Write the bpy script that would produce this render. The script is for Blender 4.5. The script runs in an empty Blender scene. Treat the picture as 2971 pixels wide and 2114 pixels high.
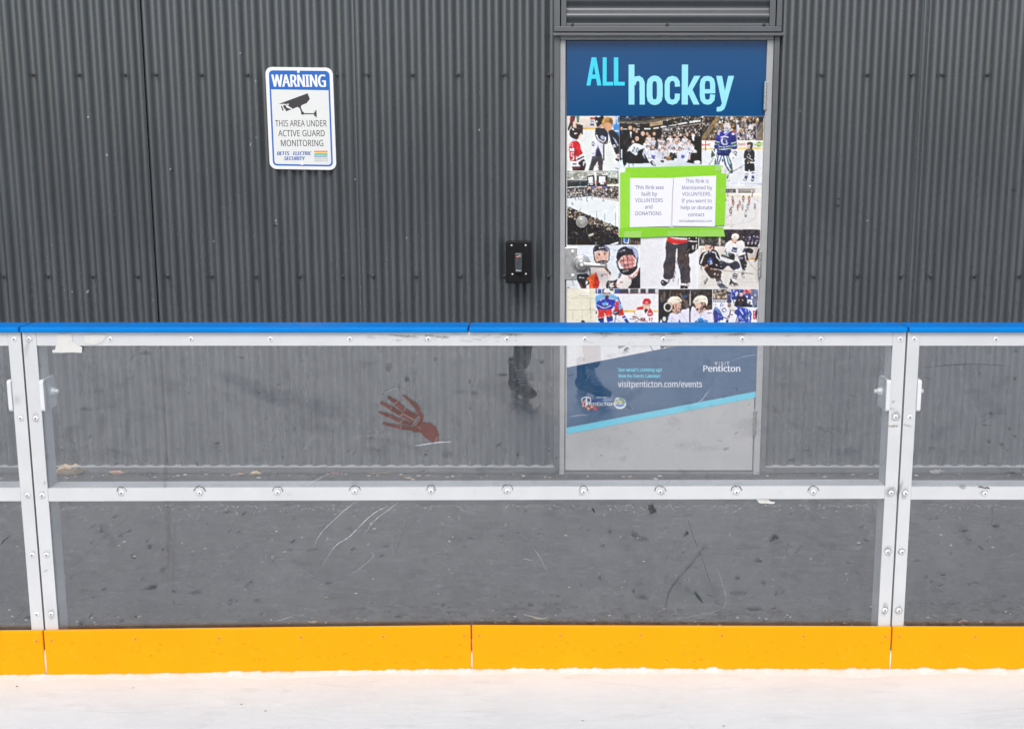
import bpy, bmesh, math, random, os
import numpy as np
from mathutils import Vector, Matrix, noise as mnoise

random.seed(11)
scene = bpy.context.scene
COL = scene.collection
R = math.radians

# ------------------------------------------------------------------ camera
F, CX, CY, TH, DB, CAMZ = 3540.0, 1580.0, 1057.0, R(10.5), 3.42, 1.5546
cd = bpy.data.cameras.new('camera')
cam = bpy.data.objects.new('camera', cd)
COL.objects.link(cam)
cam.location = (0, -DB, CAMZ)
cam.rotation_euler = (R(90) - TH, 0, 0)
cd.sensor_width = 36.0
cd.lens = 36.0 * F / 2971.0
cd.shift_x = -(CX - 1485.5) / 2971.0
cd.clip_start = 0.02
cd.clip_end = 500
scene.camera = cam

# ------------------------------------------------------------------ light
SUN_EL, SUN_AZ = 46.0, 8.0      # sun behind the photographer, slightly to the left
w = bpy.data.worlds.new('World')
scene.world = w
w.use_nodes = True
wn = w.node_tree
sky = wn.nodes.new('ShaderNodeTexSky')
sky.sky_type = 'NISHITA'
sky.sun_disc = False
sky.sun_elevation = R(SUN_EL)
sky.sun_rotation = R(180 + SUN_AZ)
sky.air_density = 1.0
sky.dust_density = 2.5
sky.ozone_density = 1.0
wn.links.new(sky.outputs[0], wn.nodes['Background'].inputs[0])
wn.nodes['Background'].inputs[1].default_value = 0.15
ld = bpy.data.lights.new('sun', 'SUN')
ld.energy = 1.9
ld.angle = R(26)
ld.color = (1.0, 0.97, 0.93)
sun = bpy.data.objects.new('sun', ld)
COL.objects.link(sun)
sun.rotation_euler = (R(90 - SUN_EL), 0, R(-SUN_AZ))
sun.location = (0, -6, 9)
scene.view_settings.view_transform = 'Standard'
scene.view_settings.look = 'None'
scene.view_settings.exposure = 0.15
scene.view_settings.gamma = 1.0
scene.cycles.adaptive_threshold = 0.004
scene.cycles.max_bounces = 10
scene.cycles.transparent_max_bounces = 24

# ------------------------------------------------------------------ helpers
YW, YD, YB, YG = 2.33, 2.342, 0.0, 0.006     # wall crest, door face, board strips, clear panel front
ZG = -0.055                                  # paving level (ice surface is z = 0)

def ray(u, v):
    dx = (u - CX) / F; dz = -(v - CY) / F
    return dx, math.cos(TH) + dz * math.sin(TH), -math.sin(TH) + dz * math.cos(TH)

def at(u, v, Y):
    dx, dy, dz = ray(u, v)
    t = (Y + DB) / dy
    return Vector((dx * t, Y, CAMZ + dz * t))

def on_floor(u, v, z=ZG):
    dx, dy, dz = ray(u, v)
    t = (z - CAMZ) / dz
    return Vector((dx * t, -DB + dy * t, z))

def lin(c):
    c = c / 255.0
    return c / 12.92 if c <= 0.04045 else ((c + 0.055) / 1.055) ** 2.4

def L3(rgb, k=1.0):
    return (lin(rgb[0]) * k, lin(rgb[1]) * k, lin(rgb[2]) * k, 1.0)

def wpos(o):
    p = Vector((0, 0, 0))
    while o is not None:
        p += o.location; o = o.parent
    return p

def tag(o, label=None, cat=None, group=None, kind=None):
    if label: o['label'] = label
    if cat: o['category'] = cat
    if group: o['group'] = group
    if kind: o['kind'] = kind
    return o

def thing(name, label, cat, loc=(0, 0, 0), group=None):
    o = bpy.data.objects.new(name, None)
    COL.objects.link(o)
    o.location = loc
    o.empty_display_size = 0.1
    return tag(o, label, cat, group, 'thing')

class MB:
    """collects faces in world space; build() links them as one mesh object"""
    def __init__(s):
        s.v = []; s.f = []; s.m = []; s.c = None
    def add(s, vs, fs, mi=0):
        b = len(s.v)
        s.v += [Vector(p) for p in vs]
        for f in fs:
            s.f.append([b + i for i in f]); s.m.append(mi)
        return s
    def box(s, x0, x1, y0, y1, z0, z1, mi=0):
        vs = [(x0, y0, z0), (x1, y0, z0), (x1, y1, z0), (x0, y1, z0), (x0, y0, z1), (x1, y0, z1), (x1, y1, z1), (x0, y1, z1)]
        return s.add(vs, [(3, 2, 1, 0), (4, 5, 6, 7), (0, 1, 5, 4), (1, 2, 6, 5), (2, 3, 7, 6), (3, 0, 4, 7)], mi)
    def prism(s, pts, dvec, mi=0):
        """front polygon (clockwise or not) extruded by dvec"""
        n = len(pts); d = Vector(dvec)
        a = [Vector(p) for p in pts]
        vs = a + [p + d for p in a]
        fs = [tuple(range(n)), tuple(range(2 * n - 1, n - 1, -1))]
        fs += [(i, i + n, (i + 1) % n + n, (i + 1) % n) for i in range(n)]
        return s.add(vs, fs, mi)
    def pxprism(s, px, Y, depth, mi=0):
        return s.prism([at(u, v, Y) for u, v in px], (0, depth, 0), mi)
    def cyl(s, p0, p1, r0, r1=None, n=16, mi=0):
        r1 = r0 if r1 is None else r1
        p0 = Vector(p0); p1 = Vector(p1); ax = (p1 - p0).normalized()
        t = Vector((0, 0, 1)) if abs(ax.z) < .9 else Vector((1, 0, 0))
        a = ax.cross(t).normalized(); b = ax.cross(a)
        vs = []
        for p, r in ((p0, r0), (p1, r1)):
            vs += [p + (a * math.cos(2 * math.pi * i / n) + b * math.sin(2 * math.pi * i / n)) * r for i in range(n)]
        fs = [tuple(range(n - 1, -1, -1)), tuple(range(n, 2 * n))] + [(i, (i + 1) % n, (i + 1) % n + n, i + n) for i in range(n)]
        return s.add(vs, fs, mi)
    def lathe(s, c, prof, n=28, mi=0):
        """profile of (radius, forward) about an axis towards -Y through c"""
        c = Vector(c); vs = []
        for r, fw in prof:
            vs += [c + Vector((r * math.cos(2 * math.pi * i / n), -fw, r * math.sin(2 * math.pi * i / n))) for i in range(n)]
        fs = []
        for k in range(len(prof) - 1):
            fs += [(k * n + i, k * n + (i + 1) % n, (k + 1) * n + (i + 1) % n, (k + 1) * n + i) for i in range(n)]
        fs.append(tuple((len(prof) - 1) * n + i for i in range(n)))
        return s.add(vs, fs, mi)
    def loft(s, rings, mi=0, cap=True):
        n = len(rings[0]); vs = [p for r in rings for p in r]; fs = []
        for k in range(len(rings) - 1):
            fs += [(k * n + i, k * n + (i + 1) % n, (k + 1) * n + (i + 1) % n, (k + 1) * n + i) for i in range(n)]
        if cap:
            fs.append(tuple(range(n - 1, -1, -1))); fs.append(tuple((len(rings) - 1) * n + i for i in range(n)))
        return s.add(vs, fs, mi)
    def build(s, name, mats, parent=None, bevel=None, smooth=False, recalc=True):
        me = bpy.data.meshes.new(name)
        off = wpos(parent) if parent is not None else Vector((0, 0, 0))
        me.from_pydata([p - off for p in s.v], [], s.f)
        for m_ in (mats if isinstance(mats, (list, tuple)) else [mats]):
            me.materials.append(m_)
        me.polygons.foreach_set('material_index', s.m)
        if recalc:
            bm = bmesh.new(); bm.from_mesh(me)
            bmesh.ops.recalc_face_normals(bm, faces=bm.faces)
            bm.to_mesh(me); bm.free()
        if smooth:
            me.polygons.foreach_set('use_smooth', [True] * len(me.polygons))
        me.update()
        o = bpy.data.objects.new(name, me)
        COL.objects.link(o)
        if parent is not None: o.parent = parent
        if bevel:
            b = o.modifiers.new('edge', 'BEVEL'); b.width = bevel; b.segments = 2; b.limit_method = 'ANGLE'; b.angle_limit = R(40)
        return o

def copy_at(src, pos, parent, roty=0.0):
    c = src.copy()
    COL.objects.link(c)
    c.parent = parent
    c.location = Vector(pos) - wpos(parent)
    c.rotation_euler = (0, roty, 0)
    return c

# ------------------------------------------------------------------ materials
def nodes_of(name):
    m = bpy.data.materials.new(name); m.use_nodes = True
    nt = m.node_tree
    return m, nt, nt.nodes['Principled BSDF']

def N(nt, t, **kw):
    n = nt.nodes.new(t)
    for k, v in kw.items(): setattr(n, k, v)
    return n

def noise_node(nt, scale, detail=4, rough=0.6, stretch=(1, 1, 1), coord='Object'):
    tc = N(nt, 'ShaderNodeTexCoord'); mp = N(nt, 'ShaderNodeMapping')
    mp.inputs['Scale'].default_value = stretch
    no = N(nt, 'ShaderNodeTexNoise')
    no.inputs['Scale'].default_value = scale; no.inputs['Detail'].default_value = detail; no.inputs['Roughness'].default_value = rough
    nt.links.new(tc.outputs[coord], mp.inputs[0]); nt.links.new(mp.outputs[0], no.inputs['Vector'])
    return no

def ramp(nt, src, p0, p1, c0=(0, 0, 0, 1), c1=(1, 1, 1, 1)):
    r = N(nt, 'ShaderNodeValToRGB')
    r.color_ramp.elements[0].position = p0; r.color_ramp.elements[1].position = p1
    r.color_ramp.elements[0].color = c0; r.color_ramp.elements[1].color = c1
    nt.links.new(src, r.inputs[0])
    return r

def mixc(nt, fac, a, b, blend='MIX'):
    m = N(nt, 'ShaderNodeMix', data_type='RGBA', blend_type=blend)
    for sock, val in ((m.inputs[0], fac), (m.inputs[6], a), (m.inputs[7], b)):
        if hasattr(val, 'links') or isinstance(val, bpy.types.NodeSocket): nt.links.new(val, sock)
        else: sock.default_value = val
    return m.outputs[2]

def mathn(nt, op, a, b):
    m = N(nt, 'ShaderNodeMath', operation=op)
    for sock, val in ((m.inputs[0], a), (m.inputs[1], b)):
        if isinstance(val, bpy.types.NodeSocket): nt.links.new(val, sock)
        else: sock.default_value = val
    return m.outputs[0]

def simple(name, col, rough=0.5, metal=0.0, var=0.12, scale=12, bump=0.0, bscale=200, stretch=(1, 1, 1), spec=0.5, coat=0.0,
           dirt=0.0, dirt_col=(0.05, 0.05, 0.05, 1), dirt_scale=6, dirt_lo=0.55, dirt_hi=0.75, dirt_stretch=(1, 1, 1), rvar=0.1):
    m, nt, p = nodes_of(name)
    no = noise_node(nt, scale, 5, 0.6, stretch)
    a = tuple(c * (1 - var) for c in col[:3]) + (1,); b = tuple(min(1, c * (1 + var)) for c in col[:3]) + (1,)
    rc = ramp(nt, no.outputs[0], 0.3, 0.7, a, b)
    out = rc.outputs[0]
    if dirt:
        d = noise_node(nt, dirt_scale, 6, 0.7, dirt_stretch)
        dr = ramp(nt, d.outputs[0], dirt_lo, dirt_hi)
        out = mixc(nt, mathn(nt, 'MULTIPLY', dr.outputs[0], dirt), out, dirt_col)
    nt.links.new(out, p.inputs['Base Color'])
    rr = ramp(nt, no.outputs[0], 0.3, 0.7, (max(0, rough - rvar),) * 3 + (1,), (min(1, rough + rvar),) * 3 + (1,))
    nt.links.new(rr.outputs[0], p.inputs['Roughness'])
    p.inputs['Metallic'].default_value = metal
    p.inputs['Specular IOR Level'].default_value = spec
    p.inputs['Coat Weight'].default_value = coat
    if bump:
        bn = noise_node(nt, bscale, 3, 0.6, stretch)
        b_ = N(nt, 'ShaderNodeBump'); b_.inputs['Strength'].default_value = bump; b_.inputs['Distance'].default_value = 0.002
        nt.links.new(bn.outputs[0], b_.inputs['Height']); nt.links.new(b_.outputs[0], p.inputs['Normal'])
    return m

def attr_mat(name, rough, spec=0.5, coat=0.0, k=1.0, grain=0.05, gscale=60):
    """printed film: the ink colour comes from the mesh"""
    m, nt, p = nodes_of(name)
    a = N(nt, 'ShaderNodeAttribute', attribute_name='ink')
    no = noise_node(nt, gscale, 4, 0.7)
    r = ramp(nt, no.outputs[0], 0.25, 0.75, (1 - grain,) * 3 + (1,), (1,) * 3 + (1,))
    nt.links.new(mixc(nt, 1.0, a.outputs[0], r.outputs[0], 'MULTIPLY'), p.inputs['Base Color'])
    p.inputs['Roughness'].default_value = rough
    p.inputs['Specular IOR Level'].default_value = spec
    p.inputs['Coat Weight'].default_value = coat
    return m

def soft_mat(name):
    """dirt film whose cover comes from the mesh (ink colour with alpha)"""
    m, nt, p = nodes_of(name)
    a = N(nt, 'ShaderNodeAttribute', attribute_name='ink')
    no = noise_node(nt, 140, 5, 0.75)
    r = ramp(nt, no.outputs[0], 0.32, 0.58)
    nt.links.new(a.outputs['Color'], p.inputs['Base Color'])
    p.inputs['Roughness'].default_value = 0.8
    p.inputs['Specular IOR Level'].default_value = 0.2
    nt.links.new(mathn(nt, 'MULTIPLY', a.outputs['Alpha'], r.outputs[0]), p.inputs['Alpha'])
    return m

M = {}
M['clad'] = simple('charcoal_coated_steel', (0.060, 0.069, 0.076), 0.27, 0.0, 0.12, 5, 0.06, 900, (1, 1, .25), spec=1.0, coat=0.7, rvar=.05)
for n_ in M['clad'].node_tree.nodes:
    if n_.type == 'BSDF_PRINCIPLED': n_.inputs['Coat Roughness'].default_value = 0.16
M['trim'] = simple('charcoal_trim', (0.085, 0.093, 0.10), 0.36, 0.0, 0.08, 9, 0.05, 600, spec=0.7, rvar=.05)
M['dark'] = simple('dark_void', (0.012, 0.012, 0.013), 0.9, var=0.2)
M['steelscrew'] = simple('dark_screw', (0.045, 0.048, 0.052), 0.4, 0.3)
M['frame'] = simple('grey_door_frame_paint', (0.36, 0.37, 0.375), 0.45, 0.0, 0.07, 10, dirt=0.5, dirt_col=(0.12, 0.115, 0.105, 1), dirt_scale=9, dirt_lo=.58, dirt_hi=.8)
M['door'] = simple('grey_door_paint', (0.42, 0.42, 0.42), 0.45, 0.0, 0.05, 7, dirt=0.55, dirt_col=(0.14, 0.135, 0.13, 1), dirt_scale=7, dirt_lo=.6, dirt_hi=.82)
M['print'] = attr_mat('printed_vinyl', 0.12, 0.35, 0.0)
M['photo'] = attr_mat('printed_photograph', 0.22, 0.5, 0.0, grain=0.03, gscale=45)
M['ink'] = attr_mat('sign_ink', 0.35, 0.4, 0.0)
M['paper'] = attr_mat('copier_paper', 0.7, 0.2)
M['tape'] = attr_mat('green_masking_tape', 0.55, 0.3, 0, grain=0.1)
M['soft'] = soft_mat('thin_grime')
M['satin'] = simple('satin_chrome', (0.52, 0.52, 0.515), 0.3, 0.8, 0.04, 40)
M['nickel'] = simple('bright_zinc', (0.80, 0.82, 0.82), 0.35, 0.15, 0.05, 60)
M['alu'] = simple('mill_aluminium', (0.57, 0.58, 0.585), 0.45, 0.1, 0.05, 7, 0.06, 500, (1, 1, 1), dirt=0.5, dirt_col=(0.33, 0.32, 0.31, 1), dirt_scale=16, dirt_lo=.62, dirt_hi=.86, dirt_stretch=(1, 1, 1))
M['aluback'] = simple('aged_aluminium', (0.60, 0.61, 0.62), 0.45, 0.0, 0.12, 5, 0.05, 400, (1, 1, .4))
M['slot'] = simple('screw_recess', (0.03, 0.03, 0.032), 0.6)
M['blue'] = simple('blue_polyethylene', (0.0, 0.185, 0.57), 0.45, 0.0, 0.06, 6, 0.06, 300, spec=0.10, dirt=0.2, dirt_col=(0.03, 0.35, .75, 1), dirt_scale=18, dirt_lo=.6, dirt_hi=.8)
M['yellow'] = simple('yellow_polyethylene', (0.86, 0.335, 0.003), 0.45, 0.0, 0.03, 5, 0.08, 350, spec=0.10, dirt=0.5, dirt_col=(0.52, 0.21, 0.01, 1), dirt_scale=16, dirt_lo=.67, dirt_hi=.8, dirt_stretch=(1, 1, 2))
M['yscrew'] = simple('yellow_painted_screw', (0.82, 0.33, 0.004), 0.4)
M['yslot'] = simple('screw_recess_ochre', (0.42, 0.17, 0.005), 0.6)
M['black'] = simple('black_powder_coat', (0.007, 0.007, 0.008), 0.5, 0, 0.15, 30, 0.05, 700, spec=0.2)
M['reader'] = simple('grey_reader_plastic', (0.05, 0.058, 0.068), 0.3, 0, 0.1, 20)
M['hand'] = attr_mat('dried_red_gel', 0.35, 0.5, 0.1, grain=0.25)
M['leaf'] = simple('dry_leaf', (0.50, 0.36, 0.21), 0.75, 0, 0.3, 60, 0.3, 90)
M['leafred'] = simple('reddish_dry_leaf', (0.52, 0.30, 0.20), 0.75, 0, 0.3, 60, 0.3, 90)
M['scrap'] = simple('old_tape', (0.60, 0.59, 0.56), 0.7, 0, 0.08, 40, 0.3, 120, dirt=.5, dirt_col=(.45, .42, .37, 1), dirt_scale=40)
M['cloth'] = simple('dark_trousers', (0.018, 0.02, 0.026), 0.85, 0, 0.2, 30, 0.3, 300)
M['jacket'] = simple('navy_jacket', (0.03, 0.04, 0.07), 0.8, 0, 0.2, 20, 0.3, 200)
M['skin'] = simple('skin', (0.55, 0.36, 0.28), 0.5, 0, 0.06, 15)
M['boot'] = simple('black_skate_boot', (0.006, 0.007, 0.010), 0.7, 0, 0.2, 40, spec=0.15)
M['lace'] = simple('white_lace', (0.85, 0.85, 0.85), 0.8)
M['strap'] = simple('grey_strap', (0.30, 0.31, 0.32), 0.6)
M['holder'] = simple('pale_blade_holder', (0.42, 0.43, 0.43), 0.45)
def person_mat():
    m, nt, p = nodes_of('clothes_and_skin')
    tc = N(nt, 'ShaderNodeTexCoord'); sp = N(nt, 'ShaderNodeSeparateXYZ'); nt.links.new(tc.outputs['Object'], sp.inputs[0])
    c = mixc(nt, mathn(nt, 'GREATER_THAN', sp.outputs[2], 1.03), (0.007, 0.008, 0.010, 1), (0.03, 0.04, 0.07, 1))
    face = mathn(nt, 'GREATER_THAN', sp.outputs[2], 1.575)
    hands = mathn(nt, 'MULTIPLY', mathn(nt, 'GREATER_THAN', sp.outputs[1], .165), mathn(nt, 'GREATER_THAN', sp.outputs[2], 1.3))
    nt.links.new(mixc(nt, mathn(nt, 'MAXIMUM', face, hands), c, (0.55, 0.36, 0.28, 1)), p.inputs['Base Color'])
    p.inputs['Roughness'].default_value = 0.8
    return m
M['person'] = person_mat()
M['hair'] = simple('brown_hair', (0.05, 0.03, 0.02), 0.7, 0, 0.3, 60, 0.4, 150)

def ground_mat():
    m, nt, p = nodes_of('worn_dark_paving')
    big = noise_node(nt, 2.2, 6, 0.65); fine = noise_node(nt, 70, 4, 0.7); mid = noise_node(nt, 14, 6, 0.7, (1, 1.4, 1))
    c = ramp(nt, big.outputs[0], 0.3, 0.7, (0.024, 0.025, 0.027, 1), (0.060, 0.061, 0.063, 1)).outputs[0]
    c = mixc(nt, mathn(nt, 'MULTIPLY', ramp(nt, mid.outputs[0], 0.52, 0.72).outputs[0], 0.6), c, (0.14, 0.142, 0.145, 1))
    c = mixc(nt, mathn(nt, 'MULTIPLY', ramp(nt, mid.outputs[0], 0.28, 0.44, (1, 1, 1, 1), (0, 0, 0, 1)).outputs[0], 0.75), c, (0.026, 0.027, 0.029, 1))
    c = mixc(nt, ramp(nt, fine.outputs[0], 0.61, 0.72).outputs[0], c, (0.30, 0.30, 0.29, 1))
    c = mixc(nt, ramp(nt, fine.outputs[0], 0.26, 0.36, (1, 1, 1, 1), (0, 0, 0, 1)).outputs[0], c, (0.03, 0.03, 0.032, 1))
    nt.links.new(c, p.inputs['Base Color'])
    p.inputs['Roughness'].default_value = 0.75
    b_ = N(nt, 'ShaderNodeBump'); b_.inputs['Strength'].default_value = 0.5; b_.inputs['Distance'].default_value = 0.004
    nt.links.new(mid.outputs[0], b_.inputs['Height']); nt.links.new(b_.outputs[0], p.inputs['Normal'])
    return m
M['ground'] = ground_mat()

def ice_mat():
    m, nt, p = nodes_of('skated_ice')
    a = noise_node(nt, 2.5, 5, 0.6, (1, 1.5, 1)); b = noise_node(nt, 30, 5, 0.7, (.6, 1.4, 1))
    c = ramp(nt, a.outputs[0], 0.3, 0.7, (0.625, 0.645, 0.637, 1), (0.705, 0.725, 0.717, 1)).outputs[0]
    c = mixc(nt, mathn(nt, 'MULTIPLY', ramp(nt, b.outputs[0], 0.5, 0.75).outputs[0], 0.5), c, (0.76, 0.78, 0.77, 1))
    nt.links.new(c, p.inputs['Base Color'])
    p.inputs['Roughness'].default_value = 0.5
    p.inputs['Specular IOR Level'].default_value = 0.2
    b_ = N(nt, 'ShaderNodeBump'); b_.inputs['Strength'].default_value = 0.25; b_.inputs['Distance'].default_value = 0.004
    nt.links.new(b.outputs[0], b_.inputs['Height']); nt.links.new(b_.outputs[0], p.inputs['Normal'])
    return m
M['ice'] = ice_mat()
M['snow'] = simple('scraped_snow', (0.71, 0.705, 0.70), 0.8, 0, 0.06, 60, 0.5, 160, spec=0.2)

def clear_mat():
    m = bpy.data.materials.new('scuffed_clear_polycarbonate'); m.use_nodes = True
    nt = m.node_tree; nt.nodes.clear()
    out = N(nt, 'ShaderNodeOutputMaterial')
    tr = N(nt, 'ShaderNodeBsdfTransparent'); tr.inputs[0].default_value = (0.955, 0.962, 0.966, 1)
    gl = N(nt, 'ShaderNodeBsdfGlossy'); gl.inputs['Roughness'].default_value = 0.0
    fr = N(nt, 'ShaderNodeFresnel'); ge = N(nt, 'ShaderNodeNewGeometry')
    nt.links.new(mathn(nt, 'ADD', mathn(nt, 'MULTIPLY', mathn(nt, 'SUBTRACT', 1.0, ge.outputs['Backfacing']), 1.95), mathn(nt, 'MULTIPLY', ge.outputs['Backfacing'], 1 / 1.95)), fr.inputs['IOR'])
    df = N(nt, 'ShaderNodeBsdfDiffuse'); df.inputs[0].default_value = (0.72, 0.73, 0.76, 1)
    dk = N(nt, 'ShaderNodeBsdfDiffuse'); dk.inputs[0].default_value = (0.03, 0.032, 0.04, 1)
    m1 = N(nt, 'ShaderNodeMixShader'); m2 = N(nt, 'ShaderNodeMixShader'); m3 = N(nt, 'ShaderNodeMixShader')
    h1 = noise_node(nt, 5, 6, 0.7, (1, 1, .7)); h2 = noise_node(nt, 45, 5, 0.75, (1.0, 1, .5)); h3 = noise_node(nt, 160, 2, 0.6, (1, 1, 1))
    s1 = noise_node(nt, 9, 6, 0.72, (1, 1, 1.6))
    hz = mathn(nt, 'MULTIPLY', ramp(nt, h1.outputs[0], 0.3, 0.72).outputs[0], 0.014)
    hz = mathn(nt, 'ADD', hz, mathn(nt, 'MULTIPLY', ramp(nt, h2.outputs[0], 0.42, 0.70).outputs[0], 0.024))
    hz = mathn(nt, 'ADD', hz, mathn(nt, 'MULTIPLY', ramp(nt, h3.outputs[0], 0.58, 0.74).outputs[0], 0.13))
    hz = mathn(nt, 'ADD', hz, 0.004)
    sc = mathn(nt, 'MULTIPLY', ramp(nt, s1.outputs[0], 0.56, 0.78).outputs[0], 0.22)
    nt.links.new(fr.outputs[0], m1.inputs[0]); nt.links.new(tr.outputs[0], m1.inputs[1]); nt.links.new(gl.outputs[0], m1.inputs[2])
    nt.links.new(hz, m2.inputs[0]); nt.links.new(m1.outputs[0], m2.inputs[1]); nt.links.new(df.outputs[0], m2.inputs[2])
    nt.links.new(sc, m3.inputs[0]); nt.links.new(m2.outputs[0], m3.inputs[1]); nt.links.new(dk.outputs[0], m3.inputs[2])
    nt.links.new(m3.outputs[0], out.inputs[0])
    return m
M['clear'] = clear_mat()

# ------------------------------------------------------------------ flat artwork (printed things, decals)
try:
    FONT = bpy.data.fonts.load(os.path.join(bpy.utils.system_resource('DATAFILES'), 'fonts', 'NotoSansMath-Regular.woff2'))
except Exception:
    FONT = None
_tc = {}
def text_shape(s, bold=0.0):
    k = (s, bold)
    if k not in _tc:
        cu = bpy.data.curves.new('t', 'FONT'); cu.body = s
        if FONT: cu.font = FONT
        cu.offset = bold; cu.resolution_u = 3; cu.fill_mode = 'FRONT'
        o = bpy.data.objects.new('t', cu)
        me = bpy.data.meshes.new_from_object(o)
        _tc[k] = ([(v.co.x, v.co.y) for v in me.vertices], [tuple(p.vertices) for p in me.polygons])
        bpy.data.objects.remove(o); bpy.data.meshes.remove(me); bpy.data.curves.remove(cu)
    return _tc[k]
CAPH = max(y for x, y in text_shape('H')[0])

def smooth_closed(pts, n=4):
    out = []; m = len(pts)
    for i in range(m):
        p0, p1, p2, p3 = (Vector(pts[(i + j - 1) % m]).to_2d() for j in range(4))
        for k in range(n):
            t = k / n
            out.append(tuple(0.5 * ((2 * p1) + (p2 - p0) * t + (2 * p0 - 5 * p1 + 4 * p2 - p3) * t * t + (3 * p1 - p0 - 3 * p2 + p3) * t ** 3)))
    return out

def smooth_open(pts, n=5):
    q = [pts[0]] + list(pts) + [pts[-1]]; out = []
    for i in range(len(pts) - 1):
        p0, p1, p2, p3 = (Vector(q[i + j]).to_2d() for j in range(4))
        for k in range(n):
            t = k / n
            out.append(tuple(0.5 * ((2 * p1) + (p2 - p0) * t + (2 * p0 - 5 * p1 + 4 * p2 - p3) * t * t + (3 * p1 - p0 - 3 * p2 + p3) * t ** 3)))
    return out + [tuple(pts[-1])]

class Art:
    """flat coloured shapes laid one over another on the plane y = Y; coordinates are scaled photo measurements"""
    def __init__(s, Y, ox=0, oy=0, sc=1.0, step=1.5e-5, k=0.98, clip=None):
        s.Y, s.ox, s.oy, s.sc, s.step, s.k = Y, ox, oy, sc, step, k
        s.v = []; s.f = []; s.c = []; s.layer = 0; s.q = []; s.shapes = []
    def W(s, p):
        return at(s.ox + p[0] / s.sc, s.oy + p[1] / s.sc, s.Y - s.layer * s.step)
    def raw(s, pts, faces, col, k=None, alpha=None, fan=0.0):
        s.shapes.append((len(s.q), len(s.q) + len(pts), len(s.f), len(s.f) + len(faces), col))
        s.q += [(s.ox + p[0] / s.sc, s.oy + p[1] / s.sc) for p in pts]
        b = len(s.v); s.v += [s.W(p) - Vector((0, fan * i, 0)) for i, p in enumerate(pts)]
        c = L3(col, s.k if k is None else k)
        for f in faces:
            s.f.append([b + i for i in f])
            s.c.append([c] * len(f) if alpha is None else [c[:3] + (alpha[i],) for i in f])
    def poly(s, pts, col):
        s.layer += 1; s.raw(pts, [tuple(range(len(pts)))], col); return s
    def blob(s, pts, col): return s.poly(smooth_closed(pts), col)
    def rect(s, x0, y0, x1, y1, col): return s.poly([(x0, y0), (x1, y0), (x1, y1), (x0, y1)], col)
    def ell(s, x, y, rx, ry, col, n=14):
        return s.poly([(x + rx * math.cos(2 * math.pi * i / n), y + ry * math.sin(2 * math.pi * i / n)) for i in range(n)], col)
    def line(s, pts, w, col, closed=False, smooth=False):
        if smooth: pts = smooth_open(pts)
        s.layer += 1; n = len(pts); P = [Vector(p).to_2d() for p in pts]; Lf = []; Rt = []
        for i in range(n):
            a = P[(i - 1) % n] if (i > 0 or closed) else P[i]; b = P[(i + 1) % n] if (i < n - 1 or closed) else P[i]
            d = (b - a).normalized(); nn = Vector((-d.y, d.x)); ww = w[i] if isinstance(w, (list, tuple)) else w
            Lf.append(tuple(P[i] + nn * ww / 2)); Rt.append(tuple(P[i] - nn * ww / 2))
        m_ = n if closed else n - 1
        
        for i in range(n): Lf.insert(2 * i + 1, Rt[i])          # left and right alternate, so both climb together
        s.raw(Lf, [(2 * i, 2 * ((i + 1) % n), 2 * ((i + 1) % n) + 1, 2 * i + 1) for i in range(m_)], col, fan=2e-7 if closed else 6e-7); return s
    def ring(s, x, y, rx, ry, w, col, n=18):
        return s.line([(x + rx * math.cos(2 * math.pi * i / n), y + ry * math.sin(2 * math.pi * i / n)) for i in range(n)], w, col, True)
    def folds(s, x0, y0, x1, y1, n, cols, rnd, lean=0.0):
        for _ in range(n):
            x, y = rnd.uniform(x0, x1), rnd.uniform(y0, y1); l_ = rnd.uniform(.15, .5) * (y1 - y0); dx = l_ * (lean + rnd.uniform(-.35, .35))
            w_ = rnd.uniform(.012, .04) * (x1 - x0 + y1 - y0) * .5
            s.line([(x, y), (x + dx * .4 + rnd.uniform(-.1, .1) * l_, y + l_ * .5), (x + dx, y + l_)], [w_ * .3, w_, w_ * .2], rnd.choice(cols))
        return s
    def crowd(s, region, n, pal, size, rnd, layers=4):
        """many small specks inside a quad region (TL, TR, BR, BL)"""
        a, b, c, d = [Vector(p).to_2d() for p in region]
        for l in range(layers):
            s.layer += 1
            for i in range(n // layers):
                u, v_ = rnd.random(), rnd.random()
                p = (a * (1 - u) + b * u) * (1 - v_) + (d * (1 - u) + c * u) * v_
                q = size * rnd.uniform(.5, 1.3); h = q * rnd.uniform(.8, 1.6); e = rnd.uniform(-.3, .3) * q
                s.raw([(p.x - q / 2, p.y - h / 2 + e), (p.x + q / 2 + e, p.y - h / 2), (p.x + q / 2, p.y + h / 2 - e), (p.x - q / 2 - e, p.y + h / 2)],
                      [(0, 1, 2, 3)], rnd.choice(pal))
            # shift every second speck a hair so that none share a plane
            for q_ in range(len(s.v) - 4 * (n // layers), len(s.v)):
                s.v[q_].y -= ((q_ // 4) % 97) * 1.5e-6
            s.layer += 10
        return s
    def text(s, t, x0, x1, base, cap, col, bold=0.0, lean=0.0, base1=None):
        if bold > 0:                                     # heavier face: the same letters again, a little to each side
            d = bold * cap * .9
            for q in (-d, d): s.text(t, x0 + d + q, x1 - d + q, base, cap, col, 0, lean, base1)
            x0, x1 = x0 + d, x1 - d
        vs, fs = text_shape(t, 0.0)
        xs = [p[0] for p in vs]; xa, xb = min(xs), max(xs)
        base1 = base if base1 is None else base1
        s.layer += 1; out = []
        for x, y in vs:
            q = (x - xa) / (xb - xa); yy = y / CAPH * cap
            out.append((x0 + q * (x1 - x0) + yy * lean, base + (base1 - base) * q - yy))
        s.raw(out, fs, col); return s
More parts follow.
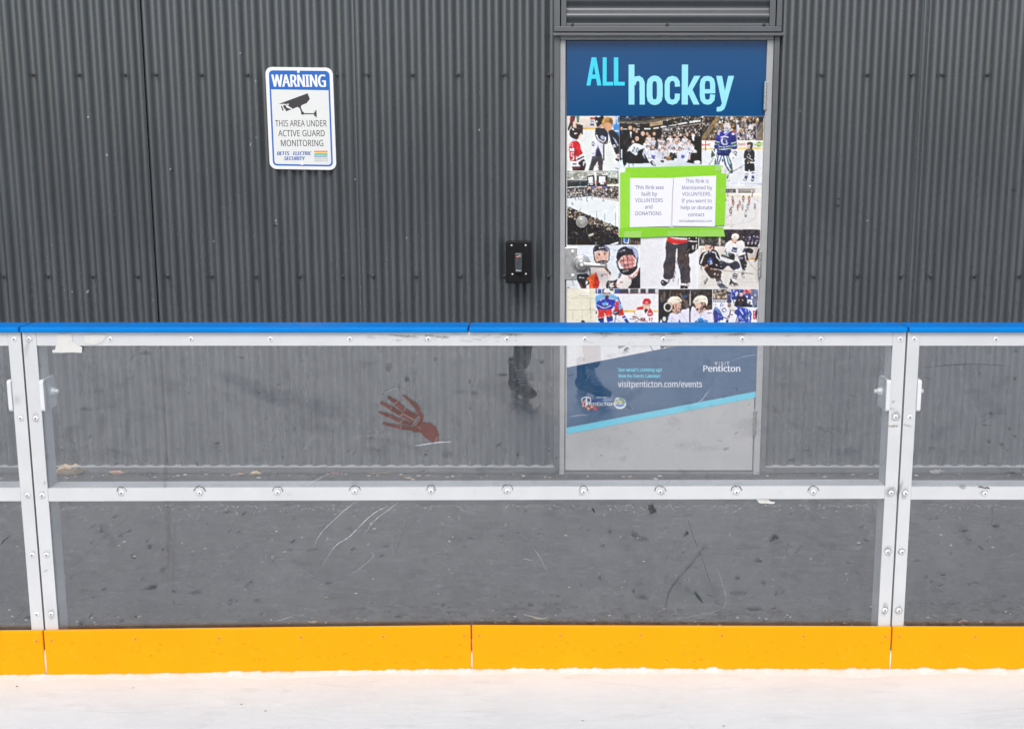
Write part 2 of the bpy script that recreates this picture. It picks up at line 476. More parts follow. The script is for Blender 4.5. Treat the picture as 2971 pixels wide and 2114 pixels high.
    def soft(s, x, y, rx, ry, col, a, rnd, ang=0.0, n=14):
        """blob that fades to nothing at its rim"""
        s.layer += 1; ca, sa = math.cos(ang), math.sin(ang); pts = [(x, y)]; al = [a]
        for ringk, aa in ((0.55, a * .8), (1.0, 0.0)):
            for i in range(n):
                t = 2 * math.pi * i / n; j = rnd.uniform(.75, 1.25) * ringk
                ex, ey = rx * math.cos(t) * j, ry * math.sin(t) * j
                pts.append((x + ex * ca - ey * sa, y + ex * sa + ey * ca)); al.append(aa)
        fs = [(0, 1 + i, 1 + (i + 1) % n) for i in range(n)] + [(1 + i, 1 + n + i, 1 + n + (i + 1) % n, 1 + (i + 1) % n) for i in range(n)]
        s.raw(pts, fs, col, 1.0, al); return s
    def streak(s, pts, w, col, a, smooth=True):
        if smooth: pts = smooth_open(pts)
        s.layer += 1; n = len(pts); P = [Vector(p).to_2d() for p in pts]; V = []; al = []
        for i in range(n):
            d = (P[min(n - 1, i + 1)] - P[max(0, i - 1)]).normalized(); nn = Vector((-d.y, d.x)); tp = min(1, 4 * i / n + .1, 4 * (n - 1 - i) / n + .1)
            for q, aa in ((-.5, 0), (0, a * tp), (.5, 0)):
                V.append(tuple(P[i] + nn * w * q)); al.append(aa)
        fs = []
        for i in range(n - 1):
            fs += [(3 * i, 3 * i + 3, 3 * i + 4, 3 * i + 1), (3 * i + 1, 3 * i + 4, 3 * i + 5, 3 * i + 2)]
        s.raw(V, fs, col, 1.0, al); return s
    def build_print(s, name, mat, parent, seed, cell=1.25):
        """a photographic print: the shapes become a fine coloured grid with soft edges, tonal modelling and grain"""
        rng = np.random.default_rng(seed); Q = np.array(s.q)
        a, b = s.shapes[0][0], s.shapes[0][1]; x0, y0 = Q[a:b].min(0); x1, y1 = Q[a:b].max(0)
        W_, H_ = int((x1 - x0) / cell) + 2, int((y1 - y0) / cell) + 2
        img = np.zeros((H_, W_, 3)); cov = np.zeros((H_, W_), bool)
        for k, (va, vb, fa, fb, col) in enumerate(s.shapes):
            P = (Q[va:vb] - (x0, y0)) / cell; lo, hi = P.min(0), P.max(0); ext = np.maximum(hi - lo, 1e-6); c = np.array(col) / 255.0
            big = ext[0] * ext[1] > .25 * W_ * H_; amp = .025 if big else (.0 if k == 0 else .13)
            gx, gy = rng.uniform(-1, 1), rng.uniform(.3, 1)
            for f in s.f[fa:fb]:
                p = (np.array([s.q[i] for i in f]) - (x0, y0)) / cell; l, h = np.floor(p.min(0)).astype(int), np.ceil(p.max(0)).astype(int)
                l = np.maximum(l, 0); h = np.minimum(h, (W_ - 1, H_ - 1))
                if (h < l).any(): continue
                X, Y = np.meshgrid(np.arange(l[0], h[0] + 1), np.arange(l[1], h[1] + 1)); ins = np.zeros(X.shape, bool); n = len(p); d = 1e9
                for i in range(n):
                    (xa, ya), (xb, yb) = p[i], p[(i + 1) % n]
                    if ya != yb: ins ^= ((ya > Y) != (yb > Y)) & (X < (xb - xa) * (Y - ya) / (yb - ya) + xa)
                sh = 1 - amp * (gx * ((X - lo[0]) / ext[0] - .5) + gy * ((Y - lo[1]) / ext[1] - .45))
                sub_ = img[l[1]:h[1] + 1, l[0]:h[0] + 1]; cs = cov[l[1]:h[1] + 1, l[0]:h[0] + 1]
                if k == 0: cs |= ins
                m = ins & cs; sub_[m] = (c[None, None] * sh[..., None])[m]
        def blur(z, sg):
            r = int(3 * sg) + 1; kk = np.exp(-.5 * (np.arange(-r, r + 1) / sg) ** 2); kk /= kk.sum()
            for ax in (0, 1): z = np.apply_along_axis(lambda v: np.convolve(np.pad(v, r, mode='edge'), kk, 'valid'), ax, z)
            return z
        def nz(sg):
            z = blur(rng.standard_normal((H_, W_)), sg); return z / z.std()
        img = np.stack([blur(img[..., i], .62) for i in range(3)], -1)
        L = img.mean(-1); Lb = blur(L, 3.5)
        n1 = nz(5.0); n2 = nz(1.8); em = n1 - np.roll(n1, (2, 1), (0, 1)); em /= em.std()
        k_ = 1 - .9 * np.clip((L - .5) / .35, 0, 1)
        img *= (1 + k_ * (.085 * em + .06 * n2 + .05 * n1) + .014 * nz(.7) + .30 * (L - Lb))[..., None]
        img = img * .965 + .012 + .015 * nz(7)[..., None] * np.array([1, 0, -1.0]) * k_[..., None]
        img = np.clip(img, 0, 1); lin_ = np.where(img <= .04045, img / 12.92, ((img + .055) / 1.055) ** 2.4) * s.k
        idx = -np.ones((H_, W_), int); V = []; C = []
        for j in range(H_):
            for i in range(W_):
                if cov[j, i]: idx[j, i] = len(V); V.append(at(x0 + i * cell, y0 + j * cell, s.Y)); C.append(lin_[j, i])
        F_ = [(idx[j, i], idx[j, i + 1], idx[j + 1, i + 1], idx[j + 1, i]) for j in range(H_ - 1) for i in range(W_ - 1) if min(idx[j, i], idx[j, i + 1], idx[j + 1, i + 1], idx[j + 1, i]) >= 0]
        off = wpos(parent); me = bpy.data.meshes.new(name); me.from_pydata([p - off for p in V], [], [tuple(int(q) for q in f) for f in F_])
        ca = me.color_attributes.new('ink', 'FLOAT_COLOR', 'POINT'); ca.data.foreach_set('color', np.column_stack([np.array(C), np.ones(len(C))]).astype(np.float32).ravel())
        me.materials.append(mat); me.update(); o = bpy.data.objects.new(name, me); COL.objects.link(o); o.parent = parent
        return o
    def build(s, name, mat, parent=None):
        me = bpy.data.meshes.new(name)
        off = wpos(parent) if parent is not None else Vector((0, 0, 0))
        me.from_pydata([p - off for p in s.v], [], s.f)
        at_ = me.color_attributes.new('ink', 'FLOAT_COLOR', 'CORNER')
        flat = [x for fc in s.c for c in fc for x in c]
        at_.data.foreach_set('color', flat)
        me.materials.append(mat); me.update()
        o = bpy.data.objects.new(name, me); COL.objects.link(o)
        if parent is not None: o.parent = parent
        return o

# ================================================================== SETTING
g = MB(); g.box(-150, 150, -150, 60, ZG - 0.3, ZG); tag(g.build('ground', M['ground']), kind='structure')

def ice_z(x):
    for (a, za), (b, zb) in (((-40, -.021), (-1.9, -.021)), ((-1.9, -.021), (-1.3, -.015)), ((-1.3, -.015), (-.5, -.004)), ((-.5, -.004), (-.1, 0)), ((-.1, 0), (40, 0))):
        if a <= x <= b: return za + (zb - za) * (x - a) / (b - a)
    return 0
ice = MB()
xs = [-14, -6, -3, -2.6, -2.2, -1.9, -1.6, -1.3, -1.0, -.75, -.5, -.3, -.1, .5, 1, 1.6, 2.4, 3.5, 6, 14]; ys = [-8, -7, -6, -4, -3, -2, -1.2, -.7, -.4, -.2, -.1, -.004]
vs = [(x, y, ice_z(x)) for y in ys for x in xs]; n = len(xs)
ice.add(vs, [(j * n + i, j * n + i + 1, (j + 1) * n + i + 1, (j + 1) * n + i) for j in range(len(ys) - 1) for i in range(n - 1)])
tag(ice.build('ice', M['ice'], smooth=True), kind='structure')

# unseen dark ridge, added behind the photographer to block low sky in reflections
hl = MB(); vs = []; n_ = 90
for i in range(n_ + 1):
    a_ = R(195 + 150 * i / n_); r_ = 120
    h_ = 7.0 + 3 * mnoise.noise((i * .13, 0, 5)) + 1.4 * mnoise.noise((i * .5, 3, 1))
    for rr_, hh in ((r_, -1), (r_ + 22, h_ * .6), (r_ + 50, h_)): vs.append((rr_ * math.cos(a_), rr_ * math.sin(a_), hh))
hl.add(vs, [(i * 3 + j, i * 3 + j + 1, i * 3 + j + 4, i * 3 + j + 3) for i in range(n_) for j in range(2)])
tag(hl.build('sky_blocker', simple('sky_blocker_dark', (.045, .055, .045), .9, 0, .3, .2), smooth=True), kind='structure')

XG_L, XG_M, XG_R = -1.485, -.2165, 1.0285
# ridge of scraped snow along the kick plates
rs = random.Random(5)
sn = MB(); prof = []
x = -4.2; rings = []
while x < 4.2:
    h = max(.001, 0.004 + 0.005 * mnoise.noise((x * 2.1, 0, 3)) + 0.006 * mnoise.noise((x * 19, 1, 7)) + 0.004 * mnoise.noise((x * 70, 4, 1)))
    if x < -1.0: h *= .55
    wd = 0.02 + 0.016 * mnoise.noise((x * 7, 2, 2)) + 0.02 * max(0, mnoise.noise((x * 1.7, 8, 2)))
    zb = ice_z(x); yf = -0.0135
    rings.append([(x, yf + .004, zb - .004), (x, yf, zb + h), (x, yf - wd * .25, zb + h * rs.uniform(.7, 1.0)), (x, yf - wd * .6, zb + h * rs.uniform(.3, .55)), (x, yf - wd, zb + .0012), (x, yf - wd * 1.7, zb - .0005)])
    x += 0.006
k = len(rings[0])
sn.add([p for r in rings for p in r], [(i * k + j, (i + 1) * k + j, (i + 1) * k + j + 1, i * k + j + 1) for i in range(len(rings) - 1) for j in range(k - 1)])
for xg_ in (XG_L, XG_M, XG_R):      # packed into the joints of the kick plates
    sn.prism([(xg_ - .0026, -.0118, -.02), (xg_ + .0026, -.0118, -.02), (xg_ + .0022, -.0112, .048), (xg_ + .0002, -.0105, .061), (xg_ - .002, -.0112, .04)], (0, .006, 0))
tag(sn.build('snow', M['snow'], smooth=True), kind='stuff')

# ================================================================== BUILDING
bld = thing('metal_building', 'dark charcoal building clad in vertical corrugated steel behind the rink', 'building', (0, YW, ZG))
XL0, XL1, XL2, XL3 = at(1607.5, 60, YW - .012).x, at(1625, 60, YW - .012).x, at(1628, 60, YW - .012).x, at(1643.5, 60, YW - .012).x
XR0, XR1, XR2, XR3 = at(2232.5, 60, YW - .012).x, at(2250, 60, YW - .012).x, at(2253, 60, YW - .012).x, at(2268.5, 60, YW - .012).x
zv = lambda v, Y=YW: at(1900, v, Y).z
ZBOT, ZTOP = zv(1353), 4.2
SCREW_V = (217, 803)
left_u = [94, 228, 362, 452, 584, 717, 847, 976, 1067, 1196, 1327, 1460, 1592]
right_u = [2385.7, 2517, 2647, 2736, 2866]
lx = [at(u, 214, YW + .01).x for u in left_u]; rx = [at(u, 217, YW + .01).x for u in right_u]
PER = (lx[1] - lx[0]) / 3
lx = [lx[0] - 3 * PER * i for i in range(4, 0, -1)] + lx
rx = rx + [rx[-1] + 3 * PER * i for i in (1, 2, 3)]

def sheet(x0, x1, anchor, per, label, lift0=0.0, lift1=0.0, seed=0):
    mb = MB(); nx = max(8, int((x1 - x0) / per * 18)); nz = 26; vs = []
    for j in range(nz + 1):
        z = ZBOT + (ZTOP - ZBOT) * j / nz
        for i in range(nx + 1):
            x = x0 + (x1 - x0) * i / nx
            ph = 2 * math.pi * (x - anchor) / per
            d = 0.0138 * (1 + math.tanh(.9 * math.cos(ph) + .1) / .74)
            d += 0.0016 * mnoise.noise((x * 3.1, z * 1.3, seed)) + 0.0007 * mnoise.noise((x * 18, z * 4, seed + 4))
            if i > nx - 9 and lift1: d -= lift1 * ((i - nx + 9) / 9)
            if i < 14 and lift0: d -= lift0 * ((14 - i) / 14)
            vs.append((x, YW + d, z))
    m = nx + 1
    mb.add(vs, [(j * m + i, j * m + i + 1, (j + 1) * m + i + 1, (j + 1) * m + i) for j in range(nz) for i in range(nx)])
    o = mb.build('cladding_sheet', M['clad'], bld, smooth=True)
    return o
s1 = at(404, 214, YW).x; s2 = at(1021, 214, YW).x; s3 = at(2688, 217, YW).x
sheet(-6.2, s1 + PER * .30, lx[4], PER, '', lift1=0.012, seed=1)
sheet(s1 - .02, s2 + PER * .30, lx[8], PER, '', lift0=-.012, lift1=0.012, seed=2)
sheet(s2 - .02, XL0 + .006, lx[13], PER, '', lift0=-.012, seed=3)
sheet(XR3 - .006, s3 + .01, rx[1], PER, '', seed=4)
sheet(s3 - PER * .42, 6.2, rx[4], PER, '', lift0=0.005, seed=5)
# structure behind the sheets, near-black colour standing in for shade in the gaps
bk = MB(); bk.box(-6.2, XL0 + .02, YW + .035, YW + .3, ZG - .1, ZTOP); bk.box(XR3 - .02, 6.2, YW + .035, YW + .3, ZG - .1, ZTOP)
bk.box(XL0 + .02, XR3 - .02, YW + .12, YW + .3, ZG - .1, ZTOP)
bk.build('backing_wall', M['dark'], bld)
# horizontal corrugation over the door
hc = MB(); vs = []; ztop = ZTOP; zb = zv(69); nz = int((ztop - zb) / PER * 16); zc = zv(46)
for j in range(nz + 1):
    z = zb + (ztop - zb) * j / nz
    d = 0.002 + 0.0105 * (1 - math.cos(2 * math.pi * (z - zc) / PER))
    for x in (XL3 - .01, XR0 + .01): vs.append((x, YW - .006 + d, z))
hc.add(vs, [(2 * j, 2 * j + 1, 2 * j + 3, 2 * j + 2) for j in range(nz)])
hc.build('door_head_panel', M['trim'], bld, smooth=True)
# flashings round the opening
def bx(name, x0, x1, y0, y1, z0, z1, mat, bev=0.0015, parent=None):
    return MB().box(x0, x1, y0, y1, z0, z1).build(name, mat, parent or bld, bevel=bev)
YT = YW - .014
zh0, zh1 = zv(92.2, YT), zv(77, YT)
bx('trim', XL0, XL1, YT, YT + .03, zh1 + .0008, ZTOP, M['trim']); bx('trim', XL2, XL3, YT + .002, YT + .03, zh1 + .0008, ZTOP, M['trim'])
bx('trim', XR0, XR1, YT + .002, YT + .03, zh1 + .0008, ZTOP, M['trim']); bx('trim', XR2, XR3, YT, YT + .03, zh1 + .0008, ZTOP, M['trim'])
bx('header_trim', XL0, XR3, YT - .001, YT + .03, zh0, zh1, M['trim'])
bx('header_flange', XL3 + .001, XR0 - .001, YT + .004, YT + .03, zh1 + .001, zv(68.5, YT), M['trim'])
YDR = YW - .04
dr = MB(); z0, z1 = zv(104, YDR), zv(95, YDR)
dr.prism([(XL0 - .004, YDR, z0), (XL0 - .004, YDR, z1 - .002), (XL0 - .004, YW + .02, z1 + .006), (XL0 - .004, YW + .02, z1 - .001), (XL0 - .004, YDR + .004, z1 - .008), (XL0 - .004, YDR + .003, z0)], (XR3 - XL0 + .010, 0, 0))
dr.build('drip_cap', M['trim'], bld, bevel=0.0012)
zd = z0 + .004
YF = YW - .004
xl_o, xl_i = at(1624.8, 300, YF).x, at(1640.6, 300, YF).x
xr_i, xr_o = at(2220.5, 300, YF).x, at(2239.5, 300, YF).x
xt0, xt1 = at(1607.5, 300, YT).x, at(1624.3, 300, YT).x
bx('trim', XL0 + .001, xl_o - .001, YT, YT + .035, ZBOT - .02, zd, M['trim']); bx('trim', xr_o + .001, at(2262, 150, YT).x, YT, YT + .035, ZBOT - .02, zd, M['trim'])
zf = zv(116.5, YF)
fr = MB(); fr.box(xl_o, xl_i, YF, YF + .11, ZG, zf); fr.box(xr_i, xr_o, YF, YF + .11, ZG, zf); fr.box(xl_o, xr_o, YF, YF + .11, zf + .0005, zd)
fr.build('door_frame', M['frame'], bld, bevel=0.002)
bx('threshold', xl_i + .001, xr_i - .001, YW - .03, YW + .09, ZG, zv(1367.5), M['trim'])
# base flashing and sill; the paler lip is a painted highlight line
for a, b in ((-6.2, xl_o - .002), (xr_o + .002, 6.2)):
    m_ = MB(); m_.box(a, b, YW - .010, YW + .03, zv(1369), ZBOT - .001); bx('highlight_lip', a, b, YW - .011, YW + .024, ZBOT - .0008, ZBOT + .0022, M['frame'], None)
    m_.box(a, b, YW + .002, YW + .05, ZG - .05, zv(1369) - .0005)
    m_.build('base_flashing', M['trim'], bld, bevel=0.001)
# wall screws: hexagon head on a washer
def wall_screw_mesh():
    mb = MB(); mb.lathe((0, 0, 0), [(.0085, 0), (.0085, .0015), (.006, .003)], 14); mb.lathe((0, 0, 0), [(.005, .002), (.005, .0072), (.0042, .0085)], 6)
    return mb.build('screw', M['steelscrew'], None)
scr = wall_screw_mesh(); first = True
pts = [(x, YW + .016, zv(v)) for v in SCREW_V for x in lx + rx] + [(x, YW + .016, zv(v)) for v in (1395 - 90,) for x in (lx + rx)[::1]]
pts += [(at(u, 74, YT).x, YT + .004, zv(73, YT)) for u in (1661, 1936, 2217)]
pts = [p for p in pts if -2.75 < p[0] < 2.5]
for p in pts:
    if first:
        scr.parent = bld; scr.location = Vector(p) - wpos(bld); first = False
    else: copy_at(scr, p, bld, random.uniform(0, 1))

# chips, dents and faint runs on the cladding
rw = random.Random(19); A = Art(YW - .0012, k=1.0, step=3e-6)
for u, v in ((494, 491), (800, 640), (803, 650), (1390, 377), (697, 155), (743, 399), (727, 419), (711, 165), (209, 846), (252, 849), (255, 845), (310, 450), (742, 236), (256, 340), (2516, 640), (2350, 540), (2321, 322), (1030, 520), (1180, 690), (620, 700)):
    A.soft(u, v, rw.uniform(1.6, 4), rw.uniform(2, 5), (190, 194, 196), rw.uniform(.5, .9), rw)
for u, v in ((2940, 552), (2433, 577), (2432, 597), (798, 655), (500, 495)): A.soft(u, v, rw.uniform(5, 12), rw.uniform(2, 7), (20, 21, 22), .7, rw)
for _ in range(40):
    u = rw.choice([rw.uniform(0, 1590), rw.uniform(2290, 2960)]); v = rw.uniform(40, 700); l_ = rw.uniform(60, 260); q = (1580 - u) * 5.5e-5
    A.streak([(u, v), (u + q * l_ * .5 + rw.uniform(-2, 2), v + l_ * .5), (u + q * l_, v + l_)], rw.uniform(3, 9), rw.choice([(120, 124, 126), (34, 36, 38), (104, 108, 112)]), rw.uniform(.05, .15))
tag(A.build('scuffs', M['soft'], bld), kind='stuff')

# ================================================================== DOOR
xa, xb = xl_i + .004, xr_i - .004
zt, zbm = zf - .006, zv(1364, YD)
door = bx('door', xa, xb, YD, YD + .045, zbm, zt, M['door'], 0.002)
door['label'] = 'grey steel door, bare below the hockey poster'
# hinges: knuckles in the gap on the right
for va, vb in ((238, 319), (727, 802), (1187, 1258)):
    za, zb_ = zv(vb, YD), zv(va, YD); xc = xr_i - .003; mb = MB(); k_ = 5
    for i in range(k_):
        q0 = za + (zb_ - za) * i / k_ + .0006; q1 = za + (zb_ - za) * (i + 1) / k_ - .0006
        mb.cyl((xc, YF - .006, q0), (xc, YF - .006, q1), .0075, n=18)
    mb.cyl((xc, YF - .006, za - .002), (xc, YF - .006, zb_ + .002), .0055, n=14)
    mb.box(xc + .002, xc + .011, YF - .004, YF - .0005, za, zb_)
    mb.build('hinge', M['satin'], door, bevel=0.0006)
# lever set
c = at(1686.7, 764, YD)
lv = MB(); p0, p1 = at(1632, 718, YD - .006), at(1674, 812, YD - .006)
lv.box(p0.x, p1.x, YD - .006, YD - .0012, p1.z, p0.z)
plate = lv.build('latch_plate', M['satin'], door, bevel=0.004)
for q in ((1661, 730), (1662, 799)):
    MB().lathe(at(q[0], q[1], YD - .006), [(.0085, 0), (.0085, .002), (.006, .005), (.002, .006)], 20).build('bolt', M['nickel'], door, smooth=True)
rose = MB().lathe((c.x, YD, c.z), [(.043, 0), (.043, .012), (.040, .016), (.035, .017), (.034, .020), (.031, .026), (.028, .028), (.018, .029), (.016, .045), (.0145, .05)], 40).build('rose', M['satin'], door, bevel=0.0008)
le = MB(); rings = []
pathl = [(0.0, -.052, .0125), (.02, -.056, .012), (.05, -.058, .0105), (.085, -.058, .0098), (.108, -.055, .0095), (.118, -.048, .0092), (.121, -.036, .009)]
for dx, dy, hh in pathl:
    rings.append([(c.x + dx + (.0 if k > 0 else 0), YD + dy + .0045 * math.cos(2 * math.pi * k / 12) * 1.3, c.z - dx * .06 + hh * math.sin(2 * math.pi * k / 12)) for k in range(12)])
le.loft(rings)
le.lathe((c.x, YD - .045, c.z), [(.0135, 0), (.0135, .013), (.012, .0155)], 24)
lever = le.build('lever_handle', M['satin'], door, bevel=0.0008)
MB().lathe((c.x, YD - .0603, c.z), [(.007, 0), (.007, .0022), (.0055, .003)], 18).build('keyhole', M['nickel'], door)
# deadbolt
c = at(1687.6, 644, YD)
db = MB().lathe((c.x, YD, c.z), [(.0285, 0), (.0285, .010), (.026, .0135), (.020, .014), (.019, .0115), (.0175, .0115), (.017, .0165), (.013, .017)], 36).build('deadbolt', M['satin'], door, bevel=0.0006)
MB().lathe((c.x, YD - .017, c.z - .003), [(.007, 0), (.007, .001), (.006, .0016)], 16).build('keyhole', simple('brass_key_plug', (.55, .45, .28), .35, .6), door)

# ================================================================== CARD READER
pl = at(1541, 762, YW - .098)
rd = thing('card_reader', 'black card reader box with four white bolts mounted left of the door', 'card reader', (pl.x, YW - .098, zv(825, YW - .098)))
a, b = at(1467, 701, YW - .098), at(1542, 822, YW - .098)
MB().box(a.x + .004, b.x - .004, YW - .09, YW + .012, b.z + .004, a.z - .004).build('back_box', M['black'], rd, bevel=.002)
fp = MB(); fp.box(a.x, b.x, YW - .10, YW - .09, b.z, a.z)
fp.build('face_plate', M['black'], rd, bevel=.003)
a2, b2 = at(1493.8, 734, YW - .11), at(1515.5, 790.5, YW - .11)
rr = MB().box(a2.x, b2.x, YW - .12, YW - .10, b2.z, a2.z).build('reader', M['reader'], rd, bevel=.004)
ra = Art(YW - .1206, 1420, 660, 8.118)
ra.line([(620, 690), (665, 690), (705, 665), (755, 665)], [8, 22, 22, 8], (240, 90, 60)); ra.line([(640, 688), (675, 685), (705, 670), (740, 668)], 8, (255, 225, 190)); ra.line([(715, 690), (750, 692)], 8, (90, 130, 200))
ra.build('emblem', M['ink'], rr); ra = Art(YW - .1206, 1420, 660, 8.118)
ra.line([(632, 1000), (655, 1012)], 22, (215, 220, 225)); ra.line([(650, 1012), (740, 1014)], 14, (215, 220, 225))
ra.build('lettering', M['ink'], rr)
for q in ((523, 420), (855, 418), (543, 1098), (860, 1092)):
    MB().lathe(at(1420 + q[0] / 8.118, 660 + q[1] / 8.118, YW - .10), [(.0042, 0), (.0042, .002), (.0025, .0035)], 14).build('bolt', M['nickel'], rd, smooth=True)

# ================================================================== RINK BOARDS
def pan_screw(name, r, hm, sm, h=.0035):
    mb = MB(); mb.lathe((0, 0, 0), [(r * 1.18, 0), (r * 1.18, .0008), (r, .0009), (r * .97, h * .6), (r * .7, h * .95), (r * .3, h * 1.05)], 18, 0)
    y = -h * 1.05 - .0004
    for a_ in (0, math.pi / 2):
        ca, sa = math.cos(a_), math.sin(a_); L_, W_ = r * .56, r * .15
        q = [(-L_, -W_), (L_, -W_), (L_, W_), (-L_, W_)]
        mb.add([(x * ca - z * sa, y - (.0002 if a_ else 0), x * sa + z * ca) for x, z in q], [(0, 1, 2, 3)], 1)
    return mb.build(name, [hm, sm], None, recalc=False)
pscrew = pan_screw('screw', .0061, M['nickel'], M['slot'])
yscrew = pan_screw('screw', .0062, M['yscrew'], M['yslot'], .0012)
used = set()
def put(src, pos, parent):
    ry = random.uniform(0, 1.57)
    if src.name not in used:
        used.add(src.name); src.parent = parent; src.location = Vector(pos) - wpos(parent); src.rotation_euler = (0, ry, 0); return src
    return copy_at(src, pos, parent, ry)

STRIP, GL0, GL1, RB = .006, .006, .012, .074
XG1, XG2, HG = -1.485, 1.0285, .0025      # joints between boards, half gap
PWL, PWR = .0385, .0365                    # post widths
ZTR0, ZTR1 = at(1369, 1003, 0).z, at(1369, 963.4, 0).z

def board(label, x0, x1, wl, wr, mid, screws_top, screws_mid, post_l, post_r, kicks, caps, kick_screws, cap_rings, brackets):
    """x0..x1 between joints; mid = (z top, z bottom) at both ends of the middle rail"""
    b = thing('rink_board', label, 'rink board', ((x0 + x1) / 2, 0, 0), 'clear rink boards standing in a row')
    xa, xb = x0 + HG, x1 - HG
    pl_ = MB().box(xa, xa + wl, 0, STRIP, -.03, ZTR1).build('post', M['alu'], b, bevel=.0008)
    pr_ = MB().box(xb - wr, xb, 0, STRIP, -.03, ZTR1).build('post', M['alu'], b, bevel=.0008)
    tr = MB().box(xa + wl + .0003, xb - wr - .0003, .0006, STRIP, ZTR0, ZTR1 - .0003).build('top_rail', M['alu'], b, bevel=.0006)
    (za1, za0), (zb1, zb0) = mid
    l_, r_ = xa + wl + .0003, xb - wr - .0003
    mr = MB().prism([(l_, .0006, za0), (r_, .0006, zb0), (r_, .0006, zb1), (l_, .0006, za1)], (0, STRIP - .0006, 0)).build('middle_rail', M['alu'], b, bevel=.0006)
    rf = MB()
    rf.box(xa + .0005, xa + wl, GL1, RB, -.03, ZTR1 - .0006); rf.box(xb - wr, xb - .0005, GL1, RB, -.03, ZTR1 - .0006)
    rf.box(xa + wl + .0003, xb - wr - .0003, GL1, RB, ZTR0, ZTR1 - .001)
    rf.prism([(l_, GL1, za0), (r_, GL1, zb0), (r_, GL1, zb1), (l_, GL1, za1)], (0, RB - GL1, 0))
    rf.box(l_, r_, GL1, RB, -.03, .06)
    rf.build('rear_frame', M['aluback'], b, bevel=.0015)
    gl = MB().box(xa + .001, xb - .001, GL0, GL1, -.03, ZTR1 - .0008).build('clear_panel', M['clear'], b)
    for u, v in screws_top: put(pscrew, at(u, v, -.0002), tr)
    for u, v in screws_mid: put(pscrew, at(u, v, -.0002), mr)
    for u, v in post_l: put(pscrew, at(u, v, -.0002), pl_)
    for u, v in post_r: put(pscrew, at(u, v, -.0002), pr_)
    ks = []
    for (k0, zl, k1, zr) in kicks:
        m_ = MB(); e = .0018
        m_.prism([(k0 + e, -.0135, -.045), (k1 - e, -.0135, -.045), (k1 - e, -.0135, zr), (k0 + e, -.0135, zl)], (0, .0125, 0))
        ks.append((k0, k1, m_.build('kick_plate', M['yellow'], b, bevel=.0032)))
    for u, v in kick_screws:
        p = at(u, v, -.0138)
        for k0, k1, o in ks:
            if k0 <= p.x <= k1: put(yscrew, p, o)
    cs = []
    for k0, k1 in caps:
        m_ = MB(); e = .0016; z0 = ZTR1; z1 = at(1369, 949, -.012).z; yb_ = RB + .008
        m_.prism([(k0 + e, -.014, z0 + .0003), (k1 - e, -.014, z0 + .0003), (k1 - e, yb_, z0 + .0003), (k0 + e, yb_, z0 + .0003)], (0, 0, z1 - z0))
        o = m_.build('cap_rail', M['blue'], b, bevel=.0052); o.modifiers['edge'].segments = 3; cs.append((k0, k1, o, z1))
    for x in cap_rings:
        for k0, k1, o, z1 in cs:
            if k0 < x < k1:
                q = MB(); nn = 18
                for r0, r1, h in ((.0095, .0075, .0006),):
                    vs = [(x + rr_ * math.cos(2 * math.pi * i / nn), .034 + rr_ * math.sin(2 * math.pi * i / nn), z1 + .0003 + hh) for rr_, hh in ((.010, 0), (.0088, .0009), (.0072, 0)) for i in range(nn)]
                    q.add(vs, [(k_ * nn + i, k_ * nn + (i + 1) % nn, (k_ + 1) * nn + (i + 1) % nn, (k_ + 1) * nn + i) for k_ in (0, 1) for i in range(nn)])
                q.build('screw_recess', M['blue'], o, smooth=True)
    for xe, side in brackets:          # joining plate on the inner face of a post; side = direction into the board
        z0, z1 = at(130, 1193, 0).z, at(130, 1102, 0).z; th = .0115
        q = MB(); rr_ = .008; pr = []
        for cy_, cz_, a0 in ((.083 - rr_, z1 - rr_, 0), (-.005 + rr_, z1 - rr_, 90), (-.005 + rr_, z0 + rr_, 180), (.083 - rr_, z0 + rr_, 270)):
            for k_ in range(4):
                a_ = R(a0 + 30 * k_); pr.append((xe, cy_ + rr_ * math.cos(a_), cz_ + rr_ * math.sin(a_)))
        q.prism(pr, (side * th, 0, 0))
        bo = q.build('joining_plate', M['aluback'], b, bevel=.001)
        zc_ = (z0 + z1) / 2 + .004; yc = .048; x_ = xe + side * th; t = MB()
        t.cyl((x_, yc, zc_), (x_ + side * .002, yc, zc_), .0135, n=18); t.cyl((x_ + side * .002, yc, zc_), (x_ + side * .011, yc, zc_), .0105, n=6); t.cyl((x_ + side * .011, yc, zc_), (x_ + side * .021, yc, zc_), .0058, n=14)
        t.build('bolt', M['nickel'], bo)
    return b, tr, mr, pl_, pr_, gl

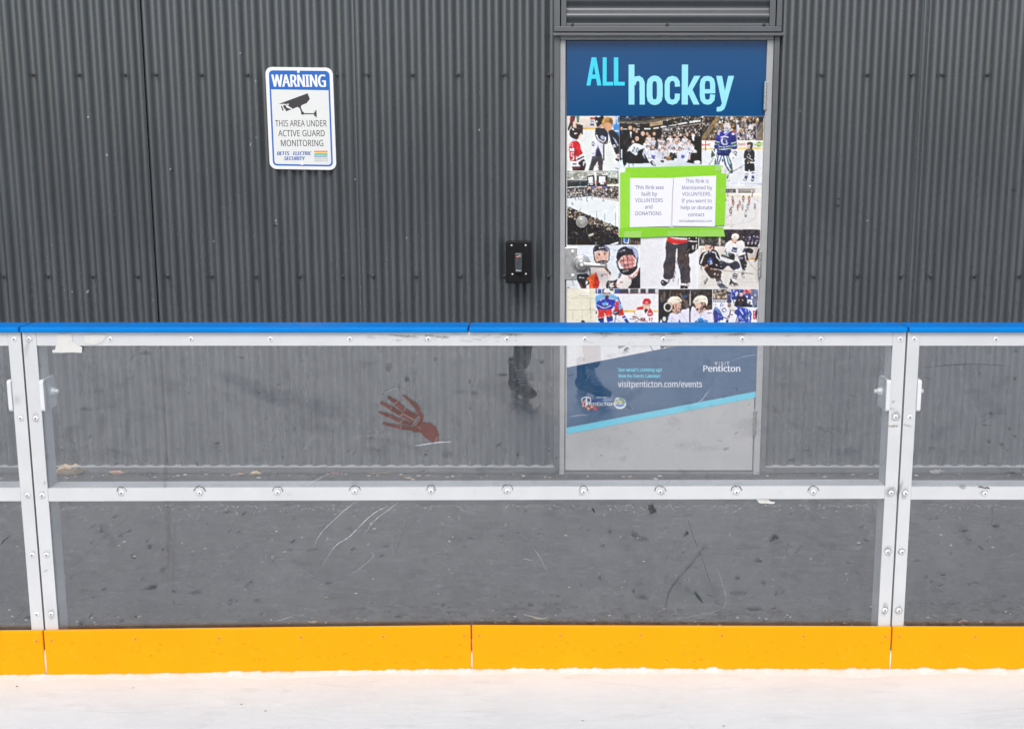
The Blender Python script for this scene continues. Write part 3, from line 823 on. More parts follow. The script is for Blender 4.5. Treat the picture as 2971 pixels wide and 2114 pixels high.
ov = 1.3014
T = lambda L_: [(u * ov, v) for u, v in L_]
zl = lambda v, u=140: at(u, v, 0).z
kz = lambda u, v: at(u, v, -.0135).z
B = {}
B['mid'] = board('full-length clear rink board between the two joints, red hand print stuck on it', XG1, XG2, PWL, PWR,
    ((zl(1416.5), zl(1454)), (zl(1409.5, 2560), zl(1446.5, 2560))),
    T([(246, 983), (426, 983), (603, 983), (780, 983), (955, 983), (1130, 983), (1304, 983), (1479, 983), (1655, 982.5), (1830, 983)]),
    T([(271, 1429), (445, 1429), (619, 1428), (791, 1425), (961, 1424), (1131, 1424), (1301, 1426), (1472, 1426), (1642, 1427), (1813, 1427)]),
    [(84.5, 983.5), (104, 1212.5), (122.5, 1436), (135.5, 1608.5), (148.5, 1780)], [(2611.5, 983.3), (2598.5, 1209.5), (2585.5, 1429), (2575.5, 1599.5), (2567, 1769)],
    [(XG1, kz(135, 1829), -.2165, kz(1360, 1815)), (-.2165, kz(1375, 1815), XG2, kz(2580, 1818.5))], [(XG1, -.2155), (-.2155, XG2)],
    [(150, 1857), (393, 1853), (634, 1850), (874, 1847.6), (1111, 1845), (1347, 1843.6), (1389, 1843.6), (1625, 1842), (1859, 1842), (2094.5, 1842.5), (2331, 1844), (2568, 1846)],
    [at(u, 944, .03).x for u in (155, 393, 625, 855, 1084, 1315, 1410, 1637, 1865, 2090, 2320, 2540)],
    [(XG1 + HG + PWL + .0005, 1), (XG2 - HG - PWR - .0005, -1)])
B['left'] = board('clear rink board cut off by the left edge, left of the full-length one', XG1 - 2.5135, XG1, .0385, .0365,
    ((zl(1415.5), zl(1453)), (zl(1415.5, 40), zl(1453.5, 40))), [(at(-200, 983, 0).x and -200, 983), (-430, 983)], [(-180, 1431), (-400, 1431)],
    [], [(41, 983.5), (60, 1212.5), (80, 1436), (94, 1608.5), (106.5, 1780.5)],
    [(XG1 - 1.257, kz(-600, 1838), XG1, kz(120, 1829.5)), (XG1 - 2.5135, kz(-1200, 1838), XG1 - 1.257, kz(-600, 1838))], [(XG1 - 1.257, XG1), (XG1 - 2.5135, XG1 - 1.257)],
    [(105.5, 1858.5), (-130, 1860)], [at(u, 944, .03).x for u in (7, -220)], [(XG1 - HG - .0365 - .0005, -1)])
B['right'] = board('clear rink board cut off by the right edge, right of the full-length one', XG2, XG2 + 2.5135, .0345, .0385,
    ((zl(1412, 2670), zl(1449, 2670)), (zl(1414, 2960), zl(1451, 2960))), [(2889, 984), (3120, 984)], [(2857, 1431), (3090, 1431)],
    [(2652, 983.3), (2639.5, 1209.5), (2627, 1430), (2617, 1600), (2607.5, 1769.5)], [],
    [(XG2, kz(2595, 1818.5), XG2 + 1.257, kz(2960, 1821)), (XG2 + 1.257, kz(2960, 1821), XG2 + 2.5135, kz(2960, 1821))], [(XG2, XG2 + 1.257), (XG2 + 1.257, XG2 + 2.5135)],
    [(2609, 1845), (2829, 1846), (3060, 1848)], [at(u, 944, .03).x for u in (2690, 2925, 3150)], [(XG2 + HG + .0345 + .0005, 1)])

# residue arcs and grime on the rails
rz = random.Random(3)
def grime(parent, spots, arcs):
    A = Art(-.0004, k=1.0, step=4e-6)
    for u, v, rx_, ry_, a_ in spots: A.soft(u, v, rx_, ry_, (60, 58, 56) if rx_ < 19 else (160, 149, 131), a_ * (1 if rx_ < 19 else 2.4), rz, rz.uniform(-.5, .5) if rx_ < 19 else rz.uniform(-.06, .06))
    for u, v in arcs:
        w_ = rz.uniform(13, 18); P = []; h0 = rz.uniform(-14, -11)
        for k_ in range(9):
            t = k_ / 8; P.append((u - w_ + 2 * w_ * t + rz.uniform(-1, 1), v + h0 - 5 * math.sin(math.pi * t) + rz.uniform(-1.6, 1.6) + (9 * max(0, abs(t - .5) - .34) / .16)))
        A.line(P, [rz.uniform(1.5, 3.6) for _ in P], (56, 54, 50))
    return tag(A.build('grime', M['soft'], parent), kind='stuff')
mids = T([(271, 1429), (445, 1429), (619, 1428), (791, 1425), (961, 1424), (1131, 1424), (1301, 1426), (1472, 1426), (1642, 1427), (1813, 1427)])
grime(B['mid'][2], [(u + rz.uniform(-3, 3), v + 2, 13, 10, .35) for u, v in mids], mids)
tops = T([(955, 975), (1130, 972), (1479, 972), (1520, 970), (1655, 973), (1340, 970), (1000, 974), (900, 976)])
grime(B['mid'][1], [(u + rz.uniform(-20, 20), v + rz.uniform(-3, 4), rz.uniform(20, 60), rz.uniform(3, 7), .28) for u, v in tops] +
      [(rz.uniform(1050, 1500), rz.uniform(969, 990), rz.uniform(3, 12), rz.uniform(.6, 1.6), .45) for _ in range(70)] + [(rz.uniform(1700, 2400), rz.uniform(969, 996), rz.uniform(3, 12), rz.uniform(.6, 1.4), .35) for _ in range(60)], [])
grime(B['mid'][3], [(104, 1212, 12, 18, .4), (84, 985, 14, 12, .35), (123, 1436, 11, 14, .35), (136, 1608, 12, 14, .3), (149, 1780, 12, 18, .35), (78, 1010, 8, 30, .2), (133, 1655, 8, 3, .5), (130, 1400, 5, 6, .3)], [])
grime(B['mid'][4], [(2599, 1208, 16, 18, .5), (2612, 985, 12, 12, .2), (2585, 1426, 18, 18, .5), (2576, 1598, 14, 18, .5), (2567, 1768, 12, 22, .5), (2590, 1236, 22, 4, .4), (2592, 1165, 6, 4, .5), (2589, 1186, 14, 5, .25)], [])
grime(B['left'][4], [(60, 1212, 10, 14, .35), (80, 1436, 12, 12, .3), (94, 1608, 10, 14, .3), (50, 1160, 14, 18, .15)], [])
grime(B['right'][3], [(2640, 1209, 10, 10, .3), (2625, 1432, 12, 22, .45), (2616, 1600, 14, 12, .6), (2607, 1770, 12, 16, .5), (2633, 1234, 16, 4, .35), (2610, 1420, 8, 34, .4)], [])
rg = Art(-.0004, k=1.0, step=4e-6); rg.soft(2793, 1412, 12, 9, (90, 88, 85), .5, rz)
rg.line([(2838, 1413), (2846, 1411), (2856, 1415), (2866, 1414), (2872, 1417)], [3, 5, 4, 5, 3], (40, 39, 37)); rg.soft(2855, 1430, 13, 11, (50, 48, 46), .5, rz)
tag(rg.build('grime', M['soft'], B['right'][2]), kind='stuff')

# scratches and scuffs on the clear panels
def scuffs(parent, u0, u1, n_dark, n_light, seed, extra=None):
    r_ = random.Random(seed); A = Art(GL0 - .0003, k=1.0, step=3e-6)
    for _ in range(n_dark):
        low = r_.random() < .6; v = r_.uniform(1465, 1800) if low else r_.uniform(1030, 1380)
        A.soft(r_.uniform(u0, u1), v, r_.uniform(3, 15), r_.uniform(1.5, 5), (46, 47, 52), r_.uniform(.15, .6), r_, r_.uniform(-.9, .5))
    for _ in range(n_dark // 6):
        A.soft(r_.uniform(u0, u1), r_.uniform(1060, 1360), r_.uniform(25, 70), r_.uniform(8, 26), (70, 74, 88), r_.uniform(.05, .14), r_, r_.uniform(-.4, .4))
    for _ in range(n_light):
        x, y = r_.uniform(u0, u1), r_.uniform(1020, 1800); a_ = r_.uniform(-3.1, 3.1); l_ = r_.uniform(5, 26)
        A.streak([(x, y), (x + l_ * .5 * math.cos(a_), y + l_ * .5 * math.sin(a_)), (x + l_ * math.cos(a_ + .3), y + l_ * math.sin(a_ + .3))], r_.uniform(.7, 1.8), (205, 208, 212), r_.uniform(.15, .6))
    for _ in range(int((u1 - u0) * .4)):   # chalky line under the middle rail
        A.soft(r_.uniform(u0, u1), 1463 + abs(r_.gauss(0, 12)), r_.uniform(1.5, 6), r_.uniform(.6, 1.6), (186, 187, 187), r_.uniform(.2, .62), r_)
    if extra: extra(A, r_)
    return tag(A.build('scuffs', M['soft'], parent), kind='stuff')

def mid_extra(A, r_):
    W = (212, 214, 218); D = (44, 45, 48)
    z2 = lambda L_: [(800 + x / 2.2744, 1400 + y / 2.2744) for x, y in L_]
    A.streak(z2([(250, 420), (300, 330), (400, 230), (480, 160), (580, 95)]), 4, W, .5)
    A.streak(z2([(300, 560), (390, 420), (490, 350), (600, 240), (680, 180), (760, 150)]), 5, W, .6)
    A.streak(z2([(580, 345), (650, 250), (740, 180), (820, 120)]), 4, W, .5)
    A.streak(z2([(475, 615), (560, 560), (630, 500), (645, 470), (600, 450)]), 2.2, W, .5)
    A.streak(z2([(0, 910), (60, 895), (110, 880)]), 4, W, .45)
    A.streak(z2([(1680, 415), (1730, 470), (1810, 610)]), 2.5, W, .4); A.streak(z2([(1620, 497), (1700, 512)]), 2, W, .6)
    A.streak(z2([(110, 445), (190, 490)]), 2, W, .4); A.streak(z2([(870, 250), (780, 490)]), 2.5, D, .35)
    z3 = lambda L_: [(1700 + x / 2.707, 1400 + y / 2.707) for x, y in L_]
    A.streak(z3([(955, 465), (860, 600), (740, 740), (660, 850), (620, 1000)]), 5, D, .8); A.streak(z3([(960, 510), (930, 520), (870, 600)]), 3, D, .5)
    A.streak(z3([(760, 160), (830, 380), (900, 560), (970, 760), (1030, 930)]), 2.6, D, .6)
    A.line(z3([(855, 865), (885, 900), (918, 940)]), [3, 8, 2], (38, 58, 50)); A.line(z3([(490, 200), (540, 190)]), 14, (52, 50, 48)); A.line(z3([(500, 235), (555, 222)]), 9, (56, 54, 52))
    A.line(z3([(1447, 462), (1480, 430), (1515, 430)]), [3, 10, 8], (52, 52, 50)); A.line(z3([(770, 420), (805, 392)]), [3, 9], (55, 54, 52))
    A.streak(z3([(1180, 520), (1260, 518), (1440, 508)]), 3.2, D, .7); A.streak(z3([(1575, 455), (1585, 500), (1562, 545)]), 3, D, .6); A.streak(z3([(1505, 850), (1485, 890)]), 5, D, .8)
    A.streak(z3([(640, 720), (610, 780)]), 4, D, .6); A.line(z3([(50, 205), (70, 235)]), 4, (40, 40, 40))
    for x, y, rx_, ry_, a_ in ((380, 410, 14, 10, .5), (440, 445, 22, 9, .5), (190, 385, 8, 7, .4), (440, 900, 24, 5, .5), (1190, 870, 34, 6, .35), (1320, 995, 32, 6, .5), (1195, 750, 9, 6, .6), (1395, 790, 11, 5, .5), (1520, 1010, 12, 5, .5), (110, 750, 8, 7, .6), (130, 495, 9, 6, .5), (375, 855, 7, 8, .7)):
        q = z3([(x, y)])[0]; A.soft(q[0], q[1], rx_, ry_, D, a_, r_)
    A.streak([(2060, 1700), (2078, 1650), (2095, 1690), (2100, 1760), (1990, 1790), (1940, 1790)], 2, W, .4)
    zl_ = lambda L_: [(x / 2.275, 1400 + y / 2.275) for x, y in L_]
    for x, y, rx_, ry_, a_ in ((985, 425, 9, 8, .7), (1000, 695, 20, 7, .7), (530, 930, 8, 8, .7), (1070, 580, 14, 9, .4), (790, 350, 11, 3, .7), (1290, 725, 26, 6, .4), (875, 475, 14, 2, .6), (940, 635, 7, 3, .7), (760, 225, 14, 3, .6), (1500, 195, 10, 3, .7), (660, 300, 4, 9, .4), (800, 915, 8, 3, .5), (465, 630, 8, 3, .5)):
        q = zl_([(x, y)])[0]; A.soft(q[0], q[1], rx_, ry_, D, a_, r_, -.2)
    A.streak(zl_([(870, 200), (660, 390), (450, 580)]), 2, D, .5)
    A.soft(487, 1550, 7, 140, (96, 88, 82), .35, r_); A.soft(478, 1400, 6, 120, (104, 96, 90), .35, r_); A.soft(500, 1620, 5, 120, (96, 88, 82), .3, r_)
    z6 = lambda L_: [(1000 + x / 3.805, 1000 + y / 3.805) for x, y in L_]
    A.streak(z6([(770, 1115), (900, 1095), (1050, 1075), (1190, 1068)]), 6, W, .75); A.streak(z6([(90, 1020), (300, 1000), (560, 985)]), 3, W, .35)
    A.streak(z6([(1480, 1130), (1590, 1255)]), 2, W, .9, False); A.streak(z6([(1755, 870), (1780, 975)]), 2, W, .6, False)
    A.streak(z6([(400, 560), (480, 500), (600, 475), (660, 490)]), 7, (80, 84, 100), .5); A.streak(z6([(430, 540), (520, 490), (600, 480)]), 3, W, .5)
    for x, y, rx_, ry_, a_ in ((685, 385, 9, 9, .75), (1740, 335, 18, 5, .5), (1380, 410, 5, 9, .5), (2175, 195, 8, 7, .6), (1910, 1220, 6, 6, .6), (480, 250, 12, 20, .35), (1000, 160, 7, 8, .35), (1130, 1210, 20, 14, .3), (1430, 540, 16, 9, .3)):
        q = z6([(x, y)])[0]; A.soft(q[0], q[1], rx_, ry_, D, a_, r_)
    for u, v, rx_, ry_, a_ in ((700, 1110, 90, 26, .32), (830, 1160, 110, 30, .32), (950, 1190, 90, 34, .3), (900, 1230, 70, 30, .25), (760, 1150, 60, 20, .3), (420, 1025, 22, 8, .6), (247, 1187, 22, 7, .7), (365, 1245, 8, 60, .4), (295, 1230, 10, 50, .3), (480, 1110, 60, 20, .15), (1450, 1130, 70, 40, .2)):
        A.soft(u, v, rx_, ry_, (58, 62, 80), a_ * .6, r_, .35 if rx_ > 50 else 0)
    A.streak([(820, 1440), (900, 1400), (960, 1370)], 8, (190, 190, 192), .4); A.streak([(860, 1330), (930, 1240)], 2.5, W, .35); A.streak([(880, 1330), (905, 1255)], 2, W, .3)
    q4 = lambda L_: [(1600 + x / 3.459, 960 + y / 3.459) for x, y in L_]
    A.streak(q4([(1590, 575), (1540, 650), (1480, 715), (1370, 770)]), 3, W, .8); A.streak(q4([(160, 860), (240, 850), (300, 838), (370, 848)]), 2.2, W, .8)
    A.streak(q4([(1790, 300), (1960, 250), (2110, 228)]), 2, W, .6); A.streak(q4([(1650, 505), (1672, 482)]), 3, W, .8); A.streak(q4([(1590, 600), (2060, 570)]), 1.5, W, .3)
    A.streak(q4([(560, 650), (575, 680)]), 2, W, .6); A.streak(q4([(740, 775), (775, 790)]), 2, W, .5); A.streak(q4([(985, 715), (1015, 715)]), 3, W, .7); A.streak(q4([(440, 830), (520, 780)]), 1.6, W, .4)
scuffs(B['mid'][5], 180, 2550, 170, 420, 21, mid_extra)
scuffs(B['left'][5], -60, 90, 12, 8, 22, lambda A, r_: (A.streak([(0, 1582), (14, 1565), (30, 1555)], 6, (44, 44, 46), .8), A.streak([(30, 1810), (60, 1780), (85, 1755)], 2, (44, 44, 46), .5)))
def right_extra(A, r_):
    D = (44, 45, 48); zr = lambda L_: [(2300 + x / 2.274, 1400 + y / 2.274) for x, y in L_]
    A.streak(zr([(1225, 418), (1262, 445)]), 6, D, .9); A.streak(zr([(1150, 680), (1190, 660), (1230, 660)]), 5, D, .8); A.streak(zr([(975, 605), (1010, 612)]), 6, D, .9); A.streak(zr([(955, 685), (992, 670)]), 5, D, .8)
    A.streak(zr([(905, 650), (925, 655)]), 7, D, .8); A.streak(zr([(800, 515), (855, 512)]), 4, D, .7); A.streak(zr([(1320, 160), (1312, 280)]), 2.5, D, .6); A.soft(2891, 1526, 14, 8, D, .5, r_); A.soft(2798, 1540, 16, 5, D, .5, r_)
    z8 = lambda L_: [(2480 + x / 2.9, 900 + y / 2.9) for x, y in L_]
    A.streak(z8([(555, 485), (800, 462), (1050, 455), (1300, 470)]), 4, (60, 62, 66), .6)
    for x, y in ((1355, 340), (1350, 575), (1145, 870), (1130, 1105), (1240, 1130), (640, 1160), (1300, 995), (1350, 1060)): A.soft(2480 + x / 2.9, 900 + y / 2.9, 6, 6, D, .6, r_)
scuffs(B['right'][5], 2680, 3000, 26, 20, 23, right_extra)

# small yellow-plate scars
def scars(o_list, u0, u1, seed, n):
    r_ = random.Random(seed)
    A = Art(-.0139, k=1.0, step=3e-6)
    for _ in range(n):
        x, y = r_.uniform(u0, u1), r_.uniform(1860, 1925); a_ = r_.uniform(-.5, .9); l_ = r_.uniform(4, 16)
        A.streak([(x, y), (x + l_ * .6 * math.cos(a_), y + l_ * .4 * math.sin(a_)), (x + l_ * math.cos(a_), y + l_ * math.sin(a_))], r_.uniform(1.5, 3.5), r_.choice([(140, 85, 20), (120, 75, 25), (255, 215, 90), (170, 110, 30)]), r_.uniform(.3, .8))
    return tag(A.build('scars', M['soft'], o_list), kind='stuff')
kp = [c_ for c_ in B['mid'][0].children if c_.name.startswith('kick_plate')]
scars(kp[0], 160, 1340, 31, 110); scars(kp[1], 1400, 2560, 32, 90)
kp = [c_ for c_ in B['left'][0].children if c_.name.startswith('kick_plate')]; scars(kp[0], 0, 100, 33, 10)
kp = [c_ for c_ in B['right'][0].children if c_.name.startswith('kick_plate')]; scars(kp[0], 2610, 2971, 34, 16)

# ================================================================== DOOR POSTER (printed vinyl)
YP = YD - .0012
post = thing('door_poster', 'hockey photo collage poster covering the door under a blue headed banner', 'poster', (at(1915, 940, YP).x, YP, at(1915, 1150, YP).z))
dxr = lambda v: 2226.5 - (v - 118) * (2226.5 - 2186.5) / 1246 - 1.0     # right edge of the door leaf in photo measure
A = Art(YP)
A.poly([(1645.5, 330), (dxr(330), 330), (dxr(1000), 1000), (1645.5, 1100)], (238, 238, 240))
A.poly([(1645.5, 900), (dxr(900), 900), (dxr(1010), 1010), (1645.5, 1066)], (236, 236, 238))
z11 = lambda L_: [(1640 + x / 7.059, 990 + y / 7.059) for x, y in L_]
A.poly(z11([(1080, 90), (1250, 90), (1170, 130), (1100, 155), (1080, 130)]), (150, 150, 150)); A.poly(z11([(1195, 165), (1260, 110), (1310, 130), (1250, 205), (1210, 205)]), (120, 120, 122)); A.line(z11([(1175, 225), (1260, 220), (1330, 150)]), 1.4, (130, 130, 130))
A.line(z11([(1735, 85), (1800, 195)]), 2.2, (110, 110, 115)); A.poly(z11([(1940, 90), (2040, 95), (2020, 140), (1960, 155)]), (70, 72, 80)); A.poly(z11([(2000, 90), (2300, 60), (2300, 100), (2060, 135)]), (130, 125, 120)); A.poly(z11([(260, 60), (700, 60), (690, 370), (280, 450)]), (236, 230, 228))
A.build('backing_sheet', M['print'], post)

Y1 = YP - .0006
# blue header
A = Art(Y1, 1600, 0, 3.2486)
A.poly([(141, 385), (2035, 383), (2012, 1096), (143, 1094)], (0, 72, 124))
for x in range(215, 2000, 159): A.ell(x, 432, 9, 9, (16, 58, 104))
C1, C2 = (62, 212, 236), (150, 226, 238)
A.poly([(330, 808), (378, 543), (402, 543), (402, 606), (367, 808)], C1); A.poly([(470, 808), (422, 543), (398, 543), (398, 606), (432, 808)], C1); A.rect(372, 704, 428, 744, C1)
A.rect(483, 543, 520, 808, C1); A.rect(500, 773, 581, 808, C1); A.rect(588, 543, 630, 808, C1); A.rect(610, 773, 691, 808, C1)
A.rect(727, 610, 782, 987, C2); A.line([(768, 800), (778, 765), (800, 744), (822, 740), (843, 752), (854, 780), (856, 987)], 49, C2)
rr2 = [(925, 800), (932, 762), (950, 745), (973, 740), (996, 745), (1014, 762), (1021, 800), (1021, 905), (1014, 943), (996, 960), (973, 965), (950, 960), (932, 943), (925, 905)]
A.line(rr2, 54, C2, True)
A.line([(1188, 818), (1185, 775), (1168, 748), (1140, 740), (1112, 748), (1094, 775), (1091, 800), (1091, 905), (1094, 930), (1112, 957), (1140, 965), (1168, 957), (1185, 930), (1188, 884)], 48, C2)
A.poly([(1229, 610), (1288, 610), (1285, 987), (1227, 987)], C2); A.poly([(1284, 838), (1345, 717), (1404, 717), (1322, 858), (1284, 905)], C2); A.poly([(1296, 850), (1326, 840), (1396, 987), (1338, 987), (1284, 870)], C2)
A.rect(1430, 842, 1530, 882, C2)
A.line([(1520, 882), (1519, 790), (1511, 758), (1493, 744), (1470, 740), (1447, 744), (1429, 762), (1422, 800), (1422, 905), (1429, 943), (1447, 960), (1470, 965), (1493, 960), (1513, 940), (1520, 892)], 48, C2)
A.poly([(1553, 717), (1608, 717), (1643, 900), (1618, 975), (1606, 975)], C2); A.poly([(1666, 717), (1721, 717), (1645, 990), (1628, 1030), (1600, 1050), (1557, 1053), (1557, 1012), (1590, 1005), (1608, 975)], C2)
A.build('header_banner', M['print'], post)

rn = random.Random(77)
def photo(name_label, ox, oy, sc):
    return Art(Y1, ox, oy, sc)
def done(A, label):
    o = A.build_print('hockey_photo', M['photo'], post, len(A.q)); o['label'] = label; return o
WH, BK, SK = (235, 235, 238), (34, 31, 35), (222, 182, 160)

# -- children on the ice
A = photo('', 1640, 330, 9.55)
A.rect(52, 62, 1505, 1585, (232, 236, 233)); A.rect(52, 62, 1505, 385, (228, 218, 208)); A.rect(480, 385, 900, 442, (236, 184, 82))
A.rect(690, 108, 815, 162, (190, 72, 62)); A.rect(695, 162, 815, 282, (206, 208, 212)); A.rect(695, 282, 800, 326, (58, 58, 88)); A.rect(715, 185, 745, 245, (130, 135, 150)); A.rect(762, 185, 792, 245, (130, 135, 150))
A.poly([(140, 65), (290, 65), (240, 250), (235, 400), (180, 400), (175, 330), (90, 480), (65, 430), (125, 250)], (44, 38, 40)); A.poly([(140, 65), (290, 65), (240, 250), (125, 250)], (116, 42, 56)); A.poly([(310, 65), (400, 65), (375, 250), (320, 240)], (92, 132, 104)); A.blob([(220, 230), (320, 220), (340, 330), (300, 420), (220, 410)], (226, 192, 172))
A.poly([(300, 280), (490, 320), (485, 580), (400, 580), (380, 420), (310, 400)], (46, 41, 45))
A.poly([(205, 690), (340, 700), (330, 770), (190, 770)], (190, 205, 230)); A.blob([(360, 560), (440, 530), (440, 640), (340, 720), (280, 680)], (236, 202, 186)); A.blob([(115, 540), (150, 420), (270, 395), (400, 440), (440, 520), (380, 620), (330, 710), (210, 680), (140, 630)], (40, 31, 33))
A.poly([(180, 420), (240, 415), (245, 470), (200, 455)], WH); A.poly([(245, 540), (330, 528), (330, 558), (252, 572)], WH)
A.blob([(180, 780), (330, 765), (410, 850), (440, 1000), (490, 1110), (400, 1180), (320, 1240), (330, 1310), (150, 1310), (118, 1100), (110, 950), (125, 850)], (204, 28, 38))
A.poly([(250, 900), (330, 1000), (300, 1310), (200, 1310), (230, 1050)], (166, 30, 42))
A.poly([(115, 965), (255, 950), (245, 1052), (135, 1032)], WH); A.ring(180, 870, 30, 50, 18, (230, 200, 200)); A.line([(235, 1085), (168, 1085), (165, 1175), (222, 1185), (222, 1275), (160, 1272)], 34, WH)
A.poly([(290, 1220), (490, 1108), (510, 1165), (320, 1262)], WH); A.poly([(320, 1262), (510, 1165), (525, 1200), (345, 1300)], (48, 36, 62)); A.poly([(345, 1300), (525, 1200), (535, 1250), (370, 1332)], WH)
A.poly([(150, 1308), (360, 1330), (430, 1420), (400, 1470), (180, 1460)], WH); A.rect(200, 1365, 310, 1420, (120, 120, 130)); A.poly([(185, 1460), (430, 1470), (400, 1585), (210, 1585)], (98, 46, 56)); A.blob([(360, 1370), (500, 1260), (550, 1320), (570, 1420), (545, 1530), (510, 1585), (320, 1585), (420, 1470)], (42, 32, 35))
A.poly([(490, 1340), (550, 1320), (555, 1375), (500, 1375)], WH)
A.poly([(745, 1170), (1010, 1160), (1050, 1310), (1030, 1585), (930, 1585), (900, 1320), (800, 1470), (770, 1585), (640, 1585), (710, 1350)], (64, 61, 68))
A.blob([(790, 590), (860, 640), (930, 750), (1050, 830), (1090, 870), (1050, 1190), (980, 1180), (910, 1160), (830, 1165), (745, 1165), (735, 1000), (745, 850), (780, 700)], (228, 228, 240))
A.poly([(910, 890), (1030, 1190), (830, 1170), (855, 1020)], (44, 42, 62)); A.line([(910, 890), (855, 1010), (830, 1170)], 14, (70, 80, 170)); A.poly([(1045, 840), (1090, 850), (1082, 1295), (1045, 1305)], (46, 46, 60)); A.ring(770, 835, 26, 58, 18, (48, 48, 56)); A.rect(745, 1090, 805, 1120, (110, 110, 118))
A.blob([(860, 390), (990, 400), (1100, 420), (1180, 520), (1190, 700), (1160, 830), (1040, 830), (900, 740), (830, 600), (830, 470)], (39, 36, 43)); A.poly([(790, 500), (850, 530), (800, 572)], WH)
A.line([(862, 585), (925, 715), (1060, 790), (1112, 720), (1122, 645)], 36, WH); A.blob([(970, 640), (1040, 600), (1090, 640), (1090, 700), (1020, 720)], (176, 180, 208)); A.ell(1140, 800, 24, 28, (150, 140, 140))
A.poly([(905, 310), (1060, 340), (980, 405), (890, 372)], (214, 166, 138)); A.blob([(815, 110), (930, 70), (1060, 75), (1050, 290), (990, 300), (890, 370), (850, 250)], (36, 29, 33)); A.poly([(865, 65), (1010, 68), (905, 110)], WH); A.ell(872, 222, 24, 30, WH); A.line([(1060, 95), (1370, 120)], 26, (236, 205, 205))
A.poly([(1320, 290), (1500, 285), (1500, 600), (1420, 610), (1340, 470)], (62, 142, 222)); A.poly([(1385, 70), (1500, 70), (1450, 280), (1375, 270), (1400, 160)], (172, 202, 240)); A.line([(1440, 170), (1420, 280)], 24, (62, 142, 222)); A.line([(1340, 470), (1500, 490)], 30, WH); A.line([(1420, 615), (1500, 612)], 22, WH); A.poly([(1470, 90), (1505, 70), (1505, 260), (1470, 250)], BK)
A.blob([(1190, 480), (1300, 440), (1390, 520), (1500, 640), (1500, 900), (1420, 910), (1300, 880), (1240, 680)], (36, 36, 46)); A.poly([(1310, 640), (1400, 720), (1490, 900), (1430, 880)], (170, 195, 235)); A.poly([(1290, 882), (1390, 850), (1415, 920), (1310, 938)], WH); A.poly([(1300, 905), (1405, 880), (1408, 892), (1305, 918)], BK)
A.poly([(1330, 940), (1505, 900), (1505, 1130), (1420, 1150), (1370, 1060)], (39, 36, 41)); A.rect(1415, 1120, 1490, 1245, (228, 206, 196)); A.rect(1450, 1150, 1480, 1215, (45, 38, 40)); A.poly([(1400, 1240), (1490, 1250), (1490, 1330), (1400, 1290)], BK); A.poly([(1395, 1290), (1490, 1340), (1480, 1585), (1365, 1585)], (226, 231, 240)); A.line([(1380, 1500), (1485, 1540)], 24, (120, 140, 165))
A.blob([(1050, 270), (1200, 250), (1300, 330), (1270, 450), (1200, 470), (1150, 490), (1100, 420), (1055, 390)], (222, 165, 124)); A.blob([(1010, 260), (1050, 150), (1150, 95), (1280, 120), (1320, 200), (1310, 320), (1250, 300), (1190, 250), (1100, 270), (1020, 335)], (190, 148, 78)); A.blob([(1240, 150), (1320, 190), (1305, 330), (1270, 290), (1210, 240)], (112, 82, 52)); A.ell(1240, 290, 20, 34, (214, 160, 128))
A.folds(770, 700, 1010, 1100, 14, [(206, 206, 220), (214, 214, 226), (190, 190, 206)], rn); A.folds(860, 430, 1150, 640, 12, [(58, 54, 62), (24, 21, 25), (70, 66, 74)], rn); A.folds(150, 850, 420, 1150, 12, [(170, 22, 34), (226, 60, 62), (150, 24, 34)], rn); A.folds(660, 1250, 1010, 1560, 16, [(84, 80, 88), (46, 43, 50)], rn); A.folds(1220, 520, 1470, 850, 10, [(58, 54, 62), (24, 21, 25), (70, 66, 74)], rn); A.folds(60, 1000, 1500, 1500, 10, [(222, 228, 226), (238, 241, 240)], rn)
done(A, 'photo of children in black, white and red jerseys on the ice')

# -- team group around a trophy
A = photo('', 1795, 330, 9.318)
A.rect(20, 62, 2245, 1450, (30, 28, 28)); A.poly([(20, 1330), (20, 1240), (2245, 1200), (2245, 1450), (20, 1530)], (216, 226, 233))
A.poly([(20, 62), (800, 62), (640, 150), (300, 185), (20, 170)], (14, 20, 36))
for a_, b_ in (((60, 170), (500, 75)), ((220, 70), (350, 180)), ((480, 110), (510, 175)), ((640, 165), (900, 90)), ((60, 100), (300, 160))): A.line([a_, b_], 12, (95, 105, 125))
A.poly([(200, 75), (300, 75), (215, 120)], (180, 185, 190)); A.rect(880, 90, 970, 125, (120, 125, 140))
A.poly([(20, 190), (350, 205), (700, 190), (1250, 110), (1800, 70), (1830, 95), (1400, 160), (900, 250), (500, 270), (20, 245)], (96, 88, 76)); A.line([(20, 245), (500, 272), (900, 248), (1400, 150)], 9, (206, 202, 192))
A.poly([(840, 268), (1185, 195), (1185, 300), (840, 352)], (178, 152, 116)); A.ell(530, 335, 45, 40, (120, 95, 75))
for p in ([(120, 400), (230, 405), (230, 432), (120, 430)], [(450, 403), (562, 403), (562, 440), (450, 440)], [(695, 392), (860, 390), (860, 430), (695, 432)], [(940, 385), (1090, 362), (1090, 398), (940, 418)], [(1130, 345), (1290, 330), (1290, 362), (1130, 388)], [(1340, 325), (1560, 290), (1560, 315), (1340, 345)], [(1600, 270), (1850, 225), (1850, 265), (1600, 308)], [(1905, 205), (2220, 165), (2220, 215), (1905, 258)]): A.poly(p, (236, 236, 236))
A.poly([(1180, 400), (2245, 250), (2245, 275), (1180, 430)], (150, 145, 136)); A.line([(1175, 400), (1200, 560)], 30, (120, 115, 108))
A.crowd([(1210, 430), (2230, 285), (2230, 640), (1210, 640)], 420, [(200, 195, 190), (150, 140, 130), (60, 50, 48), (225, 222, 220), (120, 85, 70), (25, 22, 22), (35, 30, 30)], 26, rn)
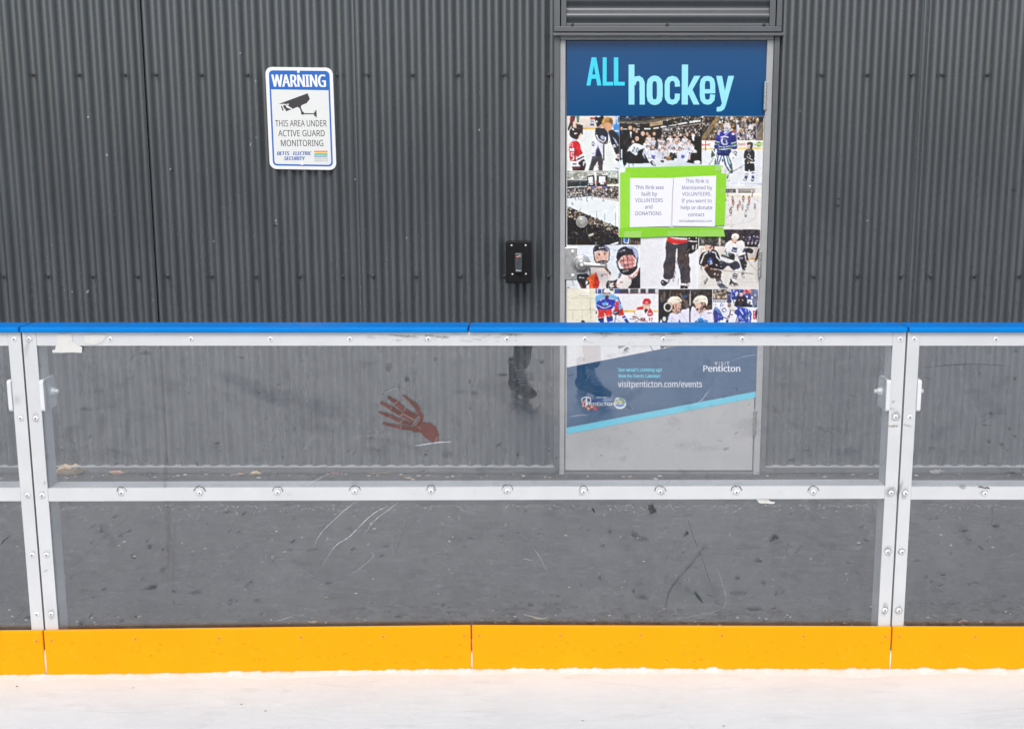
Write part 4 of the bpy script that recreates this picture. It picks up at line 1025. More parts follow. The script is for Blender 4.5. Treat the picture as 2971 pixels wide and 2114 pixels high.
A.crowd([(1250, 330), (1800, 100), (2230, 90), (2230, 160)], 60, [(120, 118, 112), (190, 186, 178), (40, 38, 38)], 24, rn)
for x, y in ((490, 280), (1310, 185), (1505, 140), (1730, 95), (1845, 70), (1800, 135)): A.ell(x, y, 18, 16, (245, 244, 240))
A.poly([(20, 450), (130, 450), (150, 900), (60, 1290), (20, 1230)], (24, 25, 31)); A.poly([(75, 470), (110, 500), (100, 580)], (70, 80, 150)); A.poly([(60, 970), (100, 970), (100, 1230), (60, 1200)], (214, 220, 226))
A.poly([(400, 480), (620, 560), (620, 800), (450, 800)], (24, 23, 24))
A.blob([(120, 520), (260, 460), (400, 490), (430, 700), (260, 800), (215, 900), (210, 1350), (115, 1345), (115, 800)], (22, 22, 25)); A.poly([(300, 490), (352, 490), (332, 690)], WH)
A.blob([(210, 1040), (300, 1010), (480, 1100), (620, 930), (760, 1030), (770, 1190), (860, 1320), (600, 1345), (300, 1345), (205, 1300)], (25, 25, 28))
faces = [(75, 400, 48), (310, 395, 58), (420, 430, 48), (480, 480, 42), (655, 545, 58), (770, 540, 46), (955, 545, 50), (1180, 600, 42), (1385, 630, 46), (1510, 575, 45), (1580, 640, 45), (1675, 570, 42), (1840, 550, 46), (1990, 560, 46), (820, 615, 48), (1790, 640, 48), (935, 690, 50), (495, 680, 58), (1080, 720, 46), (1170, 690, 42), (385, 760, 45), (750, 765, 54), (1910, 760, 44), (1640, 745, 44), (1490, 755, 45), (1335, 770, 48), (1570, 800, 46), (1280, 820, 36), (1150, 830, 42), (1245, 870, 40), (1810, 835, 48), (1960, 835, 40), (2040, 870, 38), (770, 900, 40), (920, 915, 54), (1395, 935, 44), (1180, 950, 46), (1490, 960, 40), (1660, 965, 50), (1255, 970, 34), (1100, 1010, 38)]
for x, y, r_ in faces:
    if x > 560 and y > 580:
        A.blob([(x - 75, y + 40), (x, y + 25), (x + 80, y + 45), (x + 95, y + 170), (x, y + 190), (x - 90, y + 165)], rn.choice([(226, 226, 233), (215, 214, 222), (232, 232, 236), (205, 205, 214), (60, 55, 60)]))
        A.line([(x - 75, y + 90), (x - 40, y + 170)], 12, (50, 50, 60)); A.line([(x + 60, y + 80), (x + 85, y + 150)], 12, (50, 48, 54))
    A.ell(x, y - r_ * .18, r_ * .98, r_ * 1.05, rn.choice([(40, 30, 26), (72, 52, 40), (120, 92, 66), (50, 40, 36)]) if r_ < 56 else (200, 170, 150)); A.ell(x + 2, y + r_ * .12, r_ * .74, r_ * .92, rn.choice([(232, 198, 178), (222, 184, 160), (212, 170, 146)]))
    A.line([(x - r_ * .4, y + r_ * .0), (x + r_ * .4, y)], r_ * .14, (120, 88, 76)); A.line([(x - r_ * .3, y + r_ * .55), (x + r_ * .3, y + r_ * .55)], r_ * .16, (190, 120, 110))
A.poly([(2040, 620), (2180, 640), (2235, 850), (2235, 1250), (2135, 1250), (2110, 1000), (2040, 960)], (22, 22, 24)); A.poly([(1980, 570), (2050, 570), (2040, 740), (1990, 720)], WH)
A.blob([(228, 1010), (400, 810), (620, 850), (720, 920), (560, 985), (480, 1125), (360, 1060), (300, 1010)], (230, 236, 242)); A.line([(385, 920), (430, 900), (440, 940), (365, 1030), (440, 1040)], 20, (40, 62, 74)); A.ring(505, 990, 28, 62, 18, (40, 62, 74)); A.blob([(215, 860), (260, 800), (400, 800), (300, 900), (250, 930)], (30, 34, 40))
A.blob([(750, 985), (900, 990), (1060, 980), (1090, 1150), (1110, 1250), (960, 1200), (750, 1185)], (228, 231, 246)); A.blob([(880, 1130), (905, 1110), (940, 1140), (970, 1110), (990, 1150), (950, 1195), (905, 1185)], (62, 82, 172))
A.blob([(790, 1230), (920, 1210), (965, 1290), (900, 1330), (850, 1330)], (228, 232, 238)); A.blob([(860, 1290), (920, 1270), (1000, 1400), (960, 1410), (870, 1360)], (44, 50, 62)); A.line([(910, 1290), (975, 1400)], 30, WH)
A.blob([(960, 1230), (1140, 1190), (1230, 1300), (1320, 1210), (1330, 1290), (1250, 1370), (1100, 1320), (980, 1290)], (226, 228, 232)); A.poly([(1120, 1260), (1230, 1260), (1215, 1330), (1150, 1310)], (70, 68, 70))
A.rect(1285, 1160, 1430, 1265, (172, 128, 88)); A.rect(1300, 1215, 1420, 1232, (120, 80, 50)); A.poly([(1315, 1020), (1365, 1020), (1350, 1100), (1365, 1165), (1320, 1165), (1330, 1100)], (204, 194, 156)); A.blob([(1370, 1080), (1460, 1060), (1500, 1240), (1440, 1250)], (30, 26, 26)); A.blob([(1480, 1060), (1570, 1090), (1570, 1200), (1500, 1190)], (40, 34, 34))
A.blob([(1580, 1100), (1720, 990), (1940, 1000), (1960, 1040), (1900, 1070), (1930, 1220), (1830, 1325), (1700, 1250), (1610, 1300), (1580, 1200)], (230, 233, 246)); A.blob([(1690, 1130), (1730, 1110), (1780, 1140), (1770, 1200), (1720, 1215), (1690, 1185)], (66, 96, 190)); A.blob([(1860, 1280), (1990, 1110), (2220, 1200), (2220, 1360), (1850, 1320)], (26, 25, 28)); A.ell(2122, 1315, 92, 54, (228, 233, 238)); A.rect(1880, 1120, 1935, 1240, SK)
A.folds(640, 780, 2050, 1150, 60, [(206, 206, 220), (214, 214, 226), (190, 190, 206)], rn); A.folds(130, 560, 420, 1300, 14, [(58, 54, 62), (24, 21, 25), (70, 66, 74)], rn); A.folds(250, 860, 600, 1010, 8, [(206, 206, 220), (214, 214, 226), (190, 190, 206)], rn); A.folds(780, 1000, 1060, 1160, 10, [(206, 206, 220), (214, 214, 226), (190, 190, 206)], rn)
done(A, 'group photo of a team in white jerseys round a trophy')

# -- goaltender with a child
A = photo('', 2030, 330, 7.733)
Rg = lambda y: (dxr(330 + y / 7.733) - 2030) * 7.733 - 14
A.poly([(40, 62), (Rg(62), 62), (Rg(1610), 1610), (40, 1610)], (229, 233, 236))
A.poly([(40, 62), (Rg(62), 62), (Rg(600), 600), (40, 600)], (44, 38, 33)); A.poly([(370, 62), (490, 62), (120, 590), (40, 590), (40, 520)], (140, 117, 78))
for k_ in range(9): A.line([(380 - k_ * 38, 110 + k_ * 55), (450 - k_ * 38, 110 + k_ * 55)], 6, (90, 72, 46))
A.poly([(1290, 200), (Rg(200), 190), (Rg(590), 590), (1270, 590)], (124, 115, 95)); A.poly([(1340, 62), (1440, 62), (1290, 340), (1240, 300)], (24, 23, 27))
for k_ in range(7): A.line([(1330 + k_ * 16, 215), (1300 + k_ * 20, 560)], 5, (80, 74, 64))
pal = [(206, 198, 186), (150, 132, 112), (92, 70, 56), (226, 222, 216), (178, 150, 110), (60, 50, 46), (215, 150, 60), (110, 104, 120), (34, 30, 28)]
A.crowd([(500, 70), (1330, 70), (1240, 590), (120, 590)], 620, pal, 34, rn, 6); A.crowd([(60, 70), (360, 70), (60, 420), (50, 300)], 70, pal[:4] + [(30, 30, 32)] * 3, 30, rn)
A.crowd([(820, 420), (1230, 420), (1230, 590), (820, 590)], 130, [(226, 224, 222), (190, 186, 190), (120, 100, 100), (50, 45, 50)], 36, rn)
A.ell(785, 395, 40, 42, (222, 92, 46)); A.poly([(1110, 250), (1200, 250), (1210, 350), (1100, 350)], (210, 206, 200)); A.rect(840, 250, 890, 410, (214, 216, 205))
for x in (203, 408, 826, 1050, 1272): A.line([(x, 200), (x + 2, 592)], 13, (150, 146, 186))
A.poly([(40, 603), (Rg(603), 603), (Rg(775), 775), (40, 790)], (236, 236, 229)); A.poly([(40, 780), (Rg(772), 770), (Rg(800), 800), (40, 806)], (236, 197, 96)); A.poly([(40, 806), (Rg(800), 800), (Rg(830), 812), (40, 815)], (240, 238, 230))
A.poly([(45, 675), (130, 690), (245, 660), (215, 690), (245, 725), (130, 710), (45, 730)], (226, 134, 124)); A.line([(130, 610), (132, 835)], 14, (176, 66, 66)); A.line([(125, 600), (330, 600)], 14, (210, 90, 90))
A.text('bank', 865, 1035, 714, 60, (204, 106, 92), .012); A.ell(1335, 686, 58, 60, (142, 196, 72)); A.text('on', 1290, 1378, 712, 56, (238, 242, 226), .02); A.text('e', 1225, 1268, 712, 52, (142, 196, 72), .02); A.text('f', 1402, 1425, 712, 72, (142, 196, 72), .02)
# goaltender
A.poly([(380, 915), (520, 940), (670, 925), (700, 1100), (750, 1460), (640, 1475), (500, 1240), (480, 1150), (335, 1150), (350, 950)], (236, 236, 236))
for P_, w_, c_ in (([(372, 930), (345, 1150)], 34, (58, 98, 76)), ([(418, 930), (385, 1145)], 30, (44, 76, 136)), ([(490, 945), (420, 1145)], 28, (44, 76, 136)), ([(535, 950), (570, 1130), (640, 1260), (735, 1335)], 30, (40, 62, 116)), ([(605, 940), (640, 1100), (700, 1230)], 26, (44, 76, 136)), ([(655, 940), (700, 1100), (728, 1310)], 44, (54, 94, 72)), ([(560, 1000), (600, 1180), (690, 1300)], 16, (58, 98, 76)), ([(510, 1010), (515, 1080)], 24, (34, 48, 60))): A.line(P_, w_, c_)
A.line([(500, 1180), (520, 1190)], 14, BK); A.line([(560, 1270), (605, 1305)], 8, (90, 90, 92)); A.poly([(600, 1370), (740, 1340), (745, 1440), (650, 1470), (600, 1450)], (228, 230, 230)); A.line([(640, 1370), (620, 1460)], 26, (64, 92, 84)); A.line([(610, 1505), (700, 1508)], 12, (150, 150, 150))
A.blob([(385, 810), (540, 815), (690, 800), (680, 930), (520, 945), (385, 912)], (28, 34, 86)); A.ell(440, 855, 40, 36, (58, 74, 150)); A.ell(600, 855, 50, 42, (44, 56, 122))
A.blob([(400, 450), (530, 390), (680, 390), (790, 440), (820, 560), (845, 740), (800, 800), (700, 790), (560, 800), (400, 800), (325, 760), (350, 620), (380, 500)], (42, 40, 142)); A.blob([(700, 440), (790, 500), (800, 640), (730, 650)], (36, 34, 120))
A.poly([(340, 625), (450, 650), (442, 712), (330, 682)], (62, 102, 84)); A.line([(345, 618), (452, 645)], 16, WH); A.line([(330, 684), (442, 712)], 16, WH)
A.poly([(700, 672), (830, 640), (842, 700), (702, 740)], (62, 102, 84)); A.line([(700, 668), (830, 634)], 16, WH); A.line([(702, 742), (842, 706)], 16, WH)
A.poly([(415, 745), (560, 755), (705, 722), (715, 770), (560, 795), (408, 790)], (62, 102, 84)); A.line([(420, 738), (560, 752), (700, 718)], 16, WH); A.line([(408, 796), (560, 800), (715, 776)], 14, WH)
A.poly([(460, 520), (560, 490), (660, 520), (640, 556), (570, 526), (475, 560)], (206, 208, 222)); A.line([(520, 560), (492, 600), (500, 660), (545, 692), (600, 685), (622, 650)], 44, (208, 212, 226)); A.poly([(530, 600), (560, 560), (620, 600), (615, 645), (560, 640)], (214, 218, 230)); A.ell(555, 600, 24, 22, (26, 28, 60)); A.poly([(540, 655), (600, 650), (585, 675), (550, 672)], (42, 40, 142))
A.line([(542, 415), (590, 475), (682, 380)], 20, WH); A.ell(616, 292, 78, 86, (226, 223, 226)); A.ell(590, 330, 46, 60, (200, 198, 204)); A.poly([(555, 365), (640, 380), (600, 435), (560, 430)], (216, 214, 220)); A.line([(570, 240), (640, 250), (690, 280)], 8, (150, 140, 160)); A.line([(560, 330), (650, 330)], 8, (90, 80, 90)); A.line([(580, 390), (630, 370)], 10, (70, 68, 76)); A.line([(540, 300), (690, 320)], 5, (150, 148, 160)); A.ell(750, 455, 40, 28, (212, 214, 226)); A.ell(425, 455, 28, 30, (180, 184, 205))
A.poly([(270, 775), (340, 800), (385, 920), (330, 950), (255, 1000)], (58, 96, 82)); A.line([(275, 790), (370, 930)], 26, WH); A.poly([(345, 800), (390, 830), (385, 925), (345, 900)], (232, 232, 234)); A.line([(310, 990), (215, 1150)], 12, (120, 120, 122))
A.blob([(670, 900), (720, 860), (800, 880), (830, 940), (740, 1045), (672, 1010)], (232, 232, 234)); A.poly([(690, 820), (840, 850), (820, 960), (760, 880)], (52, 88, 76)); A.line([(720, 820), (820, 900)], 24, WH); A.line([(730, 1000), (790, 985)], 12, (100, 100, 104))
# child
A.rect(1020, 1295, 1085, 1392, (228, 230, 236)); A.rect(1166, 1290, 1226, 1392, (228, 230, 236)); A.rect(1015, 1338, 1085, 1362, (74, 98, 128)); A.rect(1166, 1318, 1226, 1342, (74, 98, 128)); A.poly([(1012, 1390), (1080, 1392), (1060, 1480), (1000, 1470)], (58, 62, 118)); A.poly([(1168, 1392), (1226, 1390), (1220, 1470), (1160, 1480)], (58, 62, 118)); A.poly([(980, 1470), (1058, 1450), (1050, 1500), (985, 1510)], (44, 40, 42)); A.poly([(1158, 1470), (1215, 1450), (1212, 1515), (1152, 1518)], (44, 40, 42)); A.ell(1020, 1472, 26, 16, (220, 218, 220)); A.ell(1190, 1470, 24, 16, (220, 218, 220))
A.poly([(1015, 1110), (1225, 1112), (1236, 1282), (1130, 1302), (1110, 1240), (1085, 1302), (1010, 1282)], (38, 34, 36)); A.blob([(1010, 840), (1080, 800), (1170, 800), (1228, 850), (1228, 1000), (1220, 1110), (1120, 1118), (1020, 1110), (990, 1020)], (36, 31, 34)); A.line([(1070, 810), (1108, 860), (1150, 810)], 14, (200, 190, 190)); A.poly([(1100, 885), (1150, 960), (1090, 1022), (1045, 960)], (172, 170, 172)); A.ell(1098, 950, 26, 32, BK); A.poly([(1130, 1082), (1222, 1086), (1222, 1112), (1130, 1112)], WH); A.line([(990, 1020), (1040, 1015)], 22, WH); A.line([(1120, 1000), (1190, 1050)], 20, WH); A.line([(1075, 1045), (1160, 1080)], 12, (220, 180, 90)); A.line([(1090, 1080), (1075, 1120)], 22, WH); A.ell(1020, 1060, 30, 40, (46, 42, 46))
A.ell(1108, 740, 44, 62, (218, 184, 168)); A.blob([(1060, 700), (1070, 650), (1130, 632), (1190, 660), (1190, 740), (1160, 810), (1130, 760), (1140, 700)], (62, 57, 60)); A.line([(1070, 750), (1100, 800)], 8, (70, 60, 62)); A.line([(1050, 1122), (860, 1235), (660, 1342)], [6, 12, 18], (66, 62, 63)); A.line([(720, 1148), (765, 1150)], 6, (120, 120, 125))
A.poly([(620, 1545), (Rg(1560), 1558), (Rg(1590), 1592), (640, 1568)], (206, 206, 236)); A.line([(760, 1320), (1400, 1390)], 6, (214, 205, 210)); A.line([(1250, 1215), (1400, 1222)], 5, (205, 196, 200))
A.folds(360, 430, 820, 760, 26, [(30, 30, 110), (62, 64, 176), (24, 24, 92)], rn); A.folds(1010, 840, 1220, 1080, 10, [(58, 54, 62), (24, 21, 25), (70, 66, 74)], rn); A.folds(520, 1150, 700, 1450, 10, [(206, 206, 220), (214, 214, 226), (190, 190, 206)], rn); A.folds(60, 830, 1380, 1560, 14, [(220, 224, 230), (236, 238, 240)], rn)
done(A, 'photo of a goaltender in blue beside a small child in black')

# -- arena bowl
A = photo('', 1640, 495, 7.218)
A.rect(42, 8, 1122, 1560, (232, 238, 240)); A.rect(42, 8, 1122, 205, (196, 200, 194))
for k_ in range(16): A.line([(42, 20 + k_ * 11 + rn.uniform(-6, 6)), (300, 20 + k_ * 11 + rn.uniform(-14, 14)), (600, 30 + k_ * 10 + rn.uniform(-14, 14))], rn.uniform(3, 8), rn.choice([(120, 124, 118), (150, 156, 148), (230, 234, 228), (90, 92, 88)]))
A.crowd([(42, 60), (1120, 20), (1120, 110), (42, 180)], 60, [(238, 240, 236), (110, 112, 106), (160, 164, 156)], 26, rn)
A.rect(42, 200, 470, 345, (46, 49, 51)); A.line([(42, 230), (440, 215)], 22, (84, 88, 92)); A.line([(310, 220), (310, 330)], 12, (120, 124, 120)); A.poly([(880, 150), (1122, 120), (1122, 285), (880, 300)], (104, 104, 90)); A.crowd([(890, 180), (1120, 160), (1120, 270), (890, 280)], 40, [(60, 58, 50), (190, 186, 160), (36, 34, 32)], 26, rn)
for x in (955, 1000, 1040, 1080): A.ell(x, 125, 15, 46, (226, 230, 220))
A.poly([(42, 345), (460, 325), (1122, 330), (1122, 640), (540, 540), (42, 585)], (66, 58, 54)); A.crowd([(42, 400), (1120, 330), (1120, 600), (42, 560)], 420, [(204, 196, 188), (150, 136, 124), (92, 80, 72), (40, 36, 36), (226, 222, 216), (120, 120, 130)], 24, rn, 5); A.line([(30, 355), (450, 332)], 20, (220, 222, 214)); A.line([(880, 300), (1122, 285)], 18, (236, 230, 200)); A.line([(545, 520), (650, 400)], 14, (190, 170, 140)); A.rect(385, 400, 412, 490, (190, 170, 140)); A.line([(110, 450), (190, 530)], 12, (150, 140, 130)); A.line([(42, 575), (540, 530), (1122, 590)], 18, (110, 112, 130))
A.poly([(42, 585), (540, 538), (1122, 645), (1118, 1190), (660, 1010), (110, 775), (42, 745)], (232, 238, 240)); A.poly([(560, 545), (1115, 600), (1112, 640), (570, 572)], (228, 216, 204)); A.line([(1108, 596), (1106, 640)], 8, (190, 90, 70)); A.line([(540, 540), (1118, 645)], 4, (150, 130, 120))
A.poly([(42, 742), (110, 772), (660, 1010), (1118, 1190), (1118, 1560), (42, 1560)], (28, 26, 29)); A.crowd([(42, 745), (1115, 1195), (1115, 1330), (42, 960)], 330, [(190, 176, 150), (120, 110, 96), (226, 216, 190), (60, 54, 50), (150, 120, 100), (30, 28, 30)], 24, rn, 5); A.crowd([(42, 1000), (1115, 1320), (1115, 1540), (42, 1540)], 50, [(70, 66, 64), (50, 48, 50), (110, 104, 96)], 26, rn)
A.line([(440, 1210), (460, 1310), (540, 1460)], 10, (120, 116, 110)); A.blob([(490, 1340), (600, 1310), (570, 1360), (500, 1375)], (206, 198, 184)); A.blob([(190, 1290), (240, 1290), (270, 1345), (240, 1335)], (110, 106, 100)); A.line([(50, 1415), (120, 1390), (180, 1415)], 12, (74, 70, 66)); A.line([(1010, 1300), (1110, 1310)], 16, (170, 90, 90)); A.poly([(900, 1560), (1112, 1488), (1112, 1530), (990, 1560)], (230, 230, 230))
for x, y in ((150, 690), (458, 630), (800, 620), (558, 566), (455, 575), (335, 592), (280, 582), (215, 592)): A.line([(x, y - 24), (x - 6, y + 8)], 11, (62, 80, 88)); A.line([(x - 6, y), (x - 18, y + 34)], 6, (70, 84, 90)); A.line([(x, y), (x + 18, y + 34)], 6, (70, 84, 90))
for x, y0_, y1_ in ((312, 785, 840), (345, 795, 855), (400, 760, 860), (515, 800, 900), (655, 840, 990), (828, 890, 1040), (1052, 880, 1160)): A.line([(x, y0_), (x, y1_)], 7 if x in (312, 345, 1052) else 4, (120, 126, 130))
A.line([(450, 890), (750, 830), (1110, 745)], 4, (206, 206, 208))
A.poly([(455, 112), (605, 85), (640, 372), (470, 384)], (42, 40, 42)); A.poly([(655, 52), (888, 75), (872, 370), (650, 378)], (46, 44, 46)); A.poly([(478, 138), (575, 130), (585, 262), (490, 266)], (238, 240, 242)); A.poly([(706, 124), (838, 118), (840, 248), (706, 256)], (238, 240, 242)); A.poly([(600, 42), (662, 42), (652, 300), (630, 300)], (228, 230, 228)); A.poly([(440, 98), (600, 62), (600, 90), (455, 120)], (224, 226, 222)); A.poly([(668, 62), (885, 72), (885, 100), (670, 100)], (220, 222, 218)); A.rect(690, 72, 780, 92, (70, 72, 70))
A.rect(472, 335, 546, 380, (222, 176, 156)); A.rect(548, 330, 636, 376, (122, 112, 172)); A.rect(652, 330, 766, 374, (224, 170, 150)); A.rect(768, 325, 872, 360, (112, 106, 168)); A.rect(512, 270, 575, 305, (226, 226, 226)); A.rect(735, 260, 812, 292, (226, 226, 226)); A.rect(680, 210, 695, 270, (190, 60, 54)); A.rect(596, 215, 616, 290, (190, 80, 64)); A.rect(838, 210, 860, 290, (196, 90, 60)); A.rect(470, 270, 500, 320, (150, 160, 160))
done(A, 'photo of an arena bowl with a game under the scoreboard')

# -- sliver of a club banner
A = photo('', 1640, 700, 10.147)
A.rect(1560, -135, 2232, 112, (56, 53, 52)); A.rect(1560, -135, 1655, 112, (62, 64, 70)); A.line([(1662, -130), (1668, 112)], 14, (200, 200, 196)); A.poly([(1712, -135), (1890, -135), (1868, 76), (1722, 52)], (236, 236, 236)); A.poly([(1738, -135), (1862, -135), (1846, 42), (1750, 28)], (30, 112, 206)); A.line([(1922, -60), (1902, 112)], 12, (196, 170, 130)); A.line([(1960, -10), (2030, 60)], 8, (150, 140, 130))
A.text('VEE', 2040, 2205, 55, 80, (206, 128, 82), .03, lean=.25, base1=108)
done(A, 'dark sliver of a photo with a blue and white banner')

# -- small game from above
A = photo('', 2090, 535, 11.6)
Rf = lambda y: (dxr(535 + y / 11.6) - 2090) * 11.6 - 30
A.poly([(20, 60), (Rf(60), 60), (Rf(1508), 1508), (20, 1508)], (229, 227, 225)); A.poly([(20, 60), (Rf(60), 60), (Rf(160), 160), (20, 160)], (224, 224, 222))
A.rect(60, 158, 522, 292, (76, 74, 66)); A.rect(195, 210, 275, 240, (170, 180, 170)); A.rect(318, 170, 338, 292, (200, 198, 190)); A.rect(402, 170, 420, 292, (200, 198, 190)); A.rect(340, 200, 400, 250, (150, 150, 140)); A.poly([(585, 160), (1170, 160), (1170, 292), (580, 292)], (164, 153, 148)); A.poly([(620, 250), (1050, 262), (1160, 285), (600, 292)], (60, 50, 46)); A.line([(583, 165), (1168, 165)], 10, (90, 86, 82)); A.line([(590, 190), (590, 292)], 22, (226, 222, 212))
A.poly([(20, 294), (Rf(294), 300), (Rf(400), 402), (20, 402)], (237, 233, 223)); A.line([(20, 412), (Rf(412), 412)], 14, (236, 214, 158)); A.rect(240, 292, 266, 428, (184, 98, 78)); A.poly([(1068, 200), (1098, 270), (1078, 424), (1048, 424)], (84, 84, 86)); A.poly([(1050, 190), (1078, 190), (1060, 300), (1046, 300)], (230, 228, 220)); A.line([(1090, 450), (1370, 620)], 8, (170, 168, 168)); A.line([(255, 430), (300, 880)], 8, (200, 180, 180))
A.poly([(308, 1080), (372, 1080), (412, 1490), (318, 1490)], (233, 216, 216)); A.line([(170, 1350), (450, 1352), (750, 1310), (1000, 1240), (1150, 1130), (1200, 1000), (1150, 900)], 7, (186, 182, 180), smooth=True); A.line([(400, 905), (520, 830)], 7, (206, 196, 196)); A.line([(790, 1180), (735, 1300)], 7, (140, 138, 138))
for x, y, c_, s_ in ((410, 480, (90, 92, 84), 1), (430, 620, (150, 58, 56), 1.1), (655, 625, (150, 58, 56), 1), (775, 470, (140, 60, 60), 1.1), (970, 480, (140, 74, 66), 1.1), (968, 610, (150, 58, 56), 1), (592, 760, (150, 64, 60), 1), (745, 745, (120, 128, 142), 1), (915, 745, (100, 122, 150), 1), (1160, 725, (96, 116, 132), 1), (350, 905, (74, 68, 60), 1.25), (855, 960, (180, 180, 174), 1.2)):
    A.ell(x, y - 72 * s_, 15 * s_, 24 * s_, (120, 96, 84)); A.line([(x - 14, y + 40), (x - 22 * s_, y + 130 * s_)], 13, (104, 100, 98)); A.line([(x + 14, y + 40), (x + 18 * s_, y + 130 * s_)], 13, (104, 100, 98)); A.ell(x, y, 38 * s_, 66 * s_, c_); A.ell(x + 2, y + 4, 19 * s_, 34 * s_, (232, 226, 226))
A.poly([(790, 1030), (845, 1060), (900, 1020), (850, 1100)], (74, 72, 72)); A.ell(860, 880, 20, 34, (96, 96, 94)); A.blob([(340, 720), (430, 700), (420, 790), (340, 800)], (206, 204, 196)); A.poly([(350, 790), (420, 760), (400, 810)], BK); A.line([(180, 460), (190, 560)], 20, (110, 112, 106)); A.line([(270, 1040), (200, 1150)], 7, (120, 118, 116))
done(A, 'photo of a children game seen from above')

# -- two smiling children in cages
A = photo('', 1640, 700, 10.147)
A.rect(40, 105, 2220, 1392, (226, 231, 237)); 
for x0_, y0_, x1_, y1_ in ((360, 330, 700, 350), (1350, 470, 1520, 450), (1320, 540, 1500, 520), (1900, 140, 2215, 170), (1200, 200, 1600, 270), (1330, 200, 1500, 300), (2120, 580, 2215, 570), (400, 450, 800, 480)): A.line([(x0_, y0_), (x1_, y1_)], 16, (192, 206, 220))
A.blob([(60, 1140), (330, 1150), (480, 1392), (60, 1392)], (222, 228, 232)); A.line([(215, 1140), (240, 1300)], 18, (110, 120, 128)); A.poly([(55, 1370), (110, 1340), (130, 1392), (55, 1392)], (196, 130, 110))
A.blob([(700, 850), (900, 790), (1150, 780), (1330, 900), (1400, 1050), (1300, 1150), (1240, 1392), (960, 1392), (760, 1000)], (226, 217, 214)); A.poly([(1130, 795), (1215, 770), (1345, 930), (1340, 1000), (1250, 920)], (60, 38, 38)); A.poly([(1130, 795), (1180, 800), (1335, 1000), (1290, 960)], (222, 166, 92)); A.poly([(740, 1005), (910, 908), (1020, 1230), (960, 1392), (715, 1392), (690, 1150), (630, 1130)], (238, 90, 32)); A.poly([(910, 908), (1022, 1230), (960, 1392), (810, 1392), (850, 1130)], (184, 46, 44)); A.line([(760, 1020), (880, 960)], 18, (250, 140, 60))
A.rect(1065, 970, 1095, 1040, (90, 80, 84)); A.rect(1110, 965, 1220, 990, (206, 130, 128)); A.line([(1000, 1260), (1080, 1130)], 10, (190, 182, 182)); A.line([(1200, 1040), (1240, 1110)], 12, (240, 236, 236))
A.line([(620, 1140), (680, 1160), (690, 1250), (600, 1290), (595, 1392)], 56, (232, 210, 180)); A.line([(620, 1140), (680, 1160), (690, 1250), (600, 1290), (595, 1392)], 38, (40, 32, 34))
A.blob([(350, 980), (520, 960), (640, 950), (720, 1010), (620, 1130), (570, 1392), (480, 1392), (400, 1240), (345, 1120)], (36, 34, 39)); A.ell(440, 1065, 40, 18, WH); A.ell(530, 1080, 40, 14, WH); A.line([(640, 930), (700, 1000)], 26, (210, 206, 208)); A.poly([(390, 1200), (440, 1210), (520, 1392), (470, 1392)], (140, 60, 60)); A.line([(720, 800), (740, 990)], 30, (50, 46, 52))
A.blob([(1240, 1170), (1440, 1150), (1540, 1110), (1500, 1250), (1520, 1392), (1225, 1392)], (46, 42, 62)); A.line([(1250, 1180), (1430, 1150)], 10, WH); A.blob([(1310, 1250), (1440, 1210), (1400, 1270), (1440, 1330), (1330, 1360)], (220, 214, 198)); A.line([(1360, 1300), (1430, 1300)], 14, (46, 42, 62)); A.ell(1500, 1270, 26, 50, (200, 90, 90))
A.blob([(890, 290), (1080, 260), (1260, 290), (1245, 500), (1150, 610), (980, 610), (890, 500)], (226, 182, 162)); A.line([(940, 350), (1020, 360)], 16, (120, 80, 64)); A.ell(995, 390, 40, 20, (70, 46, 42)); A.ell(1165, 385, 34, 18, (70, 46, 42)); A.ell(1105, 500, 44, 24, (236, 196, 180)); A.line([(1120, 340), (1220, 345)], 14, (120, 80, 64)); A.ell(930, 500, 30, 60, (226, 150, 120))
A.blob([(930, 610), (1080, 555), (1240, 570), (1210, 650), (1060, 680), (940, 650)], (44, 32, 37)); A.blob([(825, 330), (820, 230), (890, 130), (1010, 105), (1140, 115), (1270, 180), (1310, 270), (1230, 300), (1050, 290), (890, 300)], (37, 34, 47)); A.blob([(1130, 130), (1270, 180), (1305, 260), (1220, 250)], (120, 122, 150)); A.poly([(980, 180), (1130, 165), (1120, 195), (990, 210)], (206, 206, 212)); A.ell(865, 228, 14, 12, WH)
A.line([(835, 330), (865, 540), (930, 640)], 34, (46, 42, 52)); A.line([(1305, 290), (1285, 540), (1200, 650)], 32, (50, 46, 56))
for P_ in ([(840, 320), (1000, 275), (1300, 265)], [(850, 430), (900, 430)], [(900, 540), (1290, 560)], [(930, 620), (1240, 630)], [(940, 280), (945, 400)], [(1040, 265), (1050, 400)], [(1110, 260), (1125, 300)], [(1060, 550), (1065, 640)], [(1160, 480), (1165, 620)], [(870, 310), (880, 470)], [(1260, 420), (1300, 410)]): A.line(P_, 13, (222, 216, 220))
